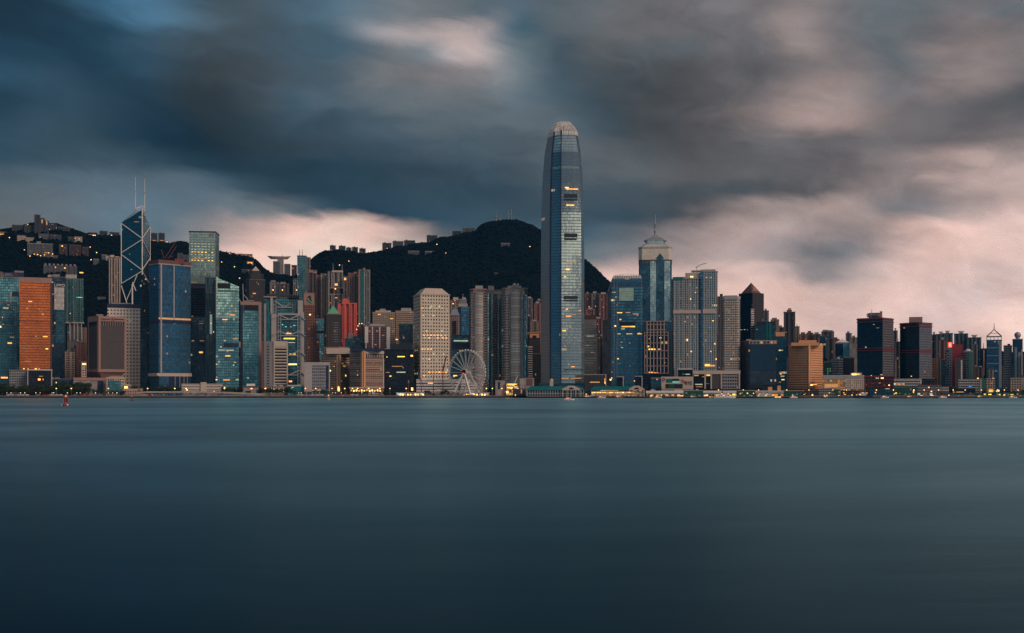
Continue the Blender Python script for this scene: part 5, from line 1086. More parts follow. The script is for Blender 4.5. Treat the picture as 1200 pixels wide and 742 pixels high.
t = T('office_tower', 'slender teal tower with an orange stone cap right of the black glass box', OF, 908, 922, 390, 1760, FC['teal_dk'], dep=22, roof='orange'); t.panel(909, 919.6, 389.2, 394.2, 'orange', 'cap_wall', .6)
t.lights([(915,410.6,6,1.4,'pale'),(914,410.6,2,1,'yellow'),(915,438.3,2,1.4,'warm'),(917,441,5,1.4,'pale'),(917.5,445,4,1.4,'yellow'),(914,448,3,1.2,'dim')])
t = T('apartment_tower', 'very slim dark flats tower with a round cap standing above its neighbours', RS, 918.3, 932, 366, 2050, FC['res_d'], dep=24, notch=2, nd=3); t.plant(922, 928, 363, 'brown', .2, .7); t.plant(923.5, 927, 361, 'orange', .3, .6)
for a in [('grey flats right of the gabled dark tower', 894.5, 901, 364.5, 2200, 'res_g'), ('pinkish grey flats with stepped roof behind the stepped teal tower', 903, 913, 375, 2150, 'res_b'), ('short dim flats left of the very slim tower', 911, 919, 384, 2200, 'res_d'),
          ('pale flats right of the very slim tower', 932, 937, 383, 2250, 'res_b'), ('dim brown flats with round huts above the tan banded hotel', 937, 946, 392, 2200, 'res_p'), ('flats with a brown roof hut above the banded hotel crown', 945, 953, 390.5, 2220, 'res_p'),
          ('dark flats with stepped brown heads right of the banded hotel', 953, 962, 392, 2200, 'res_d'), ('dim flats left of the curved dark tower', 958, 966, 396, 2150, 'res_p'), ('grey flats topping the row left of the first harbour twin', 991, 998, 391, 2250, 'res_g'),
          ('brown grey flats beside the first harbour twin', 997, 1004.5, 396, 2200, 'res_b'), ('short brown flats in the gap before the glass gabled tower', 976, 984, 398, 2250, 'res_p')]:
    t = T('apartment_tower', a[0], RS, a[1], a[2], a[3], a[4], FC[a[5]], dep=20, notch=1); t.plant(a[1] + 1.5, a[2] - 2.5, a[3] - 2.6, 'brown' if a[5] == 'res_p' else 'grey')
# tan banded hotel
t = T('hotel_tower', 'orange tan hotel with many horizontal bands, a corner fin and lit crown', 'hotel', 924, 964.3, 406, 1730, FC['band'], xm=948, sq=1, roof='orange')
t.panel(924.2, 947, 403.8, 407.3, 'orange', 'top_wall', .7); t.panel(949, 964.2, 403.8, 407.3, 'orange', 'top_wall', .7); t.plant(927, 960, 401.5, 'orange', .0, .7, 'crown'); t.plant(936, 957, 398.8, 'orange', .1, .6, 'crown')
t.fin([948], 404, 455, 'orange', 1.7, 'corner_fin', 1.0)
t.floors(407, 454, 17, 'orange', 924.3, 946.8, .45, 'floor_band', .8); t.floors(407, 454, 17, 'orange', 949.2, 964.2, .45, 'floor_band', .8)
t.lights([(954,402.8,6,1.6,'warm'),(941.5,408.5,3,.8,'dim'),(954,450,8,1.6,'hot'),(951,451.5,4,1.8,'hot'),(952,399.5,2,1.6,'warm')])
# right cluster 958..1005
t = T('apartment_tower', 'pair of slender flats with rounded roofs left of the curved dark tower', RS, 962.5, 972, 389, 2050, FC['res_d'], dep=22, notch=1); t.plant(964, 970, 386.5, 'grey', .1, .6)
t = T('apartment_tower', 'curved dark flats tower with a domed head behind the lit orange block', RS, 969, 977.5, 389, 2080, FC['res_g'], dep=22, notch=1); t.plant(970, 976, 387, 'grey', .1, .6)
t = T('office_block', 'dark teal slab with a bright vertical stair strip right of the banded hotel', 'office block', 961, 972, 394, 1900, FC['teal_dk'], dep=20); t.panel(967.5, 969.5, 396, 420, 'lgrey', 'stair_strip', .5)
t = T('office_tower', 'dark ribbed tower between the stair strip slab and the glass gabled tower', OF, 969.5, 977, 397, 1880, FC['res_d'], dep=20, notch=1)
t = T('office_block', 'pale glass tower with a small white gable roof left of the grey slab', 'office block', 978.5, 995.5, 402, 1880, FC['teal_lt'], dep=22, top=True); 
MB().prism(t.P, t.H + 1, t.z(397.5, 10), False, False, [(0, 8)] * 2 + [(0, 14)] * 2).build('gable_roof', M['white'], t.root); t.panel(979, 988, 403, 418, FC['navy'], 'dark_bay', .4)
t = T('office_block', 'plain grey slab left of the first harbour twin', 'office block', 995.5, 1006, 402.5, 1860, FC['blank'], dep=24, roof='grey')
for a in [('dark green low block at the foot of the stair strip slab', 964.5, 975, 425, 1780, 'greenb'), ('pale rounded low block right of the dark green one', 972.5, 981, 423, 1785, 'greyw'), ('white balconied block below the pale gabled tower', 981.5, 988, 418.5, 1790, 'whitew'), ('dark grey stepped block left of the foot of the first harbour twin', 988, 1001, 420, 1795, 'granite')]:
    t = T('office_block', a[0], 'office block', a[1], a[2], a[3], a[4], FC[a[5]], dep=18); t.plant(a[1] + 1, a[2] - 2, a[3] - 1.8, 'grey')
t = T('car_park', 'low wide block glowing orange on the left with a white gridded right half', 'low building', 963, 1012.5, 440.5, 1700, FC['lit'], dep=20, roof='cream')
t.panel(963, 990, 440.5, 445, 'lgrey', 'roof_wall', .5); t.panel(990, 1012.6, 440.5, 444.5, 'lgrey', 'roof_wall', .8); t.panel(990, 1012.6, 444.5, 456, fac('white_grid_lit_wall', (.62,.55,.48), (.30,.16,.08), 2.9, 3.2, .55, .6, .45, 0, (1,.5,.2), .5, metal=0, gr=.5), 'grid_front', .8)
t.plant(997, 1010, 437, 'cream', .1, .7); t.lights([(1001,438.9,6,1.8,'hot'),(1006,438.7,3,1.2,'warm'),(974,452,18,5,'dim')])
# harbour twins
def shun(x0, xm, x1, yt, Y, label, midy, bot):
    t = T('office_tower', label, OF, x0, x1, yt, Y, FC['shun'], xm=xm, sq=1, ch=0, roof='dred')
    t.panel(xm + .2, x1 - .1, yt, bot, FC['shunr'], 'sunlit_face', .3)  # paler copy of the mirror wall paints the light onto the right face
    t.band(yt, yt + 1.0, 'dred', 'top_band', .9); t.band(yt + 3.2, yt + 4.2, 'dred', 'top_band', .9); t.band(midy, midy + .9, 'dred', 'middle_band', .9); t.band(midy + 2.6, midy + 3.4, 'dred', 'middle_band', .9)
    t.fin([x0 + (x1 - x0) * i / 14 for i in range(1, 14)], yt, yt + 4, 'dred', .3, 'lattice_post', .7)
    return t
t = shun(1004.2, 1034, 1047.2, 373, 1720, 'first harbour twin tower, with a dark lettered rooftop sign and red lattice bands', 407.5, 442)
t.panel(1016.3, 1029.5, 367, 371.8, 'navy', 'signboard', .4); t.text('信德中心', 1022.8, 369.3, 3.0, 'white', .9)
t.plant(1018, 1031, 366.6, 'grey', .45, .6); t.plant(1031, 1034, 365, 'pink', .1, .4, 'roof_tank'); t.mast(1021.5, 362.5, 368, .6)
t.lights([(1028.5,384.3,4,1.2,'white'),(1039,384.3,5.4,1.2,'warm'),(1024,380.3,2,1,'pale'),(1036,392,1,1.2,'warm'),(1037,406.2,1.6,1.4,'warm'),(1014.5,407,1.6,1.6,'pale'),(1021,440.5,1.4,1.4,'hot'),(1034,439.3,5,.9,'pale')])
t = shun(1054.3, 1077, 1092.3, 378.5, 1730, 'second harbour twin tower, with a red brown rooftop sign box', 410, 444)
t.panel(1065, 1081, 371.5, 376, 'coral', 'signboard', .2) if False else t.plant(1065.2, 1081, 371.5, 'pink', .0, .3, 'sign_box')
t.plant(1067, 1079, 375.5, 'lgrey', .05, .25, 'sign_support')
for i in range(10): t.lights([(1081.5, 386 + i * 2.4, 1.4, 1.1, 'dim')])
t.lights([(1068,441,1.4,1.2,'warm'),(1089,405.5,2,1.6,'dim')])
t = T('lattice_block', 'dark red lattice podium with lit rooms under the first harbour twin', 'low building', 1009.5, 1047.5, 441, 1695, FC['granite'], dep=22, roof='dred')
for y_ in (441.5, 445, 449, 453): t.panel(1009.5, 1047.5, y_ - .35, y_ + .35, 'dred', 'lattice_beam', .8)
t.fin([1010.5 + i * 3.6 for i in range(11)], 441, 456, 'dred', .5, 'lattice_post', .9)
t.lights([(1028,443.2,4,1.4,'pale'),(1034,443.2,4,1.6,'hot'),(1023,449.5,3,1,'orange'),(1031,449,3,1.2,'warm'),(1036,451.3,3,1.4,'orange'),(1042,451.5,2,1.4,'hot'),(1015,451,2,1,'orange')])
# cluster beyond
CL = [('grey brown flats peeping between the two harbour twins', 1046.5, 1052, 388, 1950, 'res_g', 1), ('dim flats beside the foot of the first harbour twin', 1048, 1055, 401, 1900, 'res_d', 1), ('slim tan flats low between the two harbour twins', 1049, 1055, 422, 1850, 'res_b', 1),
      ('pinkish flats touching the right edge of the second harbour twin', 1091, 1098, 392.5, 2000, 'res_g', 1), ('teal grey cross shaped flats left of the red lit sign', 1097, 1108, 392, 1980, 'res_t', 2), ('tan and teal flats with a stepped head behind the red lit sign', 1104, 1116.5, 391, 1990, 'res_t', 2),
      ('brown flats left of the glowing red sign', 1100, 1109, 399, 1900, 'res_p', 1), ('teal cross shaped flats right of the glowing red sign', 1118, 1134.5, 391.5, 2000, 'res_t', 3), ('grey cross shaped flats left of the open pyramid tower', 1133.5, 1150, 396, 1980, 'res_t', 3),
      ('dim flats tucked behind the white capped tower', 1140, 1146, 404, 1950, 'res_g', 1)]
for a in CL:
    t = T('apartment_tower', a[0], RS, a[1], a[2], a[3], a[4], FC[a[5]], dep=22, notch=a[6], nd=3); w_ = a[2] - a[1]; t.plant(a[1] + w_ * .35, a[1] + w_ * .65, a[3] - 2.8, 'lgrey', .1, .5); t.plant(a[1] + w_ * .28, a[1] + w_ * .72, a[3] - 3.4, 'lgrey', .15, .45, 'roof_slab', base=a[3] - 2.6)
t = T('apartment_block', 'orange pink striped slim block right of the second harbour twin', RS, 1092.5, 1098, 421, 1840, FC['res_p'], dep=16, roof='orange'); t.fin([1093.3, 1095.4, 1097.3], 421.5, 444, 'orange', .7); t.floors(422, 444, 8, 'orange', 1092.6, 1097.8, .3, 'floor_band', .5)
t = T('apartment_block', 'slim flats with pale vertical strips right of the orange striped block', RS, 1098, 1103, 420, 1850, FC['res_b'], dep=16, notch=1)
t = T('office_block', 'teal low slab between the slim striped flats and the mural tower', 'office block', 1102.5, 1109, 422, 1860, FC['teal_dk'], dep=16)
t = T('office_tower', 'narrow tower with white diagonal strokes on its left and a glowing red rooftop sign', OF, 1107.5, 1116, 408.5, 1800, FC['greyw'], dep=18)
t.panel(1108, 1111.5, 410, 440, 'navy', 'mural', .4)
for i in range(7): t.line([(1108.5, 412 + i * 4), (1111, 414.5 + i * 4), (1108.6, 416 + i * 4)], 'lgrey', .7, 'mural_stroke', .7)
MB().box(t.lx(1111), t.lx(1115.6), 1, 3, t.z(407.5), t.z(401)).build('sign', G['red'], t.root)
sg = glow('sign_red_hot', (1,.06,.04), 9); sg.cycles.emission_sampling = 'AUTO'; MB().box(t.lx(1111.8), t.lx(1115), -.5, 1, t.z(406.6), t.z(401.8)).build('sign_core', sg, t.root)
t = T('office_tower', 'red walled block lit by the glowing sign beside it', OF, 1116, 1128, 404, 1810, fac('red_tile_wall', (.38,.06,.07), (.12,.03,.035), 3, 3.4, .6, .3, 0, 0, metal=0, gr=.4), dep=18, roof='red')
t = T('apartment_tower', 'dark flats slab with a white edge in front of the red walled block', RS, 1119.5, 1128.5, 421, 1770, FC['res_d'], dep=18); t.panel(1126, 1127.6, 422, 446, 'white', 'edge_strip', .6); t.plant(1123, 1126, 419, 'red')
t = T('office_tower', 'pale grey green tower with a rounded white cap', OF, 1129, 1140, 412, 1800, FC['greyw'], dep=18, ch=3, roof='white'); t.panel(1135.5, 1139, 413, 445, 'green', 'green_strip', .5); MB().ball((0, 8, t.H + 1), 3.8, 10, 6, .9).build('cap', M['white'], t.root)
t = T('apartment_block', 'group of short tan flats with white heads left of the dark striped tower', RS, 1141, 1152.5, 431, 1800, FC['res_b'], dep=16, notch=2); t.plant(1142, 1145, 428, 'lgrey'); t.plant(1147, 1151, 429, 'cream')
t = T('office_tower', 'dark tower with orange lit edge strip left of the open pyramid tower', OF, 1148, 1158, 409, 1830, FC['navy'], dep=18); t.panel(1152.3, 1153.8, 410, 440, 'orange', 'edge_strip', .5); t.panel(1156.3, 1157.6, 410, 440, 'orange', 'edge_strip', .5); t.mast(1152.6, 402, 409, .7)
t = T('office_tower', 'dark blue tower crowned by an open pyramid frame and needle', OF, 1156, 1174, 399, 1760, FC['ifc1'], dep=22, top=True)
for x_ in (1156.4, 1160.5, 1165, 1169.5, 1173.6):
    for yy in (.5, 21): MB().bar((t.lx(x_), yy, t.H), (t.lx(x_), yy, t.z(394.5)), .8).build('crown_post', M['steel'], t.root)
MB().box(t.lx(1156), t.lx(1174), 0, 22, t.z(394.6), t.z(393.8)).build('crown_ring', M['steel'], t.root)
ap = (0, 11, t.z(386.3, 11))
for x_, y_ in ((1156.2, .5), (1173.8, .5), (1156.2, 21.5), (1173.8, 21.5)): MB().bar((t.lx(x_), y_, t.z(394)), ap, .9).build('pyramid_rafter', M['steel'], t.root)
MB().cyl((0, 11), .8, ap[2] - 1, t.z(379, 11), 6, .25).build('needle', M['steel'], t.root); MB().bar((t.lx(1161), 4, t.z(390.7)), (t.lx(1169), 4, t.z(390.7)), .7).build('pyramid_tie', M['steel'], t.root)
t.panel(1170.5, 1173.8, 400, 455, 'steel', 'grey_edge', .4); t.floors(403, 440, 4, 'steel', 1156.5, 1170, .10, 'floor_line', .3); t.lights([(1166,400.5,2.4,1,'pale'),(1170,400.3,1.6,1,'pale'),(1163,434.4,1.4,1.4,'white'),(1167,434.4,1.6,1.4,'white'),(1170,403,1,1,'dim')])
t = T('apartment_block', 'small white flats in front of the open pyramid tower', RS, 1158.5, 1164.5, 433, 1740, FC['res_b'], dep=12, notch=1)
t = T('office_tower', 'pale grey plain tower right of the open pyramid tower', OF, 1176, 1186, 405.5, 1800, FC['greyw'], dep=20, roof='grey'); t.plant(1180.5, 1184, 403, 'dark', .1, .5)
t = T('office_tower', 'blue grey tower carrying a dark ball on its roof at the right edge', OF, 1186.5, 1198.5, 398, 1790, FC['teal_dk'], dep=20, roof='steel')
MB().cyl((0, 9), 3.0, t.H, t.z(395, 9), 10).build('ball_neck', M['steel'], t.root); MB().ball((0, 9, t.z(392.8, 9)), 4.7, 14, 9).build('roof_ball', M['steel'], t.root); t.panel(1189, 1192, 407, 446, 'steel', 'pale_strip', .5); t.panel(1193.5, 1196, 413, 446, 'lgrey', 'pale_strip', .5)
t = T('office_tower', 'grey blue slab cut off by the right frame edge', OF, 1196.5, 1212, 417, 1780, FC['granite'], dep=20); t.panel(1196.8, 1198.5, 409, 440, 'lgrey', 'edge_strip', .4)
t = T('office_tower', 'tall grey office tower beyond the right frame edge', OF, 1203, 1225, 400, 1850, FC['greyw'], dep=20)
for i, (x0, x1, y_, m_) in enumerate([(1228, 1246, 405, 'res_t'), (1250, 1268, 398, 'res_g'), (1272, 1290, 410, 'navy')]):
    t = T('apartment_tower', ['teal flats outside the right frame edge, nearest the picture', 'grey flats further outside the right frame edge', 'navy tower outside the right frame edge, farthest out'][i], RS, x0, x1, y_, 1850, FC[m_], dep=20, notch=1)
for i, (x0, x1, y_, m_) in enumerate([(-40, -18, 345, 'res_t'), (-66, -44, 360, 'res_g'), (-95, -70, 350, 'navy')]):
    t = T('apartment_tower', ['teal flats outside the left frame edge, nearest the picture', 'grey flats further outside the left frame edge', 'navy tower outside the left frame edge, farthest out'][i], RS, x0, x1, y_, 1850, FC[m_], dep=20, notch=1)
# fill row of dim blocks behind the front row (seen only in chinks)
fi = [('dim block in the chink left of the orange mirror tower foot', 60, 66, 410), ('dim block glimpsed right of the pale twin flats', 100, 108, 418), ('dim block behind the blue tower foot', 168, 178, 420), ('dim block behind the teal framed tower foot', 278, 288, 420), ('dim block behind the brown stepped tower foot', 366, 380, 420), ('dim block behind the right banded tower foot', 606, 626, 436), ('dim block behind the deep blue finned tower foot', 745, 760, 430), ('dim block behind the residential tower foot', 780, 792, 425), ('dim block behind the orange capped teal tower foot', 918, 928, 420), ('dim block behind the lit orange block', 975, 1000, 432), ('dim block between the harbour twins at street level', 1044, 1058, 430), ('dim block behind the tan flats group', 1138, 1160, 436), ('dim block at the foot of the ball topped tower', 1172, 1190, 430)]
for a in fi: T('office_block', a[0], 'office block', a[1], a[2], a[3], 1980, FC['res_d'], dep=20)
# ================================================================== houses and lights on the hills
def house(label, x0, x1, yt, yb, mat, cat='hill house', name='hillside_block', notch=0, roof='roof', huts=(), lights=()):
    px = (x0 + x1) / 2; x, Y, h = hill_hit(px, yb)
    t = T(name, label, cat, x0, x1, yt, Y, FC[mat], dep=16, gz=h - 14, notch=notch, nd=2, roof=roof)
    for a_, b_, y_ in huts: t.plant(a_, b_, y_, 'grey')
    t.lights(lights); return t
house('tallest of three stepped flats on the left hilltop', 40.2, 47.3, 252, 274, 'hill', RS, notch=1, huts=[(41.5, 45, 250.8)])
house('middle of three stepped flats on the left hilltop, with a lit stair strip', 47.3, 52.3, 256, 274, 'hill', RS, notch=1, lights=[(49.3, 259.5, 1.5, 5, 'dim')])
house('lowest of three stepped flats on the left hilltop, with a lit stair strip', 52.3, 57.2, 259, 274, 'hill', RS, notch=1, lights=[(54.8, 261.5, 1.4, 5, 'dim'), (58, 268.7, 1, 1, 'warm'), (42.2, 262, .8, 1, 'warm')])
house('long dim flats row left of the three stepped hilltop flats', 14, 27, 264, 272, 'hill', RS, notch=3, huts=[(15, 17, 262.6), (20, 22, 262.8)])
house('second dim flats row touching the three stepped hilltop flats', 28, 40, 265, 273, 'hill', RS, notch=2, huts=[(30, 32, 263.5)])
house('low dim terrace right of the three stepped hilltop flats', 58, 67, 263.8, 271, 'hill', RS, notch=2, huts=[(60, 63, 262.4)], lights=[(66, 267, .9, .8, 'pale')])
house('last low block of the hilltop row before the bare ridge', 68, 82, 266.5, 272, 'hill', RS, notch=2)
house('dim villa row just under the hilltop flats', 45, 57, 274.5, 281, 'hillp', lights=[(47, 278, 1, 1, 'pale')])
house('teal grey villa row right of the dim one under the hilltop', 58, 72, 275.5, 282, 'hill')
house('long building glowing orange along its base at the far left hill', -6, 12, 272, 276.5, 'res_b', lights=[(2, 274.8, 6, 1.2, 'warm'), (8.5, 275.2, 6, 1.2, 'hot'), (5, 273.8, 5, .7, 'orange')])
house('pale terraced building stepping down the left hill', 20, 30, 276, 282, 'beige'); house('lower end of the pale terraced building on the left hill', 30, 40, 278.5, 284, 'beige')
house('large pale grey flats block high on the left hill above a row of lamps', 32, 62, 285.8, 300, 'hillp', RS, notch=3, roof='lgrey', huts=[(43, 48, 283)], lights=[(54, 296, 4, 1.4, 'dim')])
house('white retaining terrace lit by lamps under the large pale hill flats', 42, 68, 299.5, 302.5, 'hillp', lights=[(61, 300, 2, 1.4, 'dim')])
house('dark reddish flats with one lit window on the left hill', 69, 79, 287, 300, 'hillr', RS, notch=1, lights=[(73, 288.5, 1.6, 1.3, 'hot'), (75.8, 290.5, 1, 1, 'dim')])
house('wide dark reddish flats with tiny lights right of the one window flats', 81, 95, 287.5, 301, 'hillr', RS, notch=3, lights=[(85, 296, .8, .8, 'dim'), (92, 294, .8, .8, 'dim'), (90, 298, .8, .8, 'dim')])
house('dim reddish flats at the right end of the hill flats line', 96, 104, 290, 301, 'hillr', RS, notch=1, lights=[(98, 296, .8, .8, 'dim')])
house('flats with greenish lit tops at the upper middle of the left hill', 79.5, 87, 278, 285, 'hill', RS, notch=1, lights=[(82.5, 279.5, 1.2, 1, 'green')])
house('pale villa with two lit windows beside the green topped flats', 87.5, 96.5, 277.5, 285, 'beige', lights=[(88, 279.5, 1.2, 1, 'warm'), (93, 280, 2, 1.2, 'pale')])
t = house('row of castle like grey flats with eight rounded heads on the lower left hill', 51, 90.5, 312, 321, 'hillp', RS, notch=6, lights=[(65, 313.5, 1.6, 1.8, 'warm'), (76, 314, 2, 1.6, 'warm'), (58, 316.5, 4, 1, 'red'), (95.5, 318.8, 5, 1.6, 'warm')])
for i in range(8): t.plant(52 + i * 4.9, 54.6 + i * 4.9, 309.3, 'grey', .0, .3, 'rounded_head')
house('hill restaurant glowing orange under a dark flat roof', 104, 113, 274, 278, 'beige', lights=[(108.5, 276.4, 8, 1.9, 'hot'), (106, 275.2, 3, .8, 'orange')]).plant(103, 114, 272.5, 'dark', -.2, 1)
for a in [('first dim ridge block left of the white braced tower', 116.5, 126, 271, 277, 'hill'), ('second dim ridge block, touching the white braced tower', 128, 140, 272.5, 278, 'hill'), ('dim ridge flats just right of the white braced tower', 177, 184.5, 273.5, 283, 'hill'),
          ('second dim ridge flats right of the white braced tower', 185.5, 193, 273.5, 283, 'hill')]:
    house(a[0], a[1], a[2], a[3], a[4], a[5], RS, notch=2, lights=[(a[1] + 4, a[4] - 1.2, 5, .8, 'dim')], huts=[(a[1] + 2, a[1] + 4, a[3] - 1.5)])
house('small white house with one lamp left of the tall beige flats', 109, 116, 304, 311, 'hillp', roof='lgrey'); house('tiny white house by the tall beige flats', 119, 125, 299, 306, 'hillp', roof='lgrey'); house('pale small house on the dark lower left hill', 114, 124, 348.5, 352, 'hillp')
house('pale flats behind the crown of the blue glass tower', 208, 214, 297, 306, 'hillp', RS, notch=1); house('second pale flats left of the tall grey green tower', 214, 221, 299, 306, 'hillp', RS, notch=1)
house('ridge restaurant glowing red orange right of the tall grey green tower', 276, 296, 298, 301.5, 'res_b', lights=[(282, 299.5, 4, 1.6, 'orange'), (287, 299.3, 3, 1.8, 'orange'), (293.5, 300.5, 3, 1.2, 'orange'), (270, 298.5, 2.4, 1.4, 'warm')])
house('hill house with a wide yellow glow below the ridge restaurant', 289, 297, 306.5, 310.5, 'beige', lights=[(293, 308.3, 6, 2, 'warm')])
house('dim hill house with small lamps below the yellow glowing house', 283, 296, 316, 321, 'hill', lights=[(278.5, 320.5, 1.2, 1.2, 'hot'), (285, 321, 2, 1.2, 'warm'), (291, 317, 1, 1, 'dim')])
# bowl-roofed lookout
x, Y, h = hill_hit(327, 318); t = T('lookout_building', 'lookout with a wide upturned bowl roof in the saddle between the hills', 'lookout', 320, 328, 306.5, Y, FC['hillp'], dep=22, gz=h - 12, roof='lgrey')
MB().box(t.lx(333), t.lx(340.5), 0, 20, 0, t.z(309)).build('right_block', FC['hillp'], t.root)
MB().prism([(t.lx(325), 4), (t.lx(332.5), 4), (t.lx(331), 18), (t.lx(326.5), 18)], 0, t.z(304), True).build('core', M['grey'], t.root)
cx_ = t.lx(327); rr = 14 * t.k
prv = [(cx_ + rr * .72 * math.cos(a * math.pi / 12), 11 + 9 * math.sin(a * math.pi / 12), t.z(303.2)) for a in range(24)]
nx_ = [(cx_ + rr * math.cos(a * math.pi / 12), 11 + 12 * math.sin(a * math.pi / 12), t.z(300.6) + 2.2 * abs(math.cos(a * math.pi / 12)) ** 2) for a in range(24)]
mb = MB()
for i in range(24): mb.face([prv[i], prv[(i + 1) % 24], nx_[(i + 1) % 24], nx_[i]])
mb.face(list(reversed(prv))); mb.face([(p[0], p[1], p[2] - .4) for p in nx_]); mb.build('bowl_roof', M['lgrey'], t.root); t.mast(331, 297.5, 301, .5)
house('low dark house lit red beside the bowl roofed lookout', 341.5, 348, 311, 318, 'hillr', lights=[(343, 314.5, 2.4, 2.4, 'orange')])
for a in [('small round headed flats at the left end of the long ridge', 386.5, 393.5, 288, 292.8, 'hill', 1), ('first dim flats of the lit row on the left shoulder of the peak', 397, 405, 288.5, 295, 'hill', 1), ('second dim flats of the lit row on the left shoulder of the peak', 405.5, 412, 290.5, 296, 'hill', 1),
          ('third dim flats of the lit row on the left shoulder of the peak', 412.5, 419.5, 290, 296.5, 'hill', 1), ('last tiny flats of the lit row on the left shoulder of the peak', 421, 428.5, 291.5, 296, 'hill', 1), ('boxy dark block on the ridge before the long flat ridge block', 448, 458.8, 285, 292, 'hill', 1),
          ('long flat pale ridge block', 460, 473, 283, 290, 'hillp', 3), ('right half of the long ridge block', 473.5, 486.5, 282, 288.5, 'hill', 2), ('dark square ridge block midway to the peak', 500, 512.5, 276, 283, 'hill', 1),
          ('grey ridge flats just left of the peak cone', 530, 541, 271, 276.5, 'hill', 2), ('paler ridge flats touching the peak cone', 542, 557, 267.5, 274, 'hillp', 2)]:
    house(a[0], a[1], a[2], a[3], a[4], a[5], RS, notch=a[6], huts=[(a[1] + 2, a[1] + 4, a[3] - 1.2)], lights=[(a[1] - 1 + j * 4.4, a[4] + .3, .9, .9, 'dim') for j in range(2)])
house('pale villa terrace below the long ridge block', 478, 491.5, 294.5, 299, 'hillp', roof='lgrey'); house('second pale villa terrace below the dark square ridge block', 498, 508.5, 294.8, 298, 'hillp', roof='lgrey')
house('white house high on the right flank of the peak', 587, 597.5, 285.3, 289, 'hillp', roof='lgrey', lights=[(596, 289.5, 1, .8, 'dim')])
house('faint grey house low on the flank left of the tallest tower', 579, 584, 320, 323, 'hill')
def mastpole(px, y0, yb, r_, label, mat='steel'):
    x, Y, h = hill_hit(px, yb); o = MB().cyl((0, 0), r_, -8, Z(y0, Y) - h, 6, r_ * .45); e = empty('radio_mast', (x, Y, h), 0, label, 'mast')
    o.build('pole', M[mat], e); MB().cyl((0, 0), r_ * 1.8, (Z(y0, Y) - h) * .55, (Z(y0, Y) - h) * .62, 8).build('aerial_drum', M[mat], e)
mastpole(581.5, 250, 257, 1.8, 'leftmost thick mast on the peak'); mastpole(586.5, 251.5, 257, 1.3, 'second mast on the peak'); mastpole(592.5, 252, 256, 1.0, 'short third mast on the peak')
mastpole(595.8, 246.5, 256, 1.8, 'left one of the two tallest masts on the peak'); mastpole(599.2, 245, 256, 1.5, 'right one of the two tallest masts on the peak'); mastpole(602.5, 253.5, 257, 1.1, 'rightmost short mast on the peak'); mastpole(527.2, 267, 278, .9, 'lone thin mast on the ridge midway to the peak')
# lamps ------------------------------------------------------------
def lamp_proto(mat, hh, hd, label):
    r_ = empty('street_lamp', (0, 0, 0), 0, label, 'street lamp')
    MB().cyl((0, 0), .22, 0, hh, 6, .12).build('pole', M['steel'], r_); MB().ball((0, 0, hh + hd * .7), hd, 8, 6, .8).build('lamp_head', G[mat], r_); return r_
hl_ = [(11.5,281.5),(29,297),(35.5,303),(40.5,302.5),(44.5,303),(48,302.8),(52.5,302),(57.5,301.6),(62,301),(107,307),(106,293),(113.5,299),(33,266),(269,300),(275,315),(281,329),(260,310),(433,293),(407,291),(512,289),(522.5,300),(621,292.5),(454,289),(398,314),(409,308.5),(556,270),(597,289),(388,292),(196,282),(131,279)]
p_ = lamp_proto('hot', 5, 1.3, '')
clones(p_, [(*[(q[0], q[1] - 2, q[2] - 1) for q in [hill_hit(a, b_)]][0], 0, 1.0) for a, b_ in hl_], 'single warm lamp glowing among the dark trees of the hills', 'lamps scattered over the hillsides')

# ================================================================== waterfront
def Yq(py): return CAM_H * F / (py - HOR)
QG = GZ + .15
def low(label, x0, x1, yt, Y, mat, name='pier_building', cat='pier building', dep=14, roof='lgrey', lights=(), par=.6, **k):
    t = T(name, label, cat, x0, x1, yt, Y, FC[mat] if isinstance(mat, str) else mat, dep=dep, roof=roof, par=par, **k); t.lights(lights); return t
# elevated road on the left
def flyover():
    Y = 1655; r_ = empty('elevated_road', (X(240, Y), Y, GZ), 0, 'long pale elevated road on columns along the left quay', 'elevated road')
    L = lambda px: X(px, Y) - X(240, Y); z = lambda py: Z(py, Y) - GZ
    pts = [(160,461.3),(172,460.2),(225,460.0),(260,460.6),(300,462.3),(322,464.0)]
    mb = MB()
    for a_, b_ in zip(pts[:-1], pts[1:]): mb.bar((L(a_[0]), 4, z(a_[1])), (L(b_[0]), 4, z(b_[1])), 9, 1.3)
    mb.build('deck', M['lgrey'], r_)
    mb = MB()
    for a_, b_ in zip(pts[:-1], pts[1:]): mb.bar((L(a_[0]), -.7, z(a_[1]) + 1.2), (L(b_[0]), -.7, z(b_[1]) + 1.2), .3, 1.0)
    mb.build('parapet', M['cream'], r_)
    for px in range(168, 305, 9):
        zt_ = z(float(np.interp(px, [p[0] for p in pts], [p[1] for p in pts]))) - .6
        MB().box(L(px) - .8, L(px) + .8, 2.5, 5.5, 0, zt_).build('column', M['lgrey'], r_)
flyover()
t = low('long cream two level public hall with a white block tower above the flyover', 213, 261, 450.2, 1690, 'whitew', 'public_hall', 'low building', roof='cream'); t.floors(450.5, 457.5, 2, 'cream', 213, 261, .4, 'floor_band', 1.2)
t.panel(235, 242, 448, 460, 'cream', 'block_tower', 2.5); t.lights([(238.5,454,2.2,3,'dim'),(238,451.5,1.4,1,'red'),(219,457,2,1.2,'hot'),(263,454.5,2.6,2.6,'yellow'),(251,459,2,1.2,'warm')])
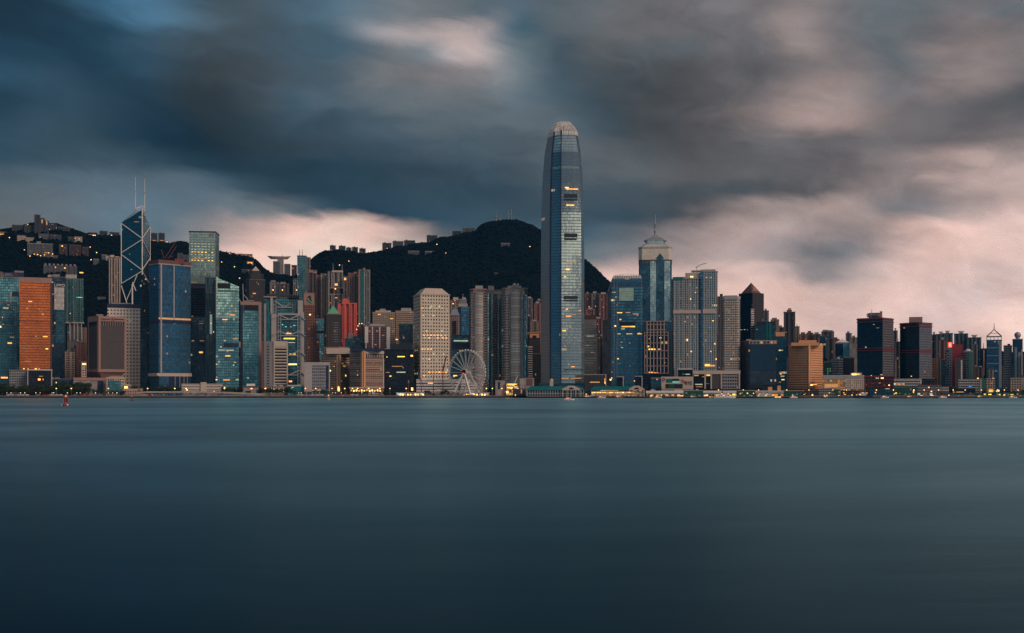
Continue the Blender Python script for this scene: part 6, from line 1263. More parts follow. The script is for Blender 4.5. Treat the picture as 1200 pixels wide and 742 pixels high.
for i, (a_, b_, l_) in enumerate([(215,240,'pinkish low ferry shed under the flyover, left one'), (246,256,'reddish low shed under the flyover'), (258,285,'grey low shed under the right half of the flyover'), (290,312,'white low shed at the right foot of the flyover'), (166,180,'orange brown shed under the left end of the flyover')]):
    low(l_, a_, b_, [463,463,463.4,463.6,462.8][i], 1648, ['pinkg','res_p','greyw','whitew','beige'][i], 'quay_shed', 'shed', 6, 'lgrey', [(a_ + 3, 464.6, 2, 1, 'dim'), (b_ - 4, 464.6, 2, .9, 'warm')])
# lit arcades
def arcade(x0, x1, label):
    Y = 1646; t = low(label, x0, x1, 460.6, Y, 'litg', 'quay_arcade', 'arcade', 7, 'lgrey', par=.8)
    n = int((x1 - x0) / 3)
    for i in range(n): t.panel(x0 + 1.2 + i * 3, x0 + 2.8 + i * 3, 461.6, 464.4, 'hot' if i % 3 else 'white', 'lit_bay', .3)
    t.panel(x0, x1, 464.4, 466, 'orange', 'counter', .4)
arcade(464, 498, 'flat roofed quay arcade glowing orange below the porthole tower'); arcade(542, 574, 'flat roofed quay arcade glowing orange at the feet of the ferris wheel')
low('low dark walkway shelter between the two glowing arcades', 500, 541, 463.6, 1650, 'pinkg', 'quay_shed', 'shed', 5, 'roof', [(503,464.6,2.6,1.6,'hot'),(508,464,2,1.6,'white')])
# teal roofed ferry piers, standing over the water on piles
def ferry_pier(x0, x1, g0, g1, label, lit):
    Y = 1612; xc = (x0 + x1) / 2; a = math.atan((xc - 600) / F); r_ = empty('ferry_pier', (X(xc, Y), Y, 0), -a, label, 'ferry pier'); k = Y / F * math.cos(a)
    L = lambda px: (px - xc) * k; z = lambda py: Z(py, Y)
    MB().box(L(x0), L(x1), 0, 30, 1.6, 2.8).build('deck', M['sand'], r_)
    for i in range(int((x1 - x0) / 4)): MB().cyl((L(x0 + 2 + i * 4), 1.2), .45, -2, 1.6, 6).build('pile', M['dark'], r_)
    MB().box(L(x0 + 1), L(x1 - 1), 4, 26, 2.8, z(457.2)).build('hall', FC['litg'] if lit else FC['teal_dk'], r_)
    mb = MB(); e, m_ = .5, 12
    A = [(L(x0) - e, -1), (L(x1) + e, -1), (L(x1) + e, 29), (L(x0) - e, 29)]; B = [(L(x0) + 3, 9), (L(x1) - 3, 9), (L(x1) - 3, 20), (L(x0) + 3, 20)]
    mb.prism(A, z(457.2), z(453.6), True, True, B); mb.build('roof', M['teal'], r_)
    MB().box(L(x0 + 4), L(x1 - 6), 12, 17, z(453.8), z(452.6)).build('ridge_vent', M['teal'], r_)
    n = int((x1 - x0) / 3)
    for i in range(n + 1): MB().box(L(x0 + 1 + i * (x1 - x0 - 2) / n) - .35, L(x0 + 1 + i * (x1 - x0 - 2) / n) + .35, 0, .7, 2.8, z(457.2)).build('column', M['cream'], r_)
    MB().box(L(x0 + .5), L(x1 - .5), .1, .5, z(461.5), z(460.6)).build('rail', M['cream'] if lit else M['steel'], r_)
    # gabled entrance with an arched window
    c = (g0 + g1) / 2; hw = L(g1) - L(c); xg = L(c); q = [(xg - hw, z(457.4)), (xg + hw, z(457.4)), (xg + hw, z(455.8)), (xg + hw * .3, z(452)), (xg - hw * .3, z(452)), (xg - hw, z(455.8))]
    mb = MB(); f_ = [(x, -2.4, zz) for x, zz in q]; b_ = [(x, 3, zz) for x, zz in q]; mb.face(f_)
    for i in range(6): mb.face([f_[(i + 1) % 6], f_[i], b_[i], b_[(i + 1) % 6]])
    g_ = mb.build('gable', M['cream'], r_)
    ar = [(xg + 3.4 * math.cos(math.pi * i / 8), -2.55, z(456.4) + 2.6 * math.sin(math.pi * i / 8)) for i in range(9)]
    MB().face(ar).build('arched_window', M['dark'], g_)
    for i in range(5): MB().box(xg - hw + .4 + i * (2 * hw - .8) / 4 - .45, xg - hw + .4 + i * (2 * hw - .8) / 4 + .45, -2.2, -1.3, 1.6, z(457.2)).build('gable_column', M['cream'], r_)
    if lit:
        for i in range(22):
            xx = L(x0 + 2 + (x1 - x0 - 16) * i / 21); MB().box(xx - 1.1, xx + 1.1, 3.2, 3.9, z(461.2 + (i % 2) * .3), z(459.6)).build('lit_window', G[['yellow','white','warm'][i % 3]], r_)
            if i % 2: MB().box(xx - 1, xx + .8, 3.1, 3.8, 3.2, z(463.4)).build('lit_window', G[['warm','green','hot','red'][i % 4]], r_)
    return r_
ferry_pier(617, 685, 659, 680, 'dark ferry pier with teal hipped roof before the tallest tower', False)
ferry_pier(692, 756, 737, 755, 'ferry pier glowing yellow under its teal roof', True)
low('short teal roofed landing at the left end of the dark ferry pier', 601, 616, 456.5, 1625, 'granite', dep=14, roof='teal', par=1.3, lights=[(611,458.5,1.6,6,'dim'),(604,463,1.2,2,'warm')])
low('small teal roofed link between the two big ferry piers', 683, 692, 457.5, 1628, 'granite', dep=12, roof='teal', par=1.3, lights=[(681.5,462.3,1.6,2,'hot'),(687,462,2,1,'warm')])
t = low('grey concrete frame hut left of the yellow lit hall', 580.5, 592, 446.5, 1668, 'blank', 'quay_building', 'low building', lights=()); t.panel(583.5, 586, 448, 456, 'navy', 'opening', .3)
low('quay hall with a bright yellow lit upper deck', 593, 607.5, 449, 1664, 'litg', 'quay_building', 'low building', roof='teal', lights=[(600,450.5,12,1.8,'yellow'),(597.5,454.4,8,1.8,'yellow'),(604,453.5,5,1.5,'warm')])
low('plain tan wall building behind the teal roofed landing', 609, 626, 443.5, 1676, 'blank', 'quay_building', 'low building', roof='pink').panel(617, 624, 444, 452, 'brown', 'brown_panel', .4)
x_ = 646.3; e = empty('clock_turret', (X(x_, 1660), 1660, GZ), 0, 'small white domed turret behind the dark ferry pier roof', 'turret')
MB().box(-2.4, 2.4, -2.4, 2.4, 0, Z(446, 1660) - GZ).build('shaft', M['cream'], e); MB().ball((0, 0, Z(446, 1660) - GZ), 2.7, 10, 6).build('dome', M['cream'], e)
# boxes between piers and towers
for a in [('white framed open box right of the tallest tower foot', 684.5, 710.5, 439.5, 1668, 'granite', [(697,448,13,1.6,'dim'),(709,446,1.6,6,'warm'),(709,448.7,1,2,'hot')]), ('second small white framed box below the deep blue tower', 722.5, 731, 442, 1670, 'black', [(715.5,445,2,2,'hot'),(717,443,1,1,'hot')]),
          ('third small white framed box right of the deep blue tower', 744, 753, 441.5, 1670, 'black', [(743.5,446.5,1.2,1.2,'hot')]), ('small teal shelter roof under the pinkish gridded block', 763, 776, 443.5, 1672, 'teal_dk', [(770,444.7,1.4,1.4,'warm')])]:
    t = low(a[0], a[1], a[2], a[3], a[4], a[5], 'framed_hall', 'low building', 12, 'lgrey', a[6], par=.9); t.panel(a[2] - 1.2, a[2], a[3], 456, 'lgrey', 'frame', 1.0)
t = low('pinkish wall building with a mural of red strokes beside the white framed mall', 775, 812.5, 442, 1668, 'blank', 'quay_building', 'low building', 16, 'cream')
t.panel(775, 812.4, 442, 456, 'cream', 'mural_wall', .3)
t.panel(780.5, 788, 444, 448.5, 'teal', 'teal_panel', .6); t.panel(788, 796, 443.8, 446.3, 'navy', 'window', .6); t.panel(788, 796, 447.3, 448.4, 'aqua', 'lit_strip', .5); t.panel(780, 800, 450, 455, 'teal_dk' if 0 else 'dark', 'lower_front', .7); t.panel(784, 790, 450.4, 454, 'dgreen', 'green_front', .9)
for i in range(12):
    a0_ = 2 * math.pi * i / 12; a1_ = 2 * math.pi * (i + 1) / 12; t.line([(777.6 + 1.5 * math.cos(a0_), 444.8 + 1.7 * math.sin(a0_)), (777.6 + 1.5 * math.cos(a1_), 444.8 + 1.7 * math.sin(a1_))], 'red', .8, 'round_mark', .6)
for pl in ([(797.5,446),(799.5,445),(801,446.5),(798.5,449)], [(801.5,446.5),(803,450),(804.5,447)], [(803,446.5),(804,450.5)]): t.line(pl, 'red', .8, 'mural_stroke', .6)
for pl in ([(805,446.5),(805,451)], [(807,446.5),(807,450.5)], [(806,448.5),(808.5,448.5)], [(809,447),(810.5,447),(810.5,451),(809,451),(809,447)]): t.line(pl, 'brown', .6, 'mural_stroke', .6)
t = low('dark glass pavilion with a flat white roof above the mural wall', 794.5, 811.5, 433, 1690, 'black', 'glass_pavilion', 'low building', 14, 'white', [(801,438.6,3,1.4,'green'),(806,438.7,6,1.2,'pale')], par=1.2)
t = low('wide mall with a white portal frame and warm lit left bays', 812.5, 867.5, 435, 1680, 'black', 'shopping_mall', 'low building', 20, 'cream', par=.8)
t.panel(812.5, 867.5, 435, 438.5, 'cream', 'frame_beam', 1.6); t.fin([826.3, 833.5, 845.5, 866.3], 438, 456, 'cream', 1.7, 'frame_column', 1.6)
t.panel(847, 864.5, 439, 456, fac('mall_grid_wall', (.30,.29,.30), (.03,.05,.08), 3.2, 4.6, .7, .55, .03, 0), 'window_grid', .7); t.panel(834.5, 844.5, 439, 456, 'res' if 0 else 'smoky', 'smoked_front', .6)
t.lights([(830,439.8,5,2,'yellow'),(819.5,453.2,9,1.6,'orange'),(816,440,6,1.6,'dim'),(824,441.5,3,1.2,'dim'),(837.5,452.6,5,3,'warm'),(837,449,2.4,2.4,'orange'),(844,449.5,1.4,2,'dim'),(819,450.5,10,1.3,'pale'),(829.5,449.5,5,1.2,'green')])
# white / green piers to the right
def pier2(label, x0, x1, yt, mat, roof='white', lights=(), Y=1618):
    t = low(label, x0, x1, yt, Y, mat, dep=20, roof=roof, lights=lights, gz=1.6, par=.8)
    MB().box(t.lx(x0 - .4), t.lx(x1 + .4), -2, 22, 0, .9).build('deck', M['sand'], t.root)
    for i in range(int((x1 - x0) / 4)): MB().cyl((t.lx(x0 + 2 + i * 4), -1), .45, -3.4, 0, 6).build('pile', M['dark'], t.root)
    return t
t = pier2('long white two deck pier with bright kiosks, right of the yellow glowing pier', 757, 801, 458.8, 'litg', lights=[(763,464.5,3,2,'hot'),(779,462.2,3,1.6,'white'),(775,463,2,1,'yellow'),(797,464.3,8,1.8,'hot'),(784,464,3,1.2,'white'),(791,464.6,2,1.6,'white')])
t.panel(757, 801, 458.8, 460.8, 'white', 'upper_deck_wall', .8); t.plant(762, 768, 456.8, 'lgrey'); t.plant(776, 782, 457.2, 'lgrey'); t.plant(790, 800, 456.6, 'cream')
t = pier2('dark green pier box with a few green windows', 801, 824, 458, 'greenb', 'lgrey', [(810.5,462.2,1.6,1.4,'green'),(814,462.2,2.4,1,'green'),(810.5,464.6,1.4,1.2,'green'),(814.5,464.6,2.6,1.2,'pale')]); t.plant(815.5, 818.5, 456, 'cream')
t = pier2('white roofed pier with orange kiosks behind the moored white ferry', 824, 863, 458.6, 'litg', lights=[(827,464,5,2.4,'hot'),(833,465,5,1.4,'warm'),(860,462.5,4,2.4,'yellow')]); t.panel(824, 863, 458.6, 460.6, 'white', 'upper_deck_wall', .8)
t = pier2('dark green pier box right of the moored white ferry', 864, 885, 458, 'greenb', 'lgrey', [(867.5,461.3,1.5,1.5,'yellow'),(876,461,1.8,1.6,'yellow'),(883,461,1.4,1.4,'yellow'),(872,464,1.4,1.2,'pale'),(879,464.2,1.4,1.2,'green'),(881,464,1.2,1.2,'pale')])
t = pier2('white roofed pier with a long orange glowing front', 885.5, 918, 458.6, 'litg', 'white', [(891,462,6,1.6,'hot'),(900,462.3,6,2,'white'),(908,463,8,1.5,'warm'),(912,465,9,1.5,'hot'),(905,465,4,1.2,'warm')]); t.panel(886, 918, 458.6, 460.4, 'lgrey', 'upper_deck_wall', .8)
t.plant(900, 905, 453.5, 'orange'); t.plant(911, 915, 452, 'orange')
t = pier2('dark green pier box at the right end of the pier row', 918, 938.5, 458.3, 'greenb', 'lgrey', [(923,464.6,2,1.2,'green'),(929,463,1.6,1.4,'pale'),(934,462,1,1.4,'pale')])
# far right shore
FR = [('dim low shed right of the green pier boxes', 939, 960, 457.5, 1650, 'granite', 'pink', [(941,458,2.4,1.8,'orange'),(952,463,2,1.2,'hot')]),
      ('glass gabled kiosk in front of the lit orange block', 961, 975, 455.5, 1648, 'greyw', 'lgrey', [(966,463.5,1.6,1.6,'yellow'),(969,463.5,1.4,1.4,'hot')]),
      ('green fronted small block by the glass gabled kiosk', 975, 984, 456.5, 1650, 'greenb', 'lgrey', [(983,464,2,1.6,'hot')]),
      ('long teal roofed wharf shed below the first harbour twin', 985, 1018, 458, 1652, 'granite', 'teal', [(999,464.5,8,1.8,'yellow'),(995,464,3,1.2,'warm'),(1004,463,2,1.5,'warm')]),
      ('teal low terminal with yellow and green lamps right of the ship', 1019, 1046, 456.5, 1652, 'teal_dk', 'teal', [(1025,464.3,4,1.8,'yellow'),(1031,464.3,3,1.8,'green'),(1038,464.3,7,1.8,'warm'),(1040,455.7,6,1,'pale')]),
      ('white layered car park beside the lattice podium', 1047, 1080, 444.5, 1690, 'whitew', 'white', [(1054,450.5,1.4,1.4,'warm'),(1079,449,1.6,1.4,'dim')]),
      ('dim green terminal under the white layered car park', 1047, 1075, 454.5, 1655, 'greenb', 'dgreen', [(1050,460.8,2.4,2,'yellow'),(1051,463.6,2,1.6,'green'),(1046,464,1.4,1.4,'pale'),(1060,463.5,5,1.8,'red'),(1067,464,3,1.6,'blue'),(1070.6,459,1.6,3.4,'warm')]),
      ('grey low block with a red roof stripe near the right shore', 1075.5, 1103, 451.5, 1660, 'greyw', 'red', [(1088.5,454,1.4,1.4,'hot')]),
      ('white square hut at the end of the red striped block', 1103, 1112, 454, 1658, 'whitew', 'lgrey', []),
      ('quay market of brown stalls with hot orange lamps', 1075, 1097, 460, 1647, 'litg', 'brown', [(1080,464,3,1.6,'hot'),(1084,462,1.6,1.2,'white'),(1092,464,4,1.8,'hot'),(1091.5,458.8,1.4,1.2,'hot'),(1087,465,5,1.2,'orange')]),
      ('dark shed with one bright lamp right of the brown stalls', 1097, 1115, 460.5, 1648, 'res_d', 'dark', [(1112,463.5,1.8,1.6,'hot'),(1108,464,1.2,1.2,'warm')]),
      ('dark broad roofed wharf building on the right shore', 1110, 1143, 455.5, 1662, 'navy', 'dark', [(1124,459.5,12,1.6,'dim'),(1118,459.5,3,1.2,'warm')]),
      ('blue fronted quay shed with two white lamps', 1115, 1133, 461.5, 1646, 'blue', 'navy', [(1117,464.6,1.2,1.2,'white'),(1132.5,464.6,1.6,1.6,'white'),(1125,464,9,.8,'blue')]),
      ('orange lit quay shed right of the blue fronted one', 1133, 1142, 461.5, 1646, 'litg', 'brown', []),
      ('layered grey white building with a pale belt left of the green pylon', 1123, 1149, 445, 1685, 'whitew', 'lgrey', [(1146,443.5,2,1.4,'hot'),(1137,453,4,1,'blue')]),
      ('jumbled pale huts left of the open pyramid tower foot', 1155, 1166, 444, 1690, 'beige', 'cream', [(1164,443.5,3,1.2,'warm'),(1162,449,2,1,'dim')]),
      ('green fronted quay shed with a line of yellow lamps', 1142, 1163, 461, 1646, 'greenb', 'dgreen', [(1147,465.3,4,1,'red'),(1154,462.2,2.4,2,'yellow'),(1160,462.3,4,1.4,'yellow'),(1151,464.4,4,1,'warm'),(1158,464.8,5,.9,'hot')]),
      ('kiosk with a bright square yellow front near the right edge', 1157.5, 1164.5, 455.5, 1655, 'litg', 'brown', [(1161,458,5,3.2,'yellow')]),
      ('green roofed quay shed with scattered yellow lamps near the right edge', 1164, 1184, 460, 1646, 'greenb', 'dgreen', [(1171.5,462.5,2,2,'yellow'),(1172,465,2,1.2,'yellow'),(1168.5,458.5,3,2,'yellow'),(1180,465,2,1.2,'hot'),(1178,462,2,1,'pale')]),
      ('tan horizontal striped block at the right edge', 1184, 1197, 443, 1680, 'beige', 'pink', [(1179,454.5,1.4,1.2,'white')]),
      ('pale tan end block cut off by the right frame edge', 1197, 1212, 442, 1682, 'blank', 'pink', []),
      ('green hedge fronted shed with warm lamps at the right frame edge', 1184, 1206, 460.5, 1646, 'greenb', 'dgreen', [(1185.5,462.5,5,1.2,'yellow'),(1192.5,462,2.2,2.2,'white'),(1198,464.5,4,1.4,'orange'),(1188,465,3,1.2,'green'),(1196,460.5,1,1,'white')]),
      ('quay shed outside the right frame edge', 1212, 1250, 459, 1650, 'litg', 'brown', []), ('grey mall block outside the right frame edge', 1214, 1260, 445, 1690, 'whitew', 'lgrey', [])]
for a in FR:
    ex = [(rng.uniform(a[1] + 1, a[2] - 1), rng.uniform(max(a[3] + 2, 459.5), 465.5), rng.uniform(.9, 2.4), rng.uniform(.7, 1.3), rng.choice(['warm','hot','yellow','white','orange','dim','green'])) for _ in range(int((a[2] - a[1]) / 5))]
    low(a[0], a[1], a[2], a[3], a[4], a[5], 'quay_building', 'low building', 12, a[6], list(a[7]) + ex)
e = empty('green_pylon', (X(1152.2, 1670), 1670, GZ), 0, 'tall flat green sign pylon with a grey edge near the right shore', 'sign pylon'); k_ = 1670 / F
MB().box(-2 * k_, 2 * k_, -1, 1, 0, Z(444, 1670) - GZ).build('board', M['dgreen'], e); MB().box(-4.5 * k_, -2.05 * k_, -1.2, 1.2, 0, Z(443.5, 1670) - GZ).build('edge', M['grey'], e)
low('low teal kiosk in the trees before the tan office block', 376, 384, 457, 1672, 'teal_dk', 'quay_building', 'low building', 8, 'grey', [(397,456.5,3,5,'hot')])
low('low dark red tented terrace in front of the ribbed beige hotel', 398, 415, 462.6, 1650, 'res_p', 'quay_building', 'low building', 6, 'dred', [(405,460.5,2,4,'red'),(402,463.8,1.4,1,'warm')])
low('green lit kiosk in front of the ribbed beige hotel', 422, 431, 461.6, 1648, 'greenb', 'quay_building', 'low building', 5, 'dgreen', [(424,463,1.6,1.2,'green'),(428.5,463.4,1.4,1,'green')])
low('small white tent like hut right of the green lit kiosk', 436, 443, 461.2, 1648, 'whitew', 'quay_building', 'low building', 5, 'white', [(438,463.3,2,1.4,'white'),(433,464,1,1.6,'pale')])

# ferris wheel ------------------------------------------------------
def wheel():
    Y = 1660; px, py = 547, 436.3; r_ = empty('ferris_wheel', (X(px, Y), Y, GZ), -R(33), 'white ferris wheel with a dark red lit hub on the quay', 'ferris wheel')
    hz = Z(py, Y) - GZ; rad = 25.3 * Y / F
    P = lambda a, q, y=0: (q * math.cos(a), y, hz + q * math.sin(a))
    N = 48
    for yy in (-1.6, 1.6):
        mb = MB()
        for i in range(N): mb.bar(P(2 * math.pi * i / N, rad, yy), P(2 * math.pi * (i + 1) / N, rad, yy), .75)
        mb.build('rim', M['white'], r_)
    mb = MB()
    for i in range(N): mb.bar(P(2 * math.pi * i / N, rad * .93, 0), P(2 * math.pi * (i + 1) / N, rad * .93, 0), .3)
    for i in range(N): mb.bar(P(2 * math.pi * i / N, rad, -1.6), P(2 * math.pi * (i + .5) / N, rad, 1.6), .25)
    mb.build('inner_rim', M['steel'], r_)
    for i in range(21):
        a = 2 * math.pi * (i + .5) / 21; MB().bar(P(a, 3, -1.2), P(a, rad, -1.4), .62).bar(P(a, 3, 1.2), P(a, rad, 1.4), .3).build('spoke', M['white'], r_)
    for i in range(42):
        a = 2 * math.pi * i / 42; c = P(a, rad + 1.6)
        g_ = MB().ball((c[0], 0, c[2] - .6), 1.15, 6, 5, 1.1).build('gondola', M['white'], r_); MB().bar((c[0], 0, c[2] + .4), P(a, rad), .2).build('hanger', M['steel'], g_)
    MB().bar((0, -7, hz), (0, 7, hz), 4.0).build('axle', M['white'], r_)
    mb = MB(); c1 = [(3.3 * math.cos(i * math.pi / 8), -8.0, hz + 3.3 * math.sin(i * math.pi / 8)) for i in range(16)]; c2 = [(x, -6.8, z) for x, y, z in c1]
    mb.face(c1)
    for i in range(16): mb.face([c1[i], c2[i], c2[(i + 1) % 16], c1[(i + 1) % 16]])
    h_ = mb.build('hub_disc', M['black'], r_)
    MB().box(-1, 1, -8.5, -8.1, hz - 2.4, hz - .9).build('hub_light', G['red'], h_)
    mb = MB()
    for i in range(24): mb.bar(P(2 * math.pi * i / 24, 4.2, -6), P(2 * math.pi * (i + 1) / 24, 4.2, -6), 1.0)
    mb.build('hub_ring', M['white'], r_)
    for y0 in (-7, 7):
        for sx in (-1, 1): MB().bar((sx * .8, y0, hz - 2), (sx * 15, y0 * 1.7, 0), 2.1).build('leg', M['white'], r_)
    MB().box(-19, 19, -13, 13, -.1, 1.4).build('platform', M['lgrey'], r_)
wheel()

# vessels -----------------------------------------------------------
def hull(L, Bm, H, col, top):
    mb = MB(); n = 10; prev = None; st = []
    for i in range(n + 1):
        f = i / n; w = Bm / 2 * (1 if .15 < f < .7 else (.75 + f * 1.6 if f <= .15 else max(.02, 1 - ((f - .7) / .3) ** 2))); s_ = 1 + .35 * max(0, (f - .6) / .4) ** 2
        x = -L / 2 + L * f; st.append([(x, -w, H * s_), (x, -w * .8, -.6), (x, w * .8, -.6), (x, w, H * s_)])
    for a_, b_ in zip(st[:-1], st[1:]):
        for j in range(3): mb.face([a_[j], b_[j], b_[j + 1], a_[j + 1]][::-1])
        mb.face([a_[0], b_[0], b_[3], a_[3]])
    mb.face(st[0]); return mb
def boat(name, label, px, Y, L, Bm, H, rz, hullm, decks, funnel=None, cat='boat', lit='warm'):
    r_ = empty(name, (X(px, Y), Y, 0), rz, label, cat); hull(L, Bm, H, None, None).build('hull', M[hullm], r_)
    z = H
    for i, (a_, b_, h) in enumerate(decks):
        d_ = MB().box(a_ * L, b_ * L, -Bm * .38, Bm * .38, z, z + h).build('deck_house', M['white'], r_)
        n = max(2, int((b_ - a_) * L / 3))
        for j in range(n):
            x = a_ * L + (j + .5) * (b_ - a_) * L / n; MB().box(x - .9, x + .9, -Bm * .38 - .08, -Bm * .38 + .1, z + h * .35, z + h * .8).build('window', M['glass'] if j % 3 else G[lit], d_)
        z += h + .15
    if funnel: MB().cyl((funnel * L, 0), 1.1, z, z + 2.6, 8, .9).build('funnel', M['red'], r_)
    MB().cyl((.1 * L, 0), .15, z, z + 4, 6, .05).build('mast', M['steel'], r_); return r_
boat('ferry', 'white ferry with two decks and blue trim moored at the orange kiosk pier', 849, 1600, 30, 9, 2.2, R(4), 'white', [(-.42,.3,2.2),(-.2,.2,1.8)], -.1, 'ferry')
boat('ferry', 'green hulled two deck ferry beside the orange glowing pier front', 896, 1600, 26, 8, 2.0, R(-3), 'dgreen', [(-.4,.35,2.0),(-.35,.3,1.8)], 0, 'ferry')
boat('ship', 'dark ship with a raised white bow at the teal wharf, below the first harbour twin', 1012, 1604, 26, 8, 3.4, R(6), 'navy', [(-.3,.1,2.4),(-.15,.05,2.0)], -.2, 'ship')
boat('launch', 'small white launch moving across the water in front of the tallest tower', 667, 1300, 12, 3.6, 1.2, 0, 'white', [(-.3,.2,1.5)], None, 'boat', 'red')
boat('ferry', 'low dark barge with a red deckhouse moored left of the yellow glowing pier', 688, 1602, 16, 6, 1.6, 0, 'navy', [(-.2,.3,1.8)], None, 'barge')
for px_, c_, l_ in ((705,'white','small white tender moored under the yellow glowing pier, left one'),(725,'red','small red workboat moored under the yellow glowing pier'),(771,'white','small white tender moored at the long white two deck pier'),(812,'navy','small navy workboat moored at the dark green pier box'),(930,'white','small white tender at the right end of the pier row'),(968,'navy','small navy workboat before the glass gabled kiosk'),(1037,'white','small white tender before the teal low terminal'),(1066,'red','small red workboat before the dim green terminal'),(1105,'white','small white tender before the dark shed with one bright lamp'),(1148,'navy','small navy workboat before the green sign pylon'),(1187,'white','small white tender near the right frame edge')):
    boat('workboat', l_, px_, 1606, 11, 3.6, 1.3, rng.uniform(-.15, .15), c_, [(-.3,.2,1.6)], None, 'boat')
mf, t_, o_ = new_mat('foam'); b_ = t_.node('ShaderNodeBsdfPrincipled'); tcn = t_.node('ShaderNodeTexCoord'); tr = t_.node('ShaderNodeBsdfTransparent'); mx = t_.node('ShaderNodeMixShader')
b_.inputs['Base Color'].default_value = (.75,.78,.8,1); b_.inputs['Roughness'].default_value = .8
gx, gy, gz_ = t_.sep(tcn.outputs['Generated'])
fe = t_.m('MULTIPLY', t_.smooth(t_.m('ABSOLUTE', t_.m('SUBTRACT', gx, .5)), .5, .1), t_.smooth(t_.m('ABSOLUTE', t_.m('SUBTRACT', gy, .5)), .5, .1))
t_.put(mx.inputs[0], t_.m('MULTIPLY', fe, t_.m('MULTIPLY', t_.noise(t_.v('MULTIPLY', tcn.outputs['Object'], (.3,.8,1)), 1, 3, .6), 1.5), clamp=True)); t_.l.new(tr.outputs[0], mx.inputs[1]); t_.l.new(b_.outputs[0], mx.inputs[2]); t_.l.new(mx.outputs[0], o_.inputs[0])
w_ = MB(); w_.face([(-16, -4, .03), (16, -4, .03), (16, 4, .03), (-16, 4, .03)]); w_ = w_.build('wake_foam', mf); w_.location = (X(667, 1296), 1294, 0); tag(w_, kind='stuff')
def buoy(px, Y, s, mat, label, lit):
    r_ = empty('navigation_buoy', (X(px, Y), Y, 0), .3, label, 'buoy')
    MB().cyl((0, 0), 2.5 * s, -.6, 1.5 * s, 14, 2.4 * s).build('float', M[mat], r_)
    for i in range(6):
        a = i * math.pi / 3; MB().ball((2.5 * s * math.cos(a), 2.5 * s * math.sin(a), .8 * s), .75 * s, 8, 6).build('fender', M['white' if i % 2 and mat == 'red' else mat], r_)
    tw = MB()
    for i in range(4):
        a0_, a1_ = math.pi / 4 + i * math.pi / 2, math.pi / 4 + (i + 1) * math.pi / 2; A = [(1.9 * s * math.cos(a0_), 1.9 * s * math.sin(a0_), 1.4 * s), (1.5 * s * math.cos(a0_), 1.5 * s * math.sin(a0_), 6.2 * s)]; B = [(1.9 * s * math.cos(a1_), 1.9 * s * math.sin(a1_), 1.4 * s), (1.5 * s * math.cos(a1_), 1.5 * s * math.sin(a1_), 6.2 * s)]
        tw.bar(A[0], A[1], .28 * s); tw.bar(A[0], B[1], .18 * s); tw.bar(B[0], A[1], .18 * s); tw.bar(A[1], B[1], .25 * s)
        m0, m1 = (Vector(A[0]) + Vector(A[1])) / 2, (Vector(B[0]) + Vector(B[1])) / 2; tw.bar(m0, m1, .2 * s)
    tw.build('lattice_cage', M[mat], r_)
    MB().cyl((0, 0), 1.9 * s, 6.2 * s, 6.6 * s, 10).build('top_platform', M[mat], r_); MB().cyl((0, 0), .8 * s, 6.6 * s, 8.0 * s, 10, .6 * s).build('lamp', G[lit], r_); MB().box(-1.1 * s, 1.1 * s, -.3 * s, .3 * s, 3 * s, 5.6 * s).build('radar_panel', M[mat], r_)
buoy(77.2, 845, .98, 'red', 'red and white navigation buoy floating off the left shore', 'dim'); buoy(154.3, 1230, .6, 'brown', 'small brownish orange buoy below the flyover left end', 'dim'); buoy(385, 1300, .72, 'orange', 'small orange buoy off the tan office block', 'warm')

# quay lamps --------------------------------------------------------
def qs(px, Y, sc=1.0, z=QG): return (X(px, Y), Y, z, 0, sc)
p_ = lamp_proto('hot', 9, .85, '')
clones(p_, [qs(px, 1650) for px in (66,83.5,127,173,204.8,218,263,294.5,311,318,358,370,389,404,413,419,432,445,457,476,570,577,588,599,607)], 'lamp post with a warm globe on the quay left of the teal roofed ferry piers', 'warm lamp posts along the left and centre quay')
p_ = lamp_proto('hot', 7, .8, '')
clones(p_, [qs(px, 1644) for px in (735,765,842,871,889,922,948,976,992,1027,1047,1071,1083,1100,1117,1131,1150,1169,1177,1193)], 'lamp post with a warm globe standing on the quay right of the tallest tower', 'warm lamp posts along the right quay')
p_ = lamp_proto('white', 3.2, .6, '')
clones(p_, [qs(px, 1644, 1.0) for px in (8,13,24,29,42,47,61,63,79,90,94,112,127,132,137,350,353,390,393,400,424,437)], 'low white lamp close to the seawall under the dark trees', 'low white lamps along the seawall')
gb = empty('flood_lamp', (X(594.5, 1648), 1648, QG), 0, 'very bright orange floodlight at the quay left of the teal roofed landing', 'floodlight')
MB().cyl((0, 0), .25, 0, 4, 6).build('pole', M['steel'], gb); gs = glow('flood_orange', (1,.25,.05), 10); MB().ball((0, 0, 4.6), 1.7, 10, 7).build('lamp_head', gs, gb)

# cars on the quay road ---------------------------------------------
def car(body, label):
    r_ = empty('parked_car', (0, 0, 0), 0, label, 'car')
    mb = MB(); P = [(-2.2,0),(2.2,0),(2.2,.75),(1.1,.85),(.6,1.35),(-1.2,1.35),(-1.7,.85),(-2.2,.8)]
    f_ = [(x, -.85, z + .25) for x, z in P]; k_ = [(x, .85, z + .25) for x, z in P]; mb.face(f_); mb.face(k_[::-1])
    for i in range(8): mb.face([f_[(i + 1) % 8], f_[i], k_[i], k_[(i + 1) % 8]])
    mb.build('body', M[body], r_); MB().box(-1.15, .65, -.88, .88, 1.15, 1.5).build('window', M['glass'], r_)
    for x in (-1.4, 1.4):
        for y in (-.86, .86): MB().bar((x, y - .1, .33), (x, y + .1, .33), .66).build('wheel', M['black'], r_)
    for y in (-.6, .6): MB().box(2.18, 2.26, y - .15, y + .15, .8, .95).build('headlight', G['white'], r_)
    return r_
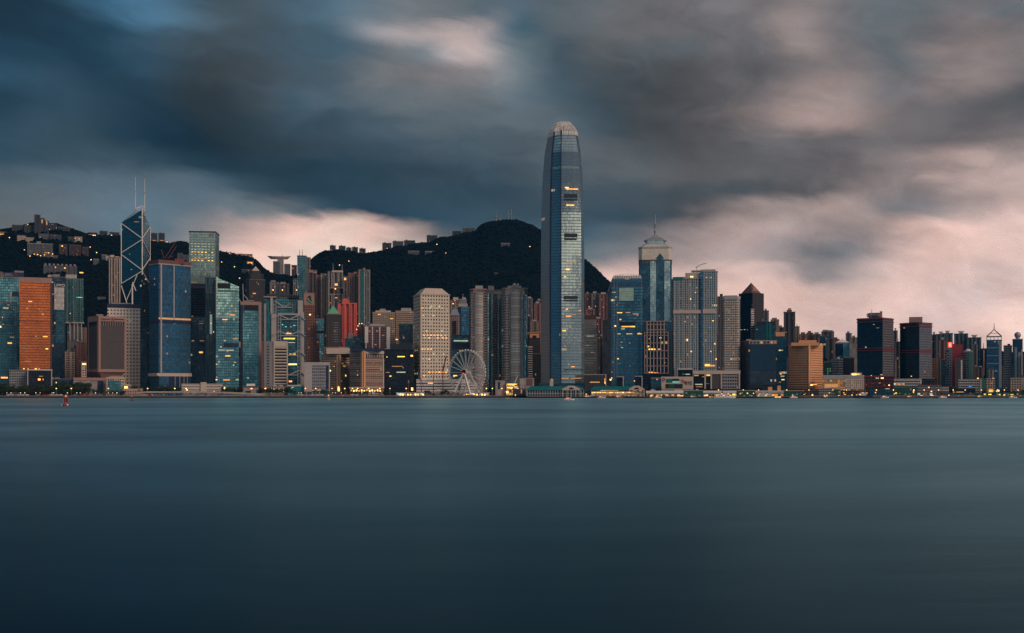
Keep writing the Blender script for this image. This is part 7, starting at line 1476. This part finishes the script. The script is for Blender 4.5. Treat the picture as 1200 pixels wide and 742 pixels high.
clones(car('white', ''), [(X(px, 1646.5), 1646.5, GZ + .02, rz, 1.15) for px, rz in ((10,0),(14,0),(22,3.14),(27,0),(31,0),(60,0),(66,3.14),(71,0),(350,0),(353.5,0),(366,3.14),(372,0),(377,0),(413,0),(418,3.14))], 'white car parked on the quay road behind the seawall', 'white cars on the left quay road')
clones(car('red', ''), [(X(px, 1649), 1649, GZ + .02, 0, 1.25) for px in (31.5,52,56.5,61,97,103,176)], 'red car parked on the left quay road under the dark trees', 'red cars on the left quay road')
clones(car('steel', ''), [(X(px, 1647), 1647, GZ + .02, 0, 1.15) for px in (18,44,88,117,147,183,191,232,363,388,427,446,512,521,532)], 'grey car parked on the quay road behind the seawall', 'grey cars on the quay road')

# trees ---------------------------------------------------------------
def leafm():
    m, t, o = new_mat('tree_leaves'); b = t.node('ShaderNodeBsdfPrincipled'); tcn = t.node('ShaderNodeTexCoord'); oi = t.node('ShaderNodeObjectInfo')
    f = t.noise(tcn.outputs['Object'], .5, 4, .6); t.put(b.inputs['Base Color'], t.v('SCALE', t.mix(f, (.010,.022,.012), (.045,.075,.030)), None, t.m('ADD', .6, t.m('MULTIPLY', oi.outputs['Random'], .8)))); b.inputs['Roughness'].default_value = .8
    t.l.new(b.outputs[0], o.inputs[0]); return m
LM = leafm()
def tree_proto(seed, H=11., wd=4.2, dens=520):
    q = random.Random(seed); r_ = empty('quay_tree', (0, 0, 0)); tag(r_, cat='tree')
    mb = MB().cyl((0, 0), .35, -.5, H * .45, 7, .2)
    lobes = []
    for i in range(7):
        a = q.uniform(0, 6.28); rr = q.uniform(.2, .75) * wd; c = Vector((rr * math.cos(a), rr * math.sin(a), H * q.uniform(.45, .82))); mb.bar((0, 0, H * .35), c, .16); lobes.append((c, q.uniform(.35, .6) * wd))
    lobes.append((Vector((0, 0, H * .68)), wd * .7)); mb.build('trunk', M['bark'], r_)
    cr = MB()
    for i in range(dens):
        c, rr = q.choice(lobes); d_ = Vector((q.gauss(0, 1), q.gauss(0, 1), q.gauss(0, .8))).normalized() * rr * q.uniform(.55, 1.08); p = c + d_
        n = (d_.normalized() + Vector((q.uniform(-.7, .7), q.uniform(-.7, .7), q.uniform(-.3, .9)))).normalized(); u_ = n.orthogonal().normalized(); v_ = n.cross(u_); s_ = q.uniform(.28, .6)
        cr.face([p - u_ * s_, p - v_ * s_ * .7, p + u_ * s_, p + v_ * s_ * .7])
    cr.build('crown', LM, r_); return r_
def trees(lst, label, group, seed, H=11., wd=4.2):
    q = random.Random(seed); pr = [tree_proto(seed + i, H, wd) for i in range(2)]
    half = [lst[0::2], lst[1::2]]
    for p, l in zip(pr, half):
        if l: clones(p, [(X(px, Y), Y, GZ, q.uniform(0, 6), s) for px, Y, s in l], label, group)
q = random.Random(5)
def row(x0, x1, st, Y, s0, s1): return [(x0 + i * st + q.uniform(-.8, .8), Y + q.uniform(-6, 8), q.uniform(s0, s1)) for i in range(int((x1 - x0) / st))]
trees(row(-4, 64, 3.0, 1672, 1.15, 1.65) + row(-4, 60, 4.5, 1662, .8, 1.1), 'dark rounded tree in the thick belt along the left quay', 'trees along the left quay', 11)
trees(row(62, 108, 2.6, 1678, 1.2, 1.9) + row(64, 125, 5, 1660, .6, .9) + row(88, 108, 3, 1665, 1.1, 1.4), 'dark bushy tree left of the cream low block with teal windows', 'trees left of the headquarters podium', 21)
trees(row(126, 150, 2.5, 1660, .55, .75) + row(150, 172, 3.2, 1676, 1.0, 1.3), 'small tree in front of the cream low block or by the flyover end', 'small trees at the headquarters podium', 31)
trees(row(183, 214, 3, 1678, 1.05, 1.35) + row(262, 286, 4, 1684, 1.0, 1.3), 'dark tree behind the flyover below the blue or pale teal tower', 'trees behind the flyover', 41)
trees(row(302, 345, 3, 1656, .8, 1.15) + row(345, 400, 4, 1656, .5, .75), 'tree on the quay in front of the beige slab tower or gridded low block', 'trees right of the flyover', 51)
trees(row(400, 462, 4.5, 1654, .45, .7), 'small clipped tree before the lit hotel arches', 'small trees before the hotel', 61)
trees([(499,1652,.75),(501.5,1652,.7),(504,1654,.6),(517,1652,.6),(519.5,1652,.75),(522.5,1652,.8),(525,1653,.65),(532,1655,.45),(493,1655,.5)], 'round dark tree beside the foot of the ferris wheel', 'round trees by the ferris wheel', 71)
trees(row(756, 778, 4, 1676, 1.0, 1.3) + row(866, 892, 4, 1672, .75, 1.0) + row(944, 962, 4, 1664, .8, 1.1) + row(1176, 1204, 4, 1662, .6, .9) + row(1112, 1124, 4, 1668, 1.0, 1.4), 'dark tree between the low buildings of the right shore', 'trees on the right shore', 81)
